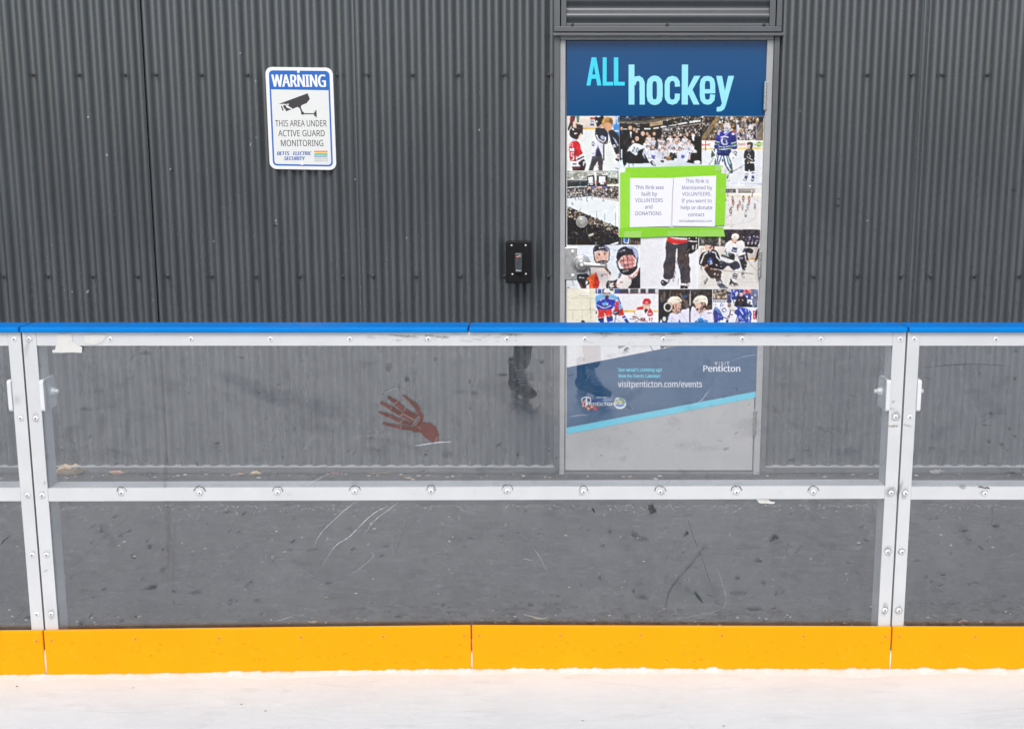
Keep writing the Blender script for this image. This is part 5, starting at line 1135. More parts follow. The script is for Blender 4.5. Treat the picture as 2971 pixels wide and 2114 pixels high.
A.blob([(2225, 780), (2218, 1392), (1860, 1392), (1910, 1100), (1990, 1040), (2110, 900)], (36, 32, 37)); A.blob([(1640, 980), (1850, 1000), (1950, 1100), (1920, 1290), (1760, 1392), (1570, 1385), (1510, 1300), (1560, 1130)], (233, 226, 221)); A.blob([(1590, 930), (1660, 980), (1590, 1100), (1560, 1070)], (110, 110, 124)); A.poly([(1830, 1000), (1890, 1020), (1955, 1110), (1880, 1080)], (214, 104, 84)); A.poly([(2195, 800), (2130, 960), (1965, 1110), (1990, 1020)], (232, 118, 78)); A.poly([(2130, 930), (2110, 1000), (1965, 1110), (2040, 1000)], (230, 216, 206)); A.rect(1590, 1180, 1690, 1215, (206, 140, 130)); A.line([(1580, 1240), (1700, 1220)], 9, (70, 62, 62)); A.poly([(1540, 1250), (1570, 1240), (1570, 1310), (1550, 1320)], (60, 52, 54)); A.poly([(1500, 1350), (1580, 1370), (1600, 1392), (1510, 1392)], BK)
A.blob([(1595, 540), (1700, 420), (1950, 400), (2045, 520), (2040, 700), (1960, 785), (1720, 805), (1620, 700)], (224, 152, 142)); A.blob([(1600, 560), (1640, 470), (1760, 420), (1700, 520)], (236, 200, 190)); A.ell(1660, 555, 40, 16, (90, 54, 56)); A.ell(1850, 505, 46, 16, (90, 54, 56)); A.line([(1650, 700), (1780, 720), (1920, 665)], 26, (150, 70, 72)); A.line([(1660, 694), (1780, 706), (1900, 666)], 12, (236, 214, 206)); A.ell(1780, 620, 60, 34, (238, 180, 168)); A.line([(1600, 650), (1700, 800)], 30, (228, 226, 230))
A.blob([(1510, 500), (1520, 370), (1580, 240), (1680, 175), (1810, 150), (2000, 185), (2110, 270), (2150, 410), (2130, 560), (2060, 500), (1950, 400), (1700, 425), (1600, 540), (1560, 600)], (38, 32, 42)); A.blob([(1980, 200), (2100, 270), (2150, 430), (2100, 520), (2060, 440), (2010, 320)], (180, 190, 222)); A.blob([(1790, 150), (1930, 165), (2030, 220), (1900, 215)], (160, 180, 222)); A.line([(1520, 560), (1560, 760), (1640, 900)], 40, (56, 56, 66)); A.line([(1500, 560), (1510, 720), (1600, 880)], 14, (150, 160, 172)); A.line([(2130, 500), (2110, 640), (2090, 740)], 40, (60, 58, 70)); A.line([(2085, 540), (2070, 690)], 18, (214, 214, 222))
A.blob([(1600, 815), (1720, 812), (1850, 800), (1980, 775), (2110, 715), (2110, 810), (2000, 930), (1850, 1005), (1640, 940)], (39, 31, 38)); A.text('CCM', 1572, 1762, 336, 50, (228, 228, 232), .03, base1=280); A.text('CCM', 1692, 1862, 912, 42, (228, 228, 232), .03, base1=872)
for P_ in ([(1600, 600), (1800, 560), (2050, 550)], [(1640, 720), (1800, 690), (2040, 655)], [(1700, 430), (1720, 600), (1760, 800)], [(1815, 400), (1830, 560), (1865, 790)], [(1960, 470), (1985, 770)]): A.line(P_, 14, (70, 34, 46))
A.folds(960, 850, 1320, 1350, 18, [(206, 196, 196), (240, 234, 232), (190, 180, 182)], rn); A.folds(700, 1000, 960, 1350, 12, [(206, 60, 30), (252, 130, 60)], rn); A.folds(1560, 1010, 1900, 1340, 12, [(216, 208, 204), (244, 238, 234)], rn); A.folds(1900, 900, 2200, 1380, 12, [(58, 54, 62), (24, 21, 25), (70, 66, 74)], rn); A.folds(900, 140, 1260, 280, 12, [(60, 58, 74), (24, 22, 30), (96, 96, 118)], rn, .5); A.folds(1560, 200, 2080, 420, 18, [(60, 56, 70), (24, 20, 28), (90, 88, 104)], rn, .5); A.folds(900, 300, 1240, 560, 14, [(206, 158, 138), (240, 204, 188), (214, 140, 120)], rn); A.folds(1640, 460, 2030, 780, 14, [(206, 128, 122), (240, 180, 170), (196, 116, 112)], rn)
done(A, 'close photo of two smiling children in caged helmets')

# -- trousers and skates on white
A = photo('', 1855, 680, 9.844)
A.rect(36, 60, 1690, 1556, (233, 233, 237))
A.blob([(785, 170), (930, 260), (1080, 282), (1400, 215), (1420, 500), (1412, 620), (1438, 720), (1422, 880), (1465, 980), (1440, 1120), (1452, 1380), (1320, 1400), (1200, 1400), (1175, 1200), (1160, 1080), (1120, 900), (1080, 750), (1092, 450), (1060, 408), (1042, 560), (1030, 800), (1025, 950), (990, 1130), (945, 1255), (790, 1290), (690, 1230), (695, 1050), (688, 860), (755, 680), (760, 520), (748, 370)], (64, 57, 62))
A.line([(760, 880), (850, 900), (1000, 880)], 14, (48, 42, 47)); A.line([(1180, 990), (1280, 1030), (1440, 980)], 18, (48, 42, 47)); A.line([(770, 690), (800, 800)], 12, (86, 78, 82)); A.line([(1200, 860), (1320, 920), (1410, 860)], 14, (84, 77, 82))
A.poly([(790, 60), (850, 85), (1410, 150), (1330, 228), (1080, 277), (900, 255), (785, 170)], (223, 44, 44)); A.poly([(830, 78), (1000, 75), (1425, 90), (1420, 152), (1130, 145), (1000, 130)], WH); A.poly([(940, 65), (1440, 60), (1430, 105), (1000, 78)], (30, 30, 32))
A.blob([(1390, 60), (1700, 60), (1710, 150), (1680, 380), (1600, 470), (1500, 545), (1420, 545), (1340, 500), (1380, 320)], (35, 32, 36)); A.line([(1400, 190), (1650, 205)], 28, WH); A.rect(1410, 95, 1450, 140, WH); A.rect(1610, 70, 1640, 130, WH); A.line([(1640, 270), (1615, 450)], 26, WH); A.rect(1505, 315, 1552, 440, (186, 186, 186)); A.line([(1365, 500), (1435, 425)], 24, (170, 166, 164)); A.rect(1325, 575, 1360, 620, (140, 138, 140))
A.blob([(615, 1340), (680, 1295), (800, 1360), (780, 1440), (700, 1475), (625, 1430)], (50, 46, 50)); A.poly([(665, 1240), (700, 1260), (800, 1330), (795, 1365), (690, 1300)], (232, 228, 230)); A.poly([(800, 1290), (900, 1290), (820, 1390)], (208, 204, 206)); A.line([(820, 1300), (830, 1370)], 14, (70, 66, 70)); A.ell(665, 1365, 26, 18, (200, 190, 190)); A.line([(880, 1350), (650, 1540)], 10, (180, 178, 180))
A.poly([(1180, 1450), (1392, 1455), (1385, 1556), (1172, 1556)], (46, 43, 48)); A.blob([(1190, 1430), (1260, 1390), (1370, 1460), (1200, 1455)], (230, 226, 228)); A.poly([(1340, 1410), (1450, 1370), (1430, 1500), (1395, 1520)], (214, 210, 212)); A.line([(1360, 1400), (1420, 1450)], 12, (80, 76, 80)); A.ell(1280, 1525, 24, 14, (180, 176, 178))
A.folds(760, 320, 1030, 1230, 22, [(80, 73, 78), (50, 44, 49), (92, 85, 90)], rn); A.folds(1100, 420, 1430, 1350, 22, [(80, 73, 78), (50, 44, 49), (92, 85, 90)], rn)
done(A, 'photo of dark trousers and skates on a white ground')

# -- two players chasing
A = photo('', 2020, 660, 8.779)
Ri = lambda y: (dxr(660 + y / 8.779) - 2020) * 8.779 - 14
A.poly([(60, 45), (Ri(45), 45), (Ri(1562), 1562), (58, 1562)], (224, 220, 214)); A.poly([(70, 50), (Ri(50), 50), (Ri(500), 500), (70, 480)], (42, 35, 41))
A.crowd([(750, 70), (1640, 70), (1640, 320), (750, 200)], 120, [(66, 56, 62), (92, 78, 80), (30, 26, 32), (54, 46, 60)], 34, rn); A.crowd([(1130, 220), (1640, 220), (1640, 350), (1130, 350)], 70, [(120, 110, 130), (170, 164, 176), (50, 44, 60)], 24, rn)
for x in (1220, 1330, 1430, 1520): A.poly([(x - 25, 372), (x + 25, 368), (x + 5, 435), (x - 30, 435)], (178, 172, 178))
A.rect(85, 240, 735, 470, (58, 54, 54)); A.crowd([(90, 250), (730, 250), (730, 460), (90, 460)], 60, [(86, 78, 70), (40, 38, 40), (120, 110, 100), (70, 84, 60)], 50, rn); A.rect(125, 310, 200, 400, (150, 142, 136)); A.rect(640, 320, 730, 400, (140, 134, 128)); A.rect(578, 100, 628, 470, (214, 208, 200)); A.line([(500, 400), (535, 435), (575, 360)], 16, (220, 216, 210))
A.poly([(75, 465), (740, 485), (Ri(505), 500), (Ri(785), 780), (75, 700)], (219, 210, 203)); A.poly([(1250, 775), (Ri(775), 775), (Ri(815), 815), (1250, 815)], (218, 152, 92)); A.rect(412, 475, 466, 550, (150, 60, 54)); A.line([(120, 640), (130, 520), (190, 530), (150, 580)], 14, (130, 116, 116))
for y in (1320, 1385, 1460): A.line([(60 if y != 1320 else 980, y), (500 if y == 1460 else 1540, y)], 6, (204, 199, 195))
A.poly([(1572, 540), (Ri(520), 515), (1600, 700), (1525, 860), (1488, 850), (1530, 700)], (46, 40, 42)); A.poly([(1565, 470), (1610, 380), (Ri(380), 370), (Ri(500), 500), (1570, 500)], (206, 202, 202)); A.poly([(1500, 560), (1560, 540), (1510, 690)], (196, 170, 166)); A.ell(1485, 868, 26, 16, (150, 146, 146))
A.line([(1440, 565), (Ri(500), 490)], 14, (120, 112, 108))
A.blob([(1030, 700), (1120, 620), (1240, 610), (1310, 700), (1290, 900), (1280, 1000), (1240, 1092), (1175, 1060), (1120, 900), (1090, 800)], (42, 39, 47)); A.poly([(1165, 1070), (1240, 1092), (1225, 1170), (1155, 1150)], (190, 186, 192)); A.poly([(1150, 1140), (1228, 1150), (1220, 1195), (1145, 1185)], (70, 78, 110)); A.poly([(1145, 1185), (1215, 1195), (1232, 1270), (1215, 1295), (1150, 1240)], (150, 146, 148)); A.poly([(1190, 1240), (1235, 1265), (1215, 1296)], BK); A.rect(1225, 945, 1268, 962, (190, 186, 190)); A.ell(1250, 1040, 18, 18, (214, 210, 212)); A.line([(1245, 700), (1270, 860)], 26, (222, 196, 186)); A.line([(1280, 700), (1330, 880)], 40, (50, 46, 52)); A.line([(1330, 720), (1345, 860)], 14, (214, 208, 208)); A.line([(1340, 890), (1550, 1110)], 10, (172, 164, 158)); A.ell(1310, 870, 30, 30, (208, 200, 196)); A.rect(1080, 760, 1180, 795, (150, 150, 170))
A.blob([(640, 830), (850, 905), (985, 850), (1085, 900), (1115, 1020), (1000, 1075), (970, 1110), (890, 1040), (810, 970), (680, 1072), (650, 940)], (52, 50, 66)); A.poly([(980, 1080), (1125, 1030), (1075, 1200), (1020, 1395), (890, 1345), (945, 1130)], (232, 230, 229))
for P_, w_ in (([(945, 1165), (1065, 1205)], 26), ([(925, 1215), (1050, 1260)], 44), ([(915, 1265), (1030, 1310)], 24)): A.line(P_, w_, (58, 56, 60))
A.blob([(880, 1290), (945, 1390), (1050, 1430), (1055, 1480), (850, 1475), (858, 1390)], (46, 43, 46)); A.poly([(930, 1390), (1030, 1400), (1000, 1430)], (170, 166, 168))
for x in (870, 910, 950, 990, 1035): A.ell(x, 1465, 14, 14, (222, 218, 218))
A.blob([(740, 440), (800, 370), (890, 325), (1050, 345), (1180, 335), (1240, 470), (1240, 650), (1010, 720), (990, 830), (850, 905), (640, 830), (610, 770), (700, 640)], (233, 231, 229)); A.poly([(650, 690), (985, 800), (960, 842), (635, 735)], (42, 44, 54)); A.line([(640, 672), (980, 780)], 14, (70, 110, 96)); A.poly([(930, 500), (1052, 522), (1032, 642), (888, 610)], (58, 62, 98)); A.poly([(920, 545), (960, 580), (1036, 580), (1030, 600), (940, 595)], (220, 222, 228)); A.text('14', 740, 850, 700, 90, (56, 84, 84), .03, base1=720); A.line([(720, 640), (760, 540)], 14, (56, 70, 80)); A.blob([(850, 650), (980, 690), (965, 790), (850, 770)], (40, 38, 42)); A.poly([(1190, 570), (1250, 500), (1260, 620), (1170, 640)], (70, 74, 116))
A.line([(1040, 740), (1150, 690), (1270, 655)], 30, (238, 236, 234)); A.blob([(1260, 535), (1390, 530), (1455, 590), (1420, 665), (1320, 640), (1250, 660)], (44, 39, 43)); A.ell(965, 335, 68, 66, (216, 172, 152)); A.poly([(960, 390), (1030, 370), (1000, 415)], (60, 44, 44)); A.blob([(900, 250), (915, 185), (990, 150), (1070, 175), (1090, 240), (1050, 310), (1010, 300), (900, 275)], (237, 232, 222)); A.ell(980, 240, 18, 8, (120, 116, 110))
A.poly([(190, 1360), (275, 1262), (305, 1330), (240, 1430), (190, 1440)], (120, 112, 112)); A.poly([(190, 1390), (250, 1410), (235, 1438), (192, 1442)], (40, 34, 36)); A.poly([(490, 1295), (620, 1288), (690, 1440), (820, 1545), (800, 1562), (620, 1540), (540, 1460)], (72, 76, 98)); A.line([(520, 1395), (640, 1370)], 20, WH); A.line([(540, 1430), (650, 1400)], 16, WH); A.poly([(620, 1500), (760, 1500), (830, 1555), (640, 1545)], (140, 138, 144)); A.poly([(780, 1530), (830, 1552), (790, 1562)], BK)
A.blob([(240, 1095), (420, 1060), (640, 1110), (635, 1200), (610, 1300), (430, 1290), (360, 1275), (290, 1190)], (60, 52, 52)); A.line([(455, 1205), (490, 1160)], 26, WH); A.line([(540, 1220), (560, 1190)], 22, WH)
A.blob([(270, 605), (400, 560), (500, 585), (580, 700), (615, 850), (665, 930), (665, 1095), (420, 1055), (330, 1080), (200, 1000), (72, 930), (90, 760), (150, 650)], (33, 29, 35)); A.line([(290, 622), (195, 690), (112, 922)], 34, WH); A.line([(395, 620), (490, 640), (520, 750), (612, 855)], 28, WH); A.line([(280, 600), (350, 660), (420, 600)], 14, (100, 120, 170)); A.blob([(275, 870), (330, 800), (375, 760), (400, 800), (440, 860), (400, 910), (310, 920)], (62, 94, 166)); A.ell(372, 865, 18, 28, WH); A.line([(340, 940), (415, 910)], 26, (214, 216, 222)); A.line([(500, 935), (535, 975)], 26, WH); A.line([(605, 915), (660, 915)], 16, (150, 146, 150)); A.rect(615, 985, 655, 1005, (180, 178, 180))
A.poly([(310, 540), (390, 560), (380, 620), (330, 625)], (222, 180, 146)); A.blob([(225, 450), (290, 430), (345, 480), (330, 560), (270, 580), (235, 540)], (226, 190, 170)); A.blob([(215, 410), (260, 355), (350, 345), (415, 400), (400, 490), (380, 540), (340, 540), (335, 460), (250, 440)], (54, 52, 56)); A.ell(360, 480, 18, 34, (214, 168, 148)); A.line([(300, 370), (350, 360)], 12, (180, 178, 180))
A.poly([(190, 990), (290, 935), (305, 985), (215, 1040)], (216, 190, 184)); A.line([(215, 1000), (285, 965)], 22, (176, 70, 66)); A.blob([(215, 1040), (320, 980), (350, 1055), (245, 1110)], (52, 44, 46)); A.line([(365, 1050), (520, 1070), (700, 1090), (980, 1125), (1450, 1182)], [34, 22, 20, 18, 22], (176, 158, 142)); A.line([(365, 1045), (560, 1065)], 12, (224, 206, 200)); A.line([(1440, 1180), (1560, 1140)], 34, (214, 210, 206))
A.folds(680, 400, 1200, 800, 20, [(206, 206, 220), (214, 214, 226), (190, 190, 206)], rn, -.3); A.folds(120, 640, 620, 1040, 20, [(58, 54, 62), (24, 21, 25), (70, 66, 74)], rn, -.2); A.folds(300, 1110, 620, 1270, 10, [(58, 54, 62), (24, 21, 25), (70, 66, 74)], rn); A.folds(680, 860, 1080, 1040, 12, [(70, 68, 86), (38, 36, 48)], rn); A.folds(80, 1100, 1580, 1540, 16, [(214, 210, 205), (232, 229, 224)], rn)
done(A, 'photo of a black and a white jersey player chasing')

# -- pale wall with a door
A = photo('', 1640, 830, 8.302)
A.rect(45, 64, 722, 985, (233, 228, 208)); A.poly([(320, 72), (590, 72), (590, 240), (320, 240)], (240, 236, 220)); A.line([(320, 242), (590, 238), (596, 72)], 8, (196, 190, 172))
for P_ in ([(45, 270), (300, 262)], [(45, 296), (720, 290)], [(600, 250), (600, 300)], [(180, 570), (180, 800)], [(408, 560), (408, 800)], [(45, 572), (720, 572)], [(640, 540), (640, 850)], [(45, 818), (290, 818), (296, 845)], [(45, 848), (720, 852)], [(620, 245), (720, 245)], [(605, 300), (605, 560)]): A.line(P_, 6, (190, 186, 168))
A.line([(600, 540), (618, 780)], 8, (150, 146, 134)); A.ell(598, 545, 12, 16, (130, 128, 120)); A.rect(45, 855, 722, 985, (238, 236, 230)); A.blob([(380, 880), (400, 820), (450, 830), (480, 880), (490, 985), (380, 985)], (52, 46, 48)); A.ell(450, 900, 26, 26, (226, 180, 160))
done(A, 'photo of a pale hall wall beside the ice')

# -- blue and red players
A = photo('', 1640, 830, 8.302)
A.rect(728, 64, 2238, 985, (233, 233, 237)); A.rect(728, 64, 2238, 182, (64, 68, 86))
for x0_, x1_ in ((765, 790), (865, 890), (1160, 1190), (1520, 1568), (1760, 1815), (1940, 2000), (2170, 2238)): A.rect(x0_, 64, x1_, 182, (208, 208, 212))
A.rect(790, 64, 862, 182, (52, 72, 140)); A.rect(1192, 64, 1300, 182, (54, 86, 150)); A.rect(1570, 100, 1758, 182, (84, 92, 96)); A.line([(1100, 182), (2238, 178)], 9, (190, 74, 70)); A.line([(1270, 190), (1275, 560)], 5, (206, 206, 210)); A.rect(1410, 578, 2230, 630, (240, 200, 92)); A.rect(1380, 630, 2230, 985, (238, 239, 243))
A.line([(1200, 760), (1370, 905)], 8, (120, 122, 128)); A.poly([(1310, 520), (1380, 485), (1425, 700), (1275, 712)], (218, 50, 46)); A.line([(1385, 490), (1428, 700)], 14, WH); A.poly([(1360, 735), (1440, 705), (1560, 905), (1480, 900)], (62, 72, 182)); A.line([(1390, 795), (1470, 760)], 30, (222, 226, 240)); A.poly([(1480, 880), (1550, 905), (1500, 950)], BK)
A.ell(1118, 150, 48, 44, (228, 228, 230)); A.blob([(740, 235), (930, 190), (1080, 190), (1250, 255), (1340, 400), (1395, 520), (1300, 565), (1200, 560), (1160, 480), (780, 520), (735, 400)], (112, 182, 232)); A.line([(1270, 260), (1340, 430)], 22, (60, 70, 170)); A.line([(1340, 430), (1390, 520)], 20, (232, 232, 240))
A.poly([(735, 490), (780, 540), (775, 640), (735, 640)], (222, 226, 236)); A.poly([(730, 600), (765, 600), (765, 668), (730, 668)], (48, 44, 58)); A.blob([(760, 400), (830, 340), (950, 285), (1180, 315), (1180, 470), (1100, 560), (940, 575), (775, 550)], (42, 50, 166)); A.line([(830, 350), (950, 285)], 26, (226, 190, 214)); A.line([(1020, 285), (1180, 325)], 22, (226, 200, 220)); A.line([(755, 450), (900, 520), (980, 525), (1100, 465)], 26, (206, 214, 240)); A.poly([(885, 405), (930, 410), (940, 465), (895, 450)], (206, 206, 226)); A.poly([(1040, 405), (995, 410), (985, 465), (1030, 460)], (206, 206, 226)); A.poly([(936, 380), (1006, 380), (970, 495), (928, 490)], (78, 170, 226))
A.poly([(820, 800), (930, 785), (935, 985), (830, 985)], (46, 56, 166)); A.poly([(990, 760), (1140, 735), (1165, 985), (1040, 985)], (46, 56, 166)); A.line([(1020, 890), (1150, 850)], 30, (216, 222, 240)); A.poly([(790, 775), (935, 765), (930, 820), (800, 840)], (40, 36, 44)); A.poly([(990, 730), (1130, 705), (1140, 760), (1000, 780)], (40, 36, 44)); A.line([(1010, 740), (1110, 735)], 12, (214, 206, 180))
A.poly([(778, 560), (1130, 555), (1145, 700), (990, 722), (945, 640), (940, 755), (792, 772)], (217, 50, 46)); A.line([(780, 560), (795, 770)], 14, (226, 226, 236)); A.line([(1118, 560), (1140, 700)], 12, (226, 226, 236)); A.line([(795, 768), (940, 752)], 16, (206, 206, 216)); A.line([(990, 722), (1140, 700)], 16, (206, 206, 216))
A.poly([(1220, 330), (1290, 380), (1290, 590), (1150, 610), (1200, 500)], (214, 40, 50)); A.ell(1240, 350, 26, 26, (232, 210, 216)); A.blob([(1140, 640), (1210, 590), (1295, 590), (1280, 680), (1180, 695)], (46, 42, 56)); A.line([(1150, 660), (1270, 610)], 16, WH); A.line([(1225, 690), (1165, 985)], 18, (62, 84, 130))
A.ell(1005, 200, 64, 62, (192, 168, 168)); A.ell(1010, 262, 50, 34, (48, 42, 54)); A.line([(950, 180), (1060, 180)], 14, (120, 100, 104)); A.blob([(925, 120), (960, 65), (1050, 62), (1085, 110), (1075, 150), (935, 155)], (234, 232, 233))
A.blob([(1700, 590), (1870, 545), (2010, 555), (2130, 600), (2165, 750), (2150, 985), (1600, 985), (1640, 720)], (238, 236, 239)); A.poly([(1700, 572), (1745, 510), (1862, 480), (1895, 560)], (208, 40, 46)); A.blob([(1990, 620), (2040, 530), (2110, 630), (2095, 710), (1980, 712)], (212, 40, 46)); A.rect(1990, 650, 2085, 680, (240, 220, 220)); A.text('17', 2003, 2110, 838, 76, (140, 44, 56), .05); A.text('RHW', 1815, 1930, 838, 76, (110, 40, 50), .05); A.poly([(1895, 590), (1990, 590), (1930, 662)], (70, 42, 46)); A.line([(1700, 740), (1820, 830), (1980, 850)], 18, (130, 44, 54)); A.poly([(1620, 720), (1690, 722), (1710, 765), (1620, 745)], (130, 46, 54)); A.line([(1550, 795), (1690, 780)], 14, (60, 56, 60)); A.line([(1660, 590), (1660, 680)], 16, (150, 60, 66)); A.line([(1640, 905), (1760, 820)], 14, (150, 70, 76)); A.poly([(1600, 890), (2150, 870), (2150, 985), (1600, 985)], (186, 40, 60)); A.rect(1830, 880, 1960, 985, (236, 230, 232))
A.ell(1955, 480, 74, 78, (229, 192, 172)); A.ell(1952, 570, 46, 26, (56, 46, 50)); A.line([(1905, 455), (2005, 455)], 14, (120, 84, 72)); A.line([(1870, 430), (1890, 560)], 10, (150, 130, 130)); A.line([(2040, 430), (2020, 560)], 10, (150, 130, 130)); A.blob([(1860, 420), (1880, 340), (1920, 300), (2010, 300), (2055, 350), (2060, 420), (1990, 430), (1920, 430)], (206, 36, 46)); A.poly([(1925, 380), (2000, 382), (2000, 402), (1925, 400)], (240, 220, 220))
A.folds(760, 240, 1300, 540, 24, [(34, 42, 140), (84, 130, 210), (60, 70, 190)], rn); A.folds(790, 580, 1130, 740, 12, [(180, 36, 36), (236, 84, 74)], rn); A.folds(1660, 620, 2130, 980, 14, [(206, 206, 220), (214, 214, 226), (190, 190, 206)], rn)
done(A, 'photo of blue jersey players and a red helmeted child')

# -- two laughing players
A = photo('', 1900, 830, 7.248)
A.rect(75, 66, 1214, 985, (47, 42, 42)); A.crowd([(80, 70), (1210, 70), (1210, 400), (80, 400)], 60, [(66, 58, 56), (36, 32, 33), (84, 72, 66)], 60, rn)
for P_, w_ in (([(200, 110), (215, 180), (180, 320)], 32), ([(330, 100), (310, 180), (330, 240)], 28), ([(530, 150), (590, 270), (690, 390)], 44), ([(700, 170), (650, 240)], 22), ([(130, 240), (150, 340)], 40), ([(850, 110), (830, 180)], 30)): A.line(P_, w_, (112, 92, 82))
A.ell(630, 215, 34, 36, (48, 90, 150)); A.rect(640, 370, 720, 480, (96, 88, 86))
A.blob([(80, 420), (180, 400), (300, 600), (260, 790), (80, 790)], (33, 31, 34)); A.blob([(235, 985), (260, 740), (300, 600), (380, 555), (470, 590), (560, 500), (640, 490), (735, 500), (745, 985)], (229, 227, 241)); A.line([(300, 600), (245, 790)], 16, (90, 120, 200)); A.poly([(490, 985), (495, 760), (515, 690), (535, 740), (552, 800), (560, 985)], (52, 62, 166)); A.line([(560, 560), (640, 700), (700, 780)], 8, (190, 186, 206)); A.ell(200, 690, 38, 52, (214, 214, 210)); A.poly([(95, 790), (130, 690), (170, 790), (170, 985), (95, 985)], (222, 222, 236))
A.poly([(370, 480), (460, 490), (470, 600), (375, 560)], (206, 164, 140)); A.blob([(400, 350), (470, 340), (560, 360), (545, 420), (560, 450), (530, 540), (470, 550), (410, 470)], (212, 172, 150)); A.line([(440, 380), (450, 520), (540, 560)], 14, (40, 34, 36)); A.poly([(530, 460), (570, 470), (540, 560)], (60, 46, 44)); A.line([(480, 470), (540, 480)], 16, (150, 90, 80))
A.blob([(265, 330), (300, 260), (370, 220), (480, 220), (550, 270), (565, 320), (480, 345), (400, 370), (360, 440), (345, 360)], (236, 229, 213)); A.ell(275, 440, 80, 92, (38, 34, 36)); A.ring(275, 440, 78, 84, 26, (224, 220, 216)); A.ell(350, 390, 30, 40, (200, 160, 140)); A.line([(470, 270), (530, 300)], 9, (70, 66, 64))
A.blob([(765, 985), (765, 470), (860, 460), (940, 575), (1060, 500), (1200, 486), (1212, 600), (1212, 985)], (230, 228, 242)); A.poly([(940, 545), (1060, 440), (1090, 500), (960, 580)], (216, 172, 152)); A.blob([(1060, 440), (1200, 400), (1212, 480), (1090, 500)], (80, 62, 54))
A.poly([(965, 640), (985, 678), (1027, 670), (1015, 715), (1062, 700), (1112, 722), (1105, 985), (842, 985), (836, 742), (882, 715), (912, 728), (900, 672), (945, 678)], (52, 132, 208)); A.poly([(905, 725), (930, 725), (950, 770), (1000, 722), (1020, 722), (960, 830), (940, 830)], (36, 40, 62)); A.poly([(1090, 560), (1190, 550), (1190, 570), (1090, 580)], (120, 116, 120)); A.poly([(940, 610), (1005, 596), (1005, 606), (940, 620)], (90, 100, 140))
A.blob([(830, 370), (940, 350), (1000, 400), (990, 480), (930, 560), (890, 540), (850, 470), (860, 430)], (226, 186, 170)); A.blob([(870, 470), (920, 465), (910, 500), (880, 510)], (72, 30, 30)); A.line([(870, 468), (918, 464)], 9, (240, 236, 230)); A.line([(985, 400), (960, 480), (965, 560)], 13, (40, 34, 36)); A.line([(1060, 440), (970, 475)], 12, (40, 34, 36)); A.poly([(800, 340), (835, 360), (840, 460), (815, 430)], (70, 62, 66)); A.ell(1028, 380, 22, 42, (206, 150, 130))
A.blob([(805, 330), (840, 250), (930, 198), (1040, 200), (1105, 260), (1110, 350), (1080, 420), (1060, 350), (980, 345), (830, 362)], (236, 230, 215)); A.line([(840, 330), (920, 290)], 10, (70, 66, 64)); A.line([(1040, 268), (1070, 262)], 8, (110, 104, 100)); A.line([(970, 340), (1000, 360)], 14, (60, 90, 70))
A.line([(752, 80), (735, 260), (738, 760)], [16, 24, 22], (40, 36, 38)); A.line([(752, 80), (738, 210), (742, 300), (738, 420)], [8, 14, 24, 12], (234, 232, 234))
A.folds(260, 600, 730, 790, 22, [(206, 206, 220), (214, 214, 226), (190, 190, 206)], rn); A.folds(780, 490, 1200, 780, 18, [(206, 206, 220), (214, 214, 226), (190, 190, 206)], rn); A.folds(830, 380, 990, 540, 10, [(206, 164, 148), (240, 204, 190), (190, 140, 124)], rn); A.folds(420, 360, 550, 540, 8, [(190, 150, 130), (230, 192, 170)], rn)
done(A, 'photo of two laughing players in white helmets')

# -- face-off crouch in front of a crowd
A = photo('', 1900, 830, 7.248)
Rl = lambda y: (dxr(830 + y / 7.248) - 1900) * 7.248 - 14
A.poly([(1218, 66), (Rl(66), 66), (Rl(985), 985), (1218, 985)], (234, 236, 242)); A.poly([(1218, 66), (Rl(66), 66), (Rl(280), 280), (1218, 280)], (52, 62, 144))
A.crowd([(1530, 70), (2170, 70), (2170, 270), (1530, 270)], 110, [(70, 84, 176), (206, 210, 230), (40, 48, 120), (120, 130, 190), (36, 40, 92)], 34, rn); A.rect(1218, 66, 1540, 275, (112, 106, 98)); A.crowd([(1222, 70), (1540, 70), (1540, 270), (1222, 270)], 60, [(190, 186, 176), (70, 66, 62), (140, 132, 120), (44, 42, 42), (216, 190, 170)], 44, rn)
A.rect(1890, 66, 2040, 140, (200, 66, 60)); A.crowd([(1880, 70), (2040, 70), (2040, 140), (1880, 140)], 24, [(226, 150, 130), (180, 50, 50)], 30, rn); A.blob([(2040, 80), (2180, 80), (2180, 260), (2150, 440), (2060, 400)], (104, 112, 140)); A.ell(2040, 240, 24, 30, (206, 212, 226)); A.ell(2110, 190, 18, 24, (200, 206, 220))
A.rect(1218, 282, 1720, 445, (234, 235, 238)); A.text('HERWOO', 1226, 1510, 346, 50, (60, 62, 70), .02); A.text('S', 1634, 1672, 348, 50, (60, 62, 70), .02); A.rect(1218, 278, 1700, 284, (90, 96, 130)); A.rect(1700, 430, 2170, 445, (44, 66, 150)); A.text('LY', 1226, 1300, 410, 36, (150, 152, 158), .02)
A.blob([(1680, 420), (1720, 260), (1790, 200), (1880, 200), (1940, 290), (1950, 430)], (39, 38, 52)); A.ell(1815, 165, 36, 54, (222, 182, 164)); A.line([(1780, 115), (1850, 125)], 34, (50, 44, 48)); A.rect(1755, 280, 1860, 315, (206, 160, 140)); A.ell(1808, 305, 30, 26, (28, 28, 32)); A.rect(1786, 330, 1834, 415, (60, 62, 72)); A.ell(1985, 330, 46, 50, (220, 222, 226)); A.ell(1995, 350, 22, 24, (90, 92, 100)); A.poly([(1900, 340), (2060, 400), (2060, 432), (1930, 430)], (44, 46, 64))
A.text('B', 2066, 2130, 695, 185, (212, 66, 62), .05); A.rect(1540, 762, 2130, 790, (240, 208, 120)); A.line([(1218, 690), (1270, 650)], 14, (220, 90, 96)); A.line([(1540, 690), (1590, 640)], 14, (214, 90, 100))
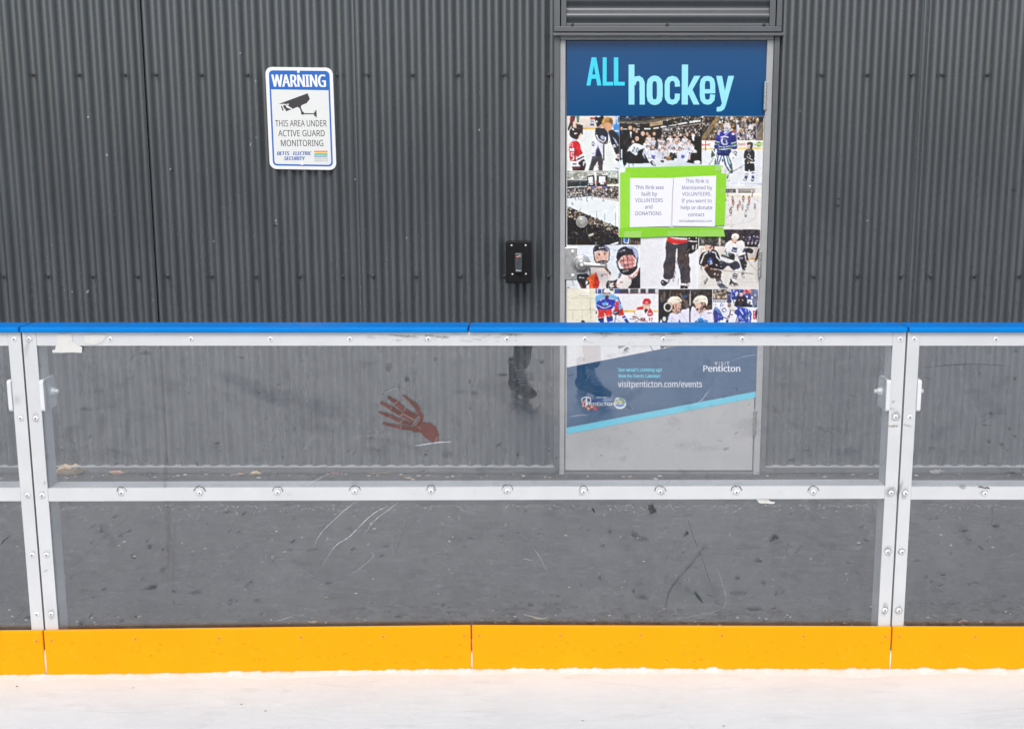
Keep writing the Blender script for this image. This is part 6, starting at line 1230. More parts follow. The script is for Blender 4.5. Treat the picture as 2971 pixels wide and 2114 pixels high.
A.blob([(1225, 560), (1260, 450), (1320, 440), (1400, 560), (1440, 700), (1330, 745), (1320, 985), (1255, 985), (1240, 700)], (54, 62, 150)); A.blob([(1245, 460), (1300, 450), (1390, 560), (1330, 560)], (88, 136, 206)); A.blob([(1290, 420), (1360, 340), (1490, 360), (1560, 450), (1590, 560), (1540, 640), (1440, 640), (1380, 530)], (233, 234, 242)); A.ring(1455, 505, 40, 36, 16, (52, 58, 96)); A.line([(1400, 340), (1380, 430)], 16, (70, 90, 170)); A.line([(1440, 370), (1420, 420)], 12, (70, 90, 170)); A.line([(1410, 640), (1530, 690)], 20, (60, 74, 140)); A.line([(1590, 480), (1580, 600), (1530, 660)], 24, (58, 60, 82)); A.poly([(1320, 740), (1480, 700), (1510, 985), (1325, 985)], (236, 237, 244)); A.poly([(1490, 720), (1545, 700), (1540, 985), (1500, 985)], (48, 44, 56))
A.ell(1565, 400, 40, 50, (160, 130, 124)); A.blob([(1515, 310), (1550, 260), (1600, 275), (1608, 345), (1530, 350)], (52, 56, 92)); A.line([(1610, 90), (1600, 260)], 12, (160, 172, 210)); A.ell(1640, 480, 55, 60, (226, 220, 216)); A.line([(1600, 500), (1680, 520)], 12, (170, 140, 130)); A.ell(1620, 600, 20, 16, (120, 60, 56))
A.blob([(1680, 560), (1730, 480), (1800, 450), (1960, 480), (2030, 560), (2030, 640), (1990, 985), (1900, 985), (1890, 760), (1760, 760), (1740, 640)], (44, 62, 166)); A.blob([(1670, 560), (1710, 490), (1770, 520), (1740, 600)], (52, 66, 150)); A.ell(1760, 440, 38, 30, (60, 84, 176)); A.line([(1790, 480), (1860, 600)], 26, (204, 212, 236)); A.text('11', 1890, 1980, 550, 60, (222, 226, 240), .06); A.line([(1990, 560), (1900, 660)], 20, (72, 150, 110)); A.line([(2015, 580), (1910, 690)], 12, (220, 228, 236)); A.line([(1980, 640), (1975, 760)], 22, (226, 232, 240)); A.line([(2010, 640), (1998, 770)], 14, (76, 150, 112)); A.ring(1795, 650, 20, 28, 10, (222, 226, 240)); A.ring(1835, 700, 18, 24, 10, (222, 226, 240)); A.line([(1790, 750), (1860, 770), (1890, 740)], 16, (220, 226, 236)); A.line([(1740, 620), (1700, 770)], 12, (60, 62, 80)); A.poly([(1740, 700), (1770, 690), (1750, 740)], (230, 100, 120)); A.poly([(1730, 770), (1900, 770), (1890, 985), (1700, 985)], (44, 60, 150))
A.blob([(2110, 560), (Rl(480), 470), (Rl(800), 790), (2140, 700)], (44, 46, 70))
A.folds(1300, 360, 1580, 640, 12, [(206, 206, 220), (214, 214, 226), (190, 190, 206)], rn, -.4); A.folds(1240, 480, 1420, 740, 10, [(42, 48, 126), (74, 84, 176)], rn); A.folds(1700, 480, 2010, 760, 14, [(34, 50, 140), (66, 86, 190)], rn)
done(A, 'photo of players crouching in front of a blue crowd')

# -- blue footer
A = Art(Y1, 1600, 960, 3.459)
BL = (4, 74, 118); CY_ = (92, 206, 232); TW = (232, 238, 246)
A.poly([(153, 366), (1000, 200), (1240, 155), (2066, 0), (2048, 606), (153, 970)], BL); A.poly([(153, 970), (2048, 606), (2046, 668), (153, 1034)], CY_)
A.text("See what's coming up!", 667, 1108, 407, 38, CY_, .05); A.text('View the Events Calendar:', 667, 1098, 468, 36, CY_, .05); A.text('visitpenticton.com/events', 667, 1511, 563, 63, TW, .012)
for ch, x0_, x1_ in (('V', 1637, 1668), ('I', 1681, 1688), ('S', 1700, 1726), ('I', 1739, 1746), ('T', 1757, 1785)): A.text(ch, x0_, x1_, 341, 33, TW, .02)
A.text('Penticton', 1523, 1896, 407, 62, TW, .045)
# city crest: lettering over flowers and a lake roundel
A.ox, A.oy, A.sc = 1640, 990, 7.059
A.text('CITY OF', 637, 848, 1168, 34, TW, .05); A.poly([(520, 1190), (960, 1188), (990, 1210), (540, 1218)], (70, 140, 220)); A.poly([(520, 1190), (740, 1189), (740, 1216), (540, 1218)], (52, 72, 180))
for x, y, r_, c_ in ((365, 1255, 34, (222, 160, 158)), (368, 1315, 32, (226, 166, 164)), (425, 1330, 34, (214, 150, 150)), (410, 1225, 30, (226, 170, 166)), (460, 1280, 34, (216, 140, 140)), (475, 1378, 38, (232, 120, 90)), (545, 1345, 36, (236, 130, 84)), (615, 1385, 36, (214, 80, 84)), (600, 1330, 26, (206, 90, 94)), (655, 1335, 12, (214, 90, 96)), (690, 1350, 10, (206, 90, 100)), (670, 1380, 10, (214, 96, 104)), (700, 1325, 8, (206, 90, 100))): A.ell(x, y, r_, r_, (120, 70, 80)); A.ell(x, y, r_ * .86, r_ * .86, c_)
for x, y in ((475, 1370), (545, 1340)): A.ell(x, y, 14, 18, (244, 210, 110))
A.ell(1120, 1265, 122, 116, TW); A.ell(1112, 1250, 112, 92, (226, 208, 150)); A.poly([(1010, 1190), (1070, 1145), (1110, 1175), (1130, 1140), (1190, 1175), (1235, 1260), (1180, 1300), (1150, 1210)], (104, 160, 122)); A.poly([(1010, 1185), (1060, 1150), (1100, 1175), (1130, 1145), (1090, 1185)], TW); A.blob([(1020, 1300), (1150, 1290), (1225, 1300), (1160, 1340), (1070, 1340)], (76, 130, 200)); A.line([(1040, 1200), (1090, 1250), (1070, 1300)], 26, (96, 160, 214)); A.line([(1005, 1300), (1060, 1365), (1140, 1378), (1210, 1345), (1244, 1275)], 18, (236, 242, 240))
A.line([(340, 1225), (345, 1170), (400, 1145), (480, 1150), (520, 1190), (510, 1240), (450, 1265)], 20, TW, smooth=True); A.poly([(418, 1160), (448, 1160), (455, 1310), (415, 1310)], TW); A.text('enticton', 490, 1005, 1315, 78, TW, .03)
A.build('footer_banner', M['print'], post)

# ================================================================== NOTICES AND TAPE ON THE POSTER
Y2 = YP - .0075
GR = ((142, 212, 46), (150, 218, 60), (134, 206, 44)); GP = (160, 212, 104)
tp = thing('green_tape', 'bright green masking tape stuck in a rough frame round two paper notices', 'tape', tuple(at(1950, 590, Y2)))
def strip(pts, col, lift=0.0, fibres=True, seed=1):
    A = Art(Y2 - lift, 1600, 320, 3.459, step=5e-6); A.poly(pts, col); r_ = random.Random(seed)
    xs_ = [p[0] for p in pts]; ys_ = [p[1] for p in pts]
    if fibres:
        for _ in range(10):
            x, y = r_.uniform(min(xs_) + 30, max(xs_) - 30), r_.uniform(min(ys_) + 12, max(ys_) - 12); a_ = 0 if max(xs_) - min(xs_) > max(ys_) - min(ys_) else 1.57
            l_ = r_.uniform(10, 40); A.line([(x - l_ * .3 * math.cos(a_), y - l_ * .3 * math.sin(a_)), (x + l_ * .3 * math.cos(a_), y + l_ * .3 * math.sin(a_))], r_.uniform(2, 6), r_.choice([(156, 224, 76), (126, 196, 40), (170, 228, 100)]))
    return A.build('tape_strip', M['tape'], tp)
strip([(742, 577), (1700, 551), (1706, 640), (1655, 657), (1230, 690), (745, 700)], GR[0], seed=1)
strip([(690, 628), (795, 612), (800, 1200), (690, 1215)], GR[1], .0003, seed=2)
strip([(1640, 645), (1755, 632), (1738, 1152), (1640, 1158)], GR[0], .0004, seed=3)
strip([(680, 1190), (790, 1168), (1215, 1176), (1640, 1172), (1724, 1176), (1742, 1268), (1150, 1266), (900, 1278), (682, 1276)], GR[2], .0006, seed=4)
strip([(1640, 556), (1702, 552), (1706, 606), (1640, 612)], GP, .0008, False); strip([(728, 1215), (902, 1210), (902, 1276), (728, 1276)], GP, .0008, False); strip([(1160, 1208), (1470, 1208), (1470, 1266), (1160, 1266)], (150, 210, 88), .0008, False); strip([(1480, 1200), (1728, 1200), (1740, 1266), (1480, 1268)], (152, 212, 92), .0009, False); strip([(1690, 790), (1745, 788), (1744, 828), (1690, 830)], (150, 208, 86), .0009, False)
PC, TX = (235, 236, 247), (88, 90, 118)
def notice(label, sheet_px, lines, corner):
    n_ = thing('paper_notice', label, 'notice', tuple(at(1600 + corner[0] / 3.459, 320 + corner[1] / 3.459, Y2 - .0012)), 'paper notices taped to the door')
    A = Art(Y2 - .0012, 1600, 320, 3.459); A.poly(sheet_px, PC); r_ = random.Random(len(lines))
    x0_, x1_ = min(p[0] for p in sheet_px), max(p[0] for p in sheet_px); y0_, y1_ = min(p[1] for p in sheet_px), max(p[1] for p in sheet_px)
    A.build('sheet', M['paper'], n_)
    A = Art(Y2 - .0014, 1600, 320, 3.459)
    for t, a_, b_, y, h_ in lines: A.text(t, a_, b_, y, h_, TX, .004)
    A.build('lettering', M['paper'], n_)
notice('left paper notice on the door saying the rink was built by volunteers and donations', [(790, 680), (1226, 680), (1214, 800), (1197, 1164), (786, 1172)],
       [('This Rink was', 843, 1127, 793, 39), ('built by', 905, 1060, 858, 39), ('VOLUNTEERS', 840, 1117, 922, 37), ('and', 937, 1013, 988, 38), ('DONATIONS', 843, 1103, 1053, 36)], (1005, 1168))
notice('right paper notice on the door saying the rink is maintained by volunteers, with a contact', [(1230, 676), (1653, 656), (1640, 1167), (1214, 1160), (1222, 800)],
       [('This Rink is', 1347, 1578, 729, 38), ('Maintained by', 1310, 1614, 795, 37), ('VOLUNTEERS.', 1313, 1604, 858, 36), ('If you want to', 1307, 1608, 926, 36), ('help or donate', 1298, 1614, 994, 36), ('contact', 1373, 1534, 1064, 36), ('Activatepenticton.com', 1280, 1612, 1122, 24)], (1430, 1163))

# ================================================================== WARNING SIGN
YS = YW - .006
sg = thing('warning_sign', 'white and blue warning sign with a camera symbol on the corrugated wall', 'sign', tuple(at(740 + 660 / 4.777, 170 + 1535 / 4.777, YS)))
Sq = ((140, 117), (1075, 128), (1128, 1545), (205, 1530))
def sq(s_, t_):
    a = Vector(Sq[0]) * (1 - s_) + Vector(Sq[1]) * s_; b = Vector(Sq[3]) * (1 - s_) + Vector(Sq[2]) * s_
    return tuple(a * (1 - t_) + b * t_)
def rrect(i, rad):
    asp = 1.5; out = []
    for cx_, cy_, a0 in ((1 - i - rad, i / asp + rad / asp, -90), (1 - i - rad, 1 - i / asp - rad / asp, 0), (i + rad, 1 - i / asp - rad / asp, 90), (i + rad, i / asp + rad / asp, 180)):
        for k_ in range(7):
            a_ = R(a0 + 15 * k_); out.append(sq(cx_ + rad * math.cos(a_), cy_ + rad / asp * math.sin(a_)))
    return out
s2p = lambda p: (740 + p[0] / 4.777, 170 + p[1] / 4.777)
mb = MB(); mb.prism([at(*s2p(p), YS) for p in rrect(0, .1)], (0, .002, 0))
mb.build('plate', simple('white_reflective_sheet', (.78, .79, .78), .4, 0, .02, 20), sg)
A = Art(YS - .0003, 740, 170, 4.777)
SB = (34, 104, 188); SW = (232, 233, 232); SD = (60, 58, 60)
A.poly(rrect(.05, .062), SB); A.poly(rrect(.074, .045), (226, 228, 226)); A.poly([sq(.052, .22), sq(.052, .085), sq(.07, .05), sq(.11, .036), sq(.89, .036), sq(.93, .05), sq(.948, .085), sq(.948, .222)], SB)
A.text('WARNING', 232, 985, 392, 168, (242, 243, 242), .05, lean=-.05, base1=394)
A.poly([(325, 632), (728, 483), (760, 560), (715, 620), (520, 700), (505, 686), (432, 640), (428, 630)], SD); A.ell(455, 637, 12, 12, (232, 233, 232)); A.poly([(390, 645), (425, 650), (438, 682), (505, 706), (430, 733), (415, 698), (398, 690)], SD); A.poly([(357, 660), (372, 655), (397, 718), (382, 727)], SD)
A.poly([(590, 670), (640, 650), (635, 682), (608, 687)], SD); A.line([(625, 680), (655, 755)], 22, SD); A.ell(659, 760, 22, 22, SD); A.line([(660, 766), (825, 767)], 15, SD); A.rect(820, 738, 840, 800, SD); A.poly([(836, 716), (851, 716), (855, 815), (840, 818)], SD)
for t_, a_, b_, y_ in (('THIS AREA UNDER', 282, 995, 942), ('ACTIVE GUARD', 322, 967, 1079), ('MONITORING', 361, 946, 1215)): A.text(t_, a_, b_, y_, 86, SD, .006, lean=-.05)
A.text('BETTS', 305, 472, 1338, 48, (50, 92, 176), .07, lean=.1); A.text('ELECTRIC', 527, 780, 1338, 48, (50, 92, 176), .07, lean=.1); A.text('SECURITY', 402, 688, 1408, 48, (50, 92, 176), .07, lean=.1)
for k_, c_ in enumerate(((222, 106, 82), (236, 176, 98), (238, 226, 130), (128, 190, 110), (120, 196, 216), (150, 210, 232), (150, 158, 170))): A.rect(820, 1280 + k_ * 12.2, 1004, 1280 + (k_ + 1) * 12.2, c_)
A.line([(825, 1330), (900, 1318), (1000, 1332)], 5, (70, 130, 110))
A.text('DOWNTOWN', 824, 1010, 1398, 19, (150, 152, 152), -.01); A.text('PENTICTON', 826, 1012, 1428, 19, (150, 152, 152), -.01)
A.build('lettering', M['ink'], sg)
for q in ((603, 190), (657, 1468)): MB().lathe(at(740 + q[0] / 4.777, 170 + q[1] / 4.777, YS - .0005), [(.0068, 0), (.0068, .0015), (.005, .004), (.002, .0046)], 16).build('bolt', M['nickel'], sg, smooth=True)

# ================================================================== RED HAND DECAL
A = Art(GL0 - .0012, 1000, 1000, 3.805, step=1.2e-5, k=.8)
HR = (112, 69, 63); HD = (100, 60, 54)
def rough(pts, amp, seed, m_=3):
    r_ = random.Random(seed); out = []
    for i in range(len(pts)):
        a, b = pts[i], pts[(i + 1) % len(pts)]
        for k_ in range(m_): out.append((a[0] + (b[0] - a[0]) * k_ / m_ + r_.uniform(-amp, amp), a[1] + (b[1] - a[1]) * k_ / m_ + r_.uniform(-amp, amp)))
    return out
def hp(pts, c_=HR, amp=5, seed=1): A.poly(rough(pts, amp, seed), c_)
hp([(850, 860), (905, 858), (960, 875), (1005, 905), (1030, 960), (1045, 1005), (1030, 1065), (980, 1078), (920, 1045), (875, 1010), (840, 965), (790, 965), (740, 955), (800, 860), (820, 820), (865, 820)], HR, 5, 1)
def bone(p0, p1, w0, w1, seed, c_=HR):
    a, b = Vector(p0), Vector(p1); d = (b - a).normalized(); n_ = Vector((-d.y, d.x))
    hp([tuple(a + n_ * w0 / 2), tuple(a + (b - a) * .5 + n_ * (w0 + w1) * .21), tuple(b + n_ * w1 / 2), tuple(b + d * 4), tuple(b - n_ * w1 / 2), tuple(a + (b - a) * .5 - n_ * (w0 + w1) * .21), tuple(a - n_ * w0 / 2), tuple(a - d * 4)], c_, 3, seed)
sd = 10
for chain in ([((850, 810), 50), ((800, 690), 50), ((735, 630), 38), ((640, 552), 16)],
              [((800, 800), 46), ((660, 725), 46), ((570, 640), 52), ((475, 572), 28)],
              [((770, 835), 46), ((620, 765), 46), ((510, 695), 44), ((395, 635), 30)],
              [((745, 880), 40), ((620, 845), 42), ((500, 785), 38), ((435, 765), 32), ((375, 742), 22)],
              [((740, 925), 40), ((625, 910), 44), ((520, 890), 34), ((470, 878), 28), ((418, 865), 22)]):
    for (p, wa), (q, wb) in zip(chain[:-1], chain[1:]):
        sd += 1; v_ = (Vector(q) - Vector(p)); bone(tuple(Vector(p) + v_ * .02), tuple(Vector(q) - v_ * .03), wa * 1.05, wb * 1.15, sd, HR if sd % 2 else HD)
hp([(755, 965), (735, 930), (790, 850), (830, 800), (865, 815), (850, 860), (800, 960)], HD, 4, 44)
LT = (168, 150, 147)
for P_ in ([(780, 895), (805, 845), (835, 825)], [(1000, 1065), (1028, 1010)], [(640, 760), (770, 830)], [(650, 760), (600, 795)], [(610, 860), (640, 830)], [(655, 730), (670, 700)], [(545, 650), (590, 625)], [(505, 715), (520, 690)], [(495, 800), (505, 780)], [(620, 925), (615, 895)], [(820, 790), (830, 815)], [(805, 905), (840, 925)]): A.line(P_, 6, LT)
rr3 = random.Random(8)
for _ in range(40):
    x, y = rr3.choice([(640, 560), (700, 640), (760, 690), (830, 740), (560, 590), (470, 600), (440, 700), (480, 820), (560, 890), (640, 950), (790, 970), (900, 1030), (1060, 1010), (990, 1085), (380, 750), (590, 720), (720, 600)]); A.ell(x + rr3.uniform(-26, 26), y + rr3.uniform(-18, 18), rr3.uniform(2, 4.5), rr3.uniform(1.5, 4), rr3.choice([(226, 222, 222), (200, 196, 196), (60, 44, 44)]), 7)
o = A.build('hand_decal', M['hand']); tag(o, 'rust red skeleton hand sticker on the clear panel, fingers spread to the left', 'sticker', kind='thing')

# torn tape scraps on the board
def scrap(px, oy_, sc, ox_, label, Y, seed):
    A_ = MB(); P_ = rough([(ox_ + x / sc, oy_ + y / sc) for x, y in px], 0.8, seed, 3); A_.pxprism(P_, Y, .0005); o = A_.build('tape_scrap', M['scrap']); tag(o, label, 'tape scrap', 'torn tape scraps on the rink boards', 'thing')
scrap([(480, 190), (530, 200), (575, 190), (608, 205), (610, 255), (640, 285), (690, 310), (688, 355), (442, 356), (440, 336), (466, 326), (468, 300), (478, 260)], 900, 2.9, 0, 'jagged white tape scrap hanging below the top rail near the left joint', -.001, 2)
scrap([(710, 206), (890, 204), (897, 218), (870, 250), (850, 272), (800, 288), (712, 278)], 900, 2.9, 0, 'pale tape scrap flat on the top rail, right of the jagged one', -.001, 3)
scrap([(1335, 126), (1430, 128), (1440, 140), (1485, 152), (1475, 166), (1400, 162), (1362, 160)], 1400, 2.707, 1700, 'small white tape scrap just under the middle rail at the right', GL0 - .001, 4)

# ================================================================== LEAVES, TWIGS, LITTER ON THE PAVING
def leaf(label, u, v, ln, wd, ang, curl, mat, seed, name='dry_leaf'):
    r_ = random.Random(seed); p = on_floor(u, v); n_ = 9; vs = []; vs2 = []
    for i in range(n_ + 1):
        t = i / n_; w_ = wd * (math.sin(math.pi * min(1, t * .96 + .03)) ** .8) * (1 + r_.uniform(-.18, .18))
        for s_ in (-1, -.5, 0, .5, 1):
            x = (t - .5) * ln; y = s_ * w_ / 2; z = .004 + curl * (abs(s_) ** 1.5) * w_ + .25 * curl * ln * (2 * t - 1) ** 2 + r_.uniform(0, .002)
            vs.append((p.x + x * math.cos(ang) - y * math.sin(ang), p.y + x * math.sin(ang) + y * math.cos(ang), ZG + z))
    m_ = MB(); b_ = [(vx, vy, vz - .0006) for vx, vy, vz in vs]
    q = [(i * 5 + j, i * 5 + j + 1, i * 5 + j + 6, i * 5 + j + 5) for i in range(n_) for j in range(4)]
    m_.add(vs, q); m_.add(b_, [tuple(reversed(f)) for f in q])
    e = Vector((p.x + ln * .5 * math.cos(ang), p.y + ln * .5 * math.sin(ang), ZG + .006 + .25 * curl * ln))
    m_.cyl(e, e + Vector((math.cos(ang + .3) * ln * .3, math.sin(ang + .3) * ln * .3, .012)), .0012, .0008, 6)
    o = m_.build(name, mat); tag(o, label, 'leaf', 'dry leaves blown along the wall foot', 'thing'); return o
leaf('big curled tan leaf on the paving beside the left post', 207, 1381, .14, .075, .35, .62, M['leaf'], 1)
leaf('twisted reddish leaf strip to the right of the big tan leaf', 338, 1380, .075, .03, -.1, .6, M['leafred'], 2)
leaf('broad tan leaf lying at the wall foot below the warning sign', 740, 1381, .055, .04, .1, .4, M['leaf'], 3)
leaf('thin reddish leaf next to the broad one below the warning sign', 697, 1380, .04, .018, -.1, .4, M['leafred'], 4)
leaf('pale leaf chip at the wall foot, left of the larger flat one', 970, 1377, .04, .02, 0, .2, M['leafred'], 5)
leaf('long flat tan leaf at the wall foot left of the door', 1094, 1377, .095, .028, -.05, .2, M['leaf'], 6)
leaf('crumpled tan leaf at the wall foot near the right post', 2500, 1370, .08, .035, .1, .6, M['leafred'], 7)
wad = leaf('crumpled pale paper scrap at the wall foot right of the right post', 2716, 1378, .06, .045, .1, .7, M['scrap'], 8, 'paper_scrap'); wad['category'] = 'paper scrap'; del wad['group']
def twig(label, P_, r0, mat):
    m_ = MB(); q = [on_floor(u, v) + Vector((0, 0, .004)) for u, v in P_]; n_ = 7; rings = []
    for i, p in enumerate(q):
        d = (q[min(i + 1, len(q) - 1)] - q[max(i - 1, 0)]).normalized(); a_ = d.cross(Vector((0, 0, 1))).normalized(); b_ = a_.cross(d)
        rr_ = r0 * (1.3 if i == len(q) // 2 else 1 - .5 * i / len(q)); rings.append([p + (a_ * math.cos(6.2832 * k_ / n_) + b_ * math.sin(6.2832 * k_ / n_)) * rr_ for k_ in range(n_)])
    m_.loft(rings); o = m_.build('twig', mat, smooth=True); tag(o, label, 'twig', None, 'thing')
twig('forked pale twig on the paving behind the middle kick plate joint', [(1520, 1785), (1540, 1790), (1560, 1796), (1580, 1797), (1592, 1788)], .0028, M['leaf'])
twig('short tan stalk on the paving behind the left half of the kick plate', [(902, 1808), (912, 1807), (922, 1806)], .004, M['leaf'])
twig('bent brown stalk on the paving behind the right kick plate', [(2780, 1808), (2794, 1801), (2810, 1805)], .002, M['leafred'])

rl = random.Random(41); lit = MB()
def bit(u, v, s_, mi):
    p = on_floor(u, v); n_ = rl.randint(4, 6); a0 = rl.uniform(0, 6); P_ = []
    for i in range(n_):
        a_ = a0 + 6.2832 * i / n_; q = s_ * rl.uniform(.5, 1.2); P_.append((p.x + q * math.cos(a_) * 1.5, p.y + q * math.sin(a_), ZG + .0006))
    lit.prism(P_, (0, 0, rl.uniform(.0008, .003)), mi)
for _ in range(260): bit(rl.uniform(-60, 3040), 1371 + abs(rl.gauss(0, 7)), rl.uniform(.002, .009), rl.choice([0, 0, 1, 1, 2, 2, 2]))
for _ in range(130): bit(rl.uniform(-60, 3040), rl.uniform(1470, 1800), rl.uniform(.0015, .005), rl.choice([0, 1, 2, 2]))
for _ in range(60): bit(rl.uniform(-60, 3040), rl.uniform(1785, 1815), rl.uniform(.0015, .005), rl.choice([0, 1, 2]))
tag(lit.build('litter', [M['leaf'], M['scrap'], simple('dark_crumb', (.02, .019, .018), .9)]), kind='stuff')

dp = random.Random(12); V = []
class Floor(Art):
    def W(s, p): return on_floor(p[0], p[1], ZG + .0004 + s.layer * 2e-6)
A = Floor(0, k=1.0)
for u0, u1, v0, v1, n_ in ((1080, 1420, 1745, 1792, 60), (1400, 1720, 1755, 1808, 70), (1700, 2140, 1765, 1808, 110), (2140, 2330, 1765, 1805, 30), (2640, 3000, 1735, 1812, 120), (950, 1100, 1760, 1790, 16), (2380, 2520, 1775, 1805, 24), (200, 900, 1690, 1800, 16)):
    for _ in range(n_): A.soft(dp.uniform(u0, u1), dp.uniform(v0, v1), dp.uniform(5, 20), dp.uniform(2, 5), (20, 21, 24), dp.uniform(.7, 1.0), dp, dp.uniform(-.25, .25), 10)
for _ in range(90): A.soft(dp.uniform(-50, 3000), dp.uniform(1480, 1790), dp.uniform(8, 30), dp.uniform(2, 5), dp.choice([(64, 65, 70), (150, 150, 150), (56, 57, 60)]), dp.uniform(.2, .6), dp, dp.uniform(-.2, .2), 10)
tag(A.build('damp_patches', M['soft']), kind='stuff')

# faint skate cuts and specks on the ice
ri = random.Random(52)
class OnIce(Art):
    def W(s, p):
        q = on_floor(p[0], p[1], 0.0); q.z = ice_z(q.x) + .0006 + s.layer * 2e-6; return q
A = OnIce(0, k=1.0)
for _ in range(46):
    x, y = ri.uniform(-60, 3000), ri.uniform(1965, 2130); l_ = ri.uniform(60, 420); s_ = ri.uniform(-.10, .10); c_ = ri.uniform(-.04, .04) * l_
    A.streak([(x, y), (x + l_ * .5, y + s_ * l_ * .5 + c_), (x + l_, y + s_ * l_)], ri.uniform(1, 3.5), ri.choice([(196, 194, 192), (250, 250, 250), (206, 202, 198)]), ri.uniform(.06, .22))
for _ in range(70): A.soft(ri.uniform(-60, 3000), ri.uniform(1958, 2120), ri.uniform(15, 90), ri.uniform(3, 12), ri.choice([(214, 210, 206), (205, 203, 202), (246, 246, 246)]), ri.uniform(.04, .14), ri, ri.uniform(-.1, .1))
for u, v in ((48, 1974), (700, 2034), (770, 2054), (385, 1982), (1690, 2090), (2100, 2105)): A.soft(u, v, 5, 2, (120, 84, 60), .8, ri)
tag(A.build('ice_marks', M['soft']), kind='stuff')

# ================================================================== THE PHOTOGRAPHER (seen mirrored in the clear panel)
pf = thing('person', 'photographer in dark trousers and black ice skates, mirrored in the clear panel', 'person', (.08, -3.72, 0))
def skinned(name, joints, edges, mat, parent, root=0, sub=2):
    me = bpy.data.meshes.new(name); off = wpos(parent)
    me.from_pydata([Vector(j[0]) - off for j in joints], edges, []); me.materials.append(mat)
    o = bpy.data.objects.new(name, me); COL.objects.link(o); o.parent = parent
    sk = o.modifiers.new('skin', 'SKIN'); sk.use_smooth_shade = True
    if not me.skin_vertices: me.attributes.new('skin', 'FLOAT', 'POINT')
    for i, j in enumerate(joints):
        r_ = j[1] if isinstance(j[1], tuple) else (j[1], j[1]); me.skin_vertices[0].data[i].radius = r_
        me.skin_vertices[0].data[i].use_root = (i == root)
    s_ = o.modifiers.new('sub', 'SUBSURF'); s_.levels = sub; s_.render_levels = sub
    return o
FL, FR = Vector((-.135, -3.65, .0)), Vector((.285, -3.66, .0))
J = [((.08, -3.80, 1.02), (.15, .12)), ((.08, -3.80, 1.22), (.14, .105)), ((.075, -3.79, 1.42), (.165, .11)), ((.07, -3.77, 1.55), (.06, .06)), ((.065, -3.755, 1.63), (.05, .055)), ((.06, -3.74, 1.72), (.078, .095)), ((.06, -3.74, 1.80), (.06, .075)),
     ((-.02, -3.79, .92), (.095, .1)), ((-.09, -3.72, .56), (.066, .07)), ((FL.x, FL.y - .03, .30), (.056, .058)), ((FL.x, FL.y - .02, .20), (.05, .052)),
     ((.18, -3.79, .92), (.095, .1)), ((.24, -3.73, .56), (.066, .07)), ((FR.x, FR.y - .03, .30), (.056, .058)), ((FR.x, FR.y - .02, .20), (.05, .052)),
     ((-.12, -3.79, 1.45), .062), ((-.20, -3.70, 1.24), .045), ((-.075, -3.54, 1.50), .034), ((-.06, -3.52, 1.53), .026),
     ((.27, -3.79, 1.45), .062), ((.33, -3.70, 1.24), .045), ((.105, -3.54, 1.50), .034), ((.085, -3.52, 1.53), .026)]
Ed = [(0, 1), (1, 2), (2, 3), (3, 4), (4, 5), (5, 6), (0, 7), (7, 8), (8, 9), (9, 10), (0, 11), (11, 12), (12, 13), (13, 14), (2, 15), (15, 16), (16, 17), (17, 18), (2, 19), (19, 20), (20, 21), (21, 22)]
for sx, w_ in ((1, 18), (-1, 22)):        # five fingers folding round the phone edge
    b_ = Vector(J[w_][0])
    for k_ in range(4):
        a = len(J); z_ = .012 - k_ * .018
        J += [((b_.x + sx * .008, b_.y + .03, b_.z + z_), .0085), ((b_.x + sx * .02, b_.y + .052, b_.z + z_ * 1.1), .0075)]; Ed += [(w_, a), (a, a + 1)]
    a = len(J); J += [((b_.x + sx * .02, b_.y + .012, b_.z + .03), .009), ((b_.x + sx * .035, b_.y + .028, b_.z + .026), .008)]; Ed += [(w_, a), (a, a + 1)]
body = skinned('body', J, Ed, M['person'], pf)
hair = MB(); rings = []
for k_ in range(7):
    t = k_ / 6; r_ = .098 * math.cos(t * 1.5) + .004; rings.append([(.06 + r_ * .85 * math.cos(6.2832 * i / 16), -3.752 + r_ * 1.05 * math.sin(6.2832 * i / 16), 1.745 + .115 * math.sin(t * 1.5)) for i in range(16)])
hair.loft(rings); hair.build('hair', M['hair'], pf, smooth=True)

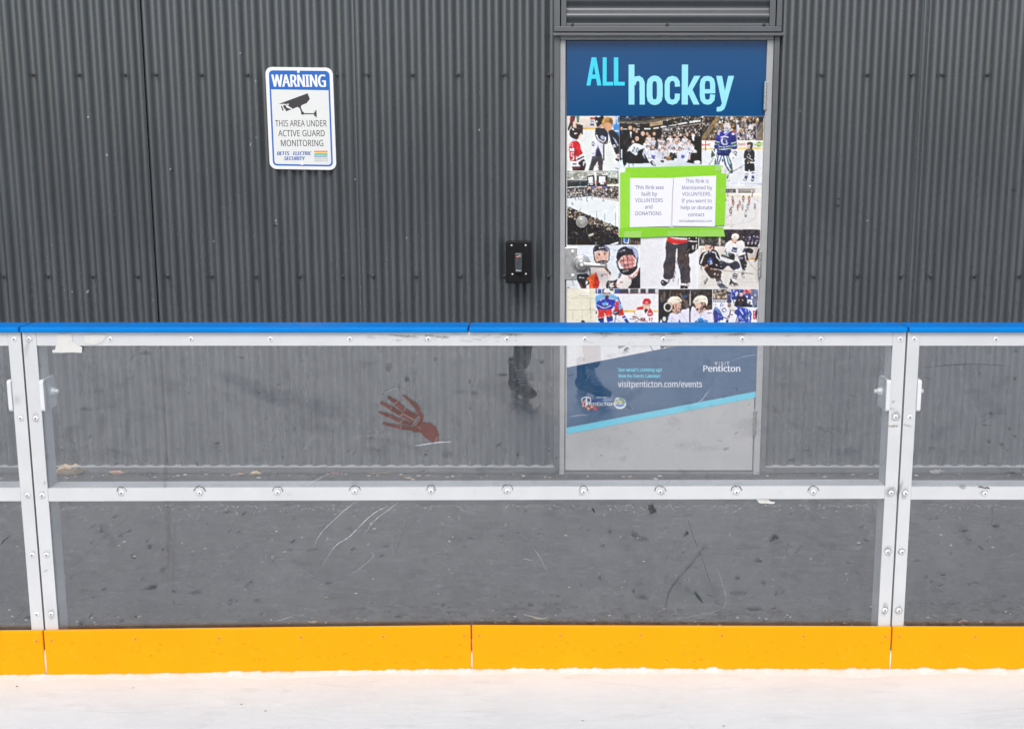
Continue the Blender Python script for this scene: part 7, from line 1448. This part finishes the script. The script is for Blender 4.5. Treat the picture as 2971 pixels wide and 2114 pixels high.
def skate(F_, yaw):
    d = Vector((math.sin(yaw), math.cos(yaw), 0)); s_ = Vector((d.y, -d.x, 0)); n_ = 16; k_s = 1.13; d = d * k_s; s_ = s_ * k_s; up = Vector((0, 0, k_s)); base = F_ - d * .03
    sec = [(-.045, .235, .040, .046, 1), (-.05, .19, .040, .045, 1), (-.052, .15, .038, .044, 1), (-.05, .115, .036, .05, .9)]
    mb = MB(); rings = []
    for a_, z_, hw, hl, k_ in sec: rings.append([base + d * (a_ + hl * math.cos(6.2832 * i / n_)) + s_ * (hw * math.sin(6.2832 * i / n_)) + up * z_ for i in range(n_)])
    mb.loft(rings, cap=True)
    rings = []
    for a_, zb_, zt_, hw in ((-.105, .075, .115, .012), (-.098, .062, .13, .030), (-.07, .056, .15, .036), (-.03, .056, .155, .037), (.01, .056, .145, .038), (.05, .056, .125, .041), (.09, .056, .108, .044), (.13, .056, .100, .043), (.16, .057, .096, .035), (.178, .062, .088, .020)):
        rings.append([base + d * a_ + s_ * (hw * math.cos(6.2832 * i / n_)) + up * ((zb_ + zt_) / 2 + (zt_ - zb_) / 2 * math.sin(6.2832 * i / n_)) for i in range(n_)])
    mb.loft(rings); sk = mb.build('skate', M['boot'], pf, smooth=True)
    q = MB()
    for a_ in (-.07, .09): q.loft([[base + d * (a_ + x) + s_ * y + up * z_ for x, y in ((-.035 + .012 * j_, -.014 + .006 * j_), (.035 - .012 * j_, -.014 + .006 * j_), (.035 - .012 * j_, .014 - .006 * j_), (-.035 + .012 * j_, .014 - .006 * j_))] for j_, z_ in ((0, .058), (1, .022))])
    q.loft([[base + d * a_ + s_ * y + up * z_ for y, z_ in ((-.005, .014), (.005, .014), (.005, .026), (-.005, .026))] for a_ in (-.12, -.05, .05, .14, .165)])
    q.build('blade_holder', M['holder'], sk)
    q = MB(); q.loft([[base + d * a_ + s_ * y + up * z_ for y, z_ in ((-.0016, zb_), (.0016, zb_), (.0016, .016), (-.0016, .016))] for a_, zb_ in ((-.135, .008), (-.11, .0005), (.0, .0), (.13, .0005), (.17, .010))]); q.build('blade', M['nickel'], sk)
    q = MB()
    for k_ in range(7):
        a_ = -.012 + k_ * .017; z_ = .19 - k_ * .0135 if k_ < 4 else .1485 - (k_ - 3) * .0115
        a_ = -.006 + (k_ * .006 if k_ < 4 else .018 + (k_ - 3) * .022)
        q.cyl(base + d * (a_ + .004) - s_ * .026 + up * (z_ + .004), base + d * (a_ + .008) + s_ * .026 + up * (z_ - .002), .0068, n=8)
    q.cyl(base + d * .012 + up * .17, base + d * .03 - s_ * .04 + up * .13, .003, n=8); q.cyl(base + d * .012 + up * .17, base + d * .03 + s_ * .045 + up * .125, .003, n=8)
    q.build('lace', M['lace'], sk)
    q = MB(); q.loft([[base + d * (-.045 + .052 * math.cos(6.2832 * i / 20)) + s_ * (.047 * math.sin(6.2832 * i / 20)) + up * z_ for i in range(20)] for z_ in (.212, .226)]); q.build('strap', M['strap'], sk)
skate(FL, R(22)); skate(FR, R(31))
ph = MB(); ph.box(-.075 + .012, .075 + .012, -DB - .016, -DB - .008, CAMZ - .036, CAMZ + .036)
tag(ph.build('phone', M['black'], None, bevel=.003), 'black phone held up in both hands by the photographer', 'phone', kind='thing')
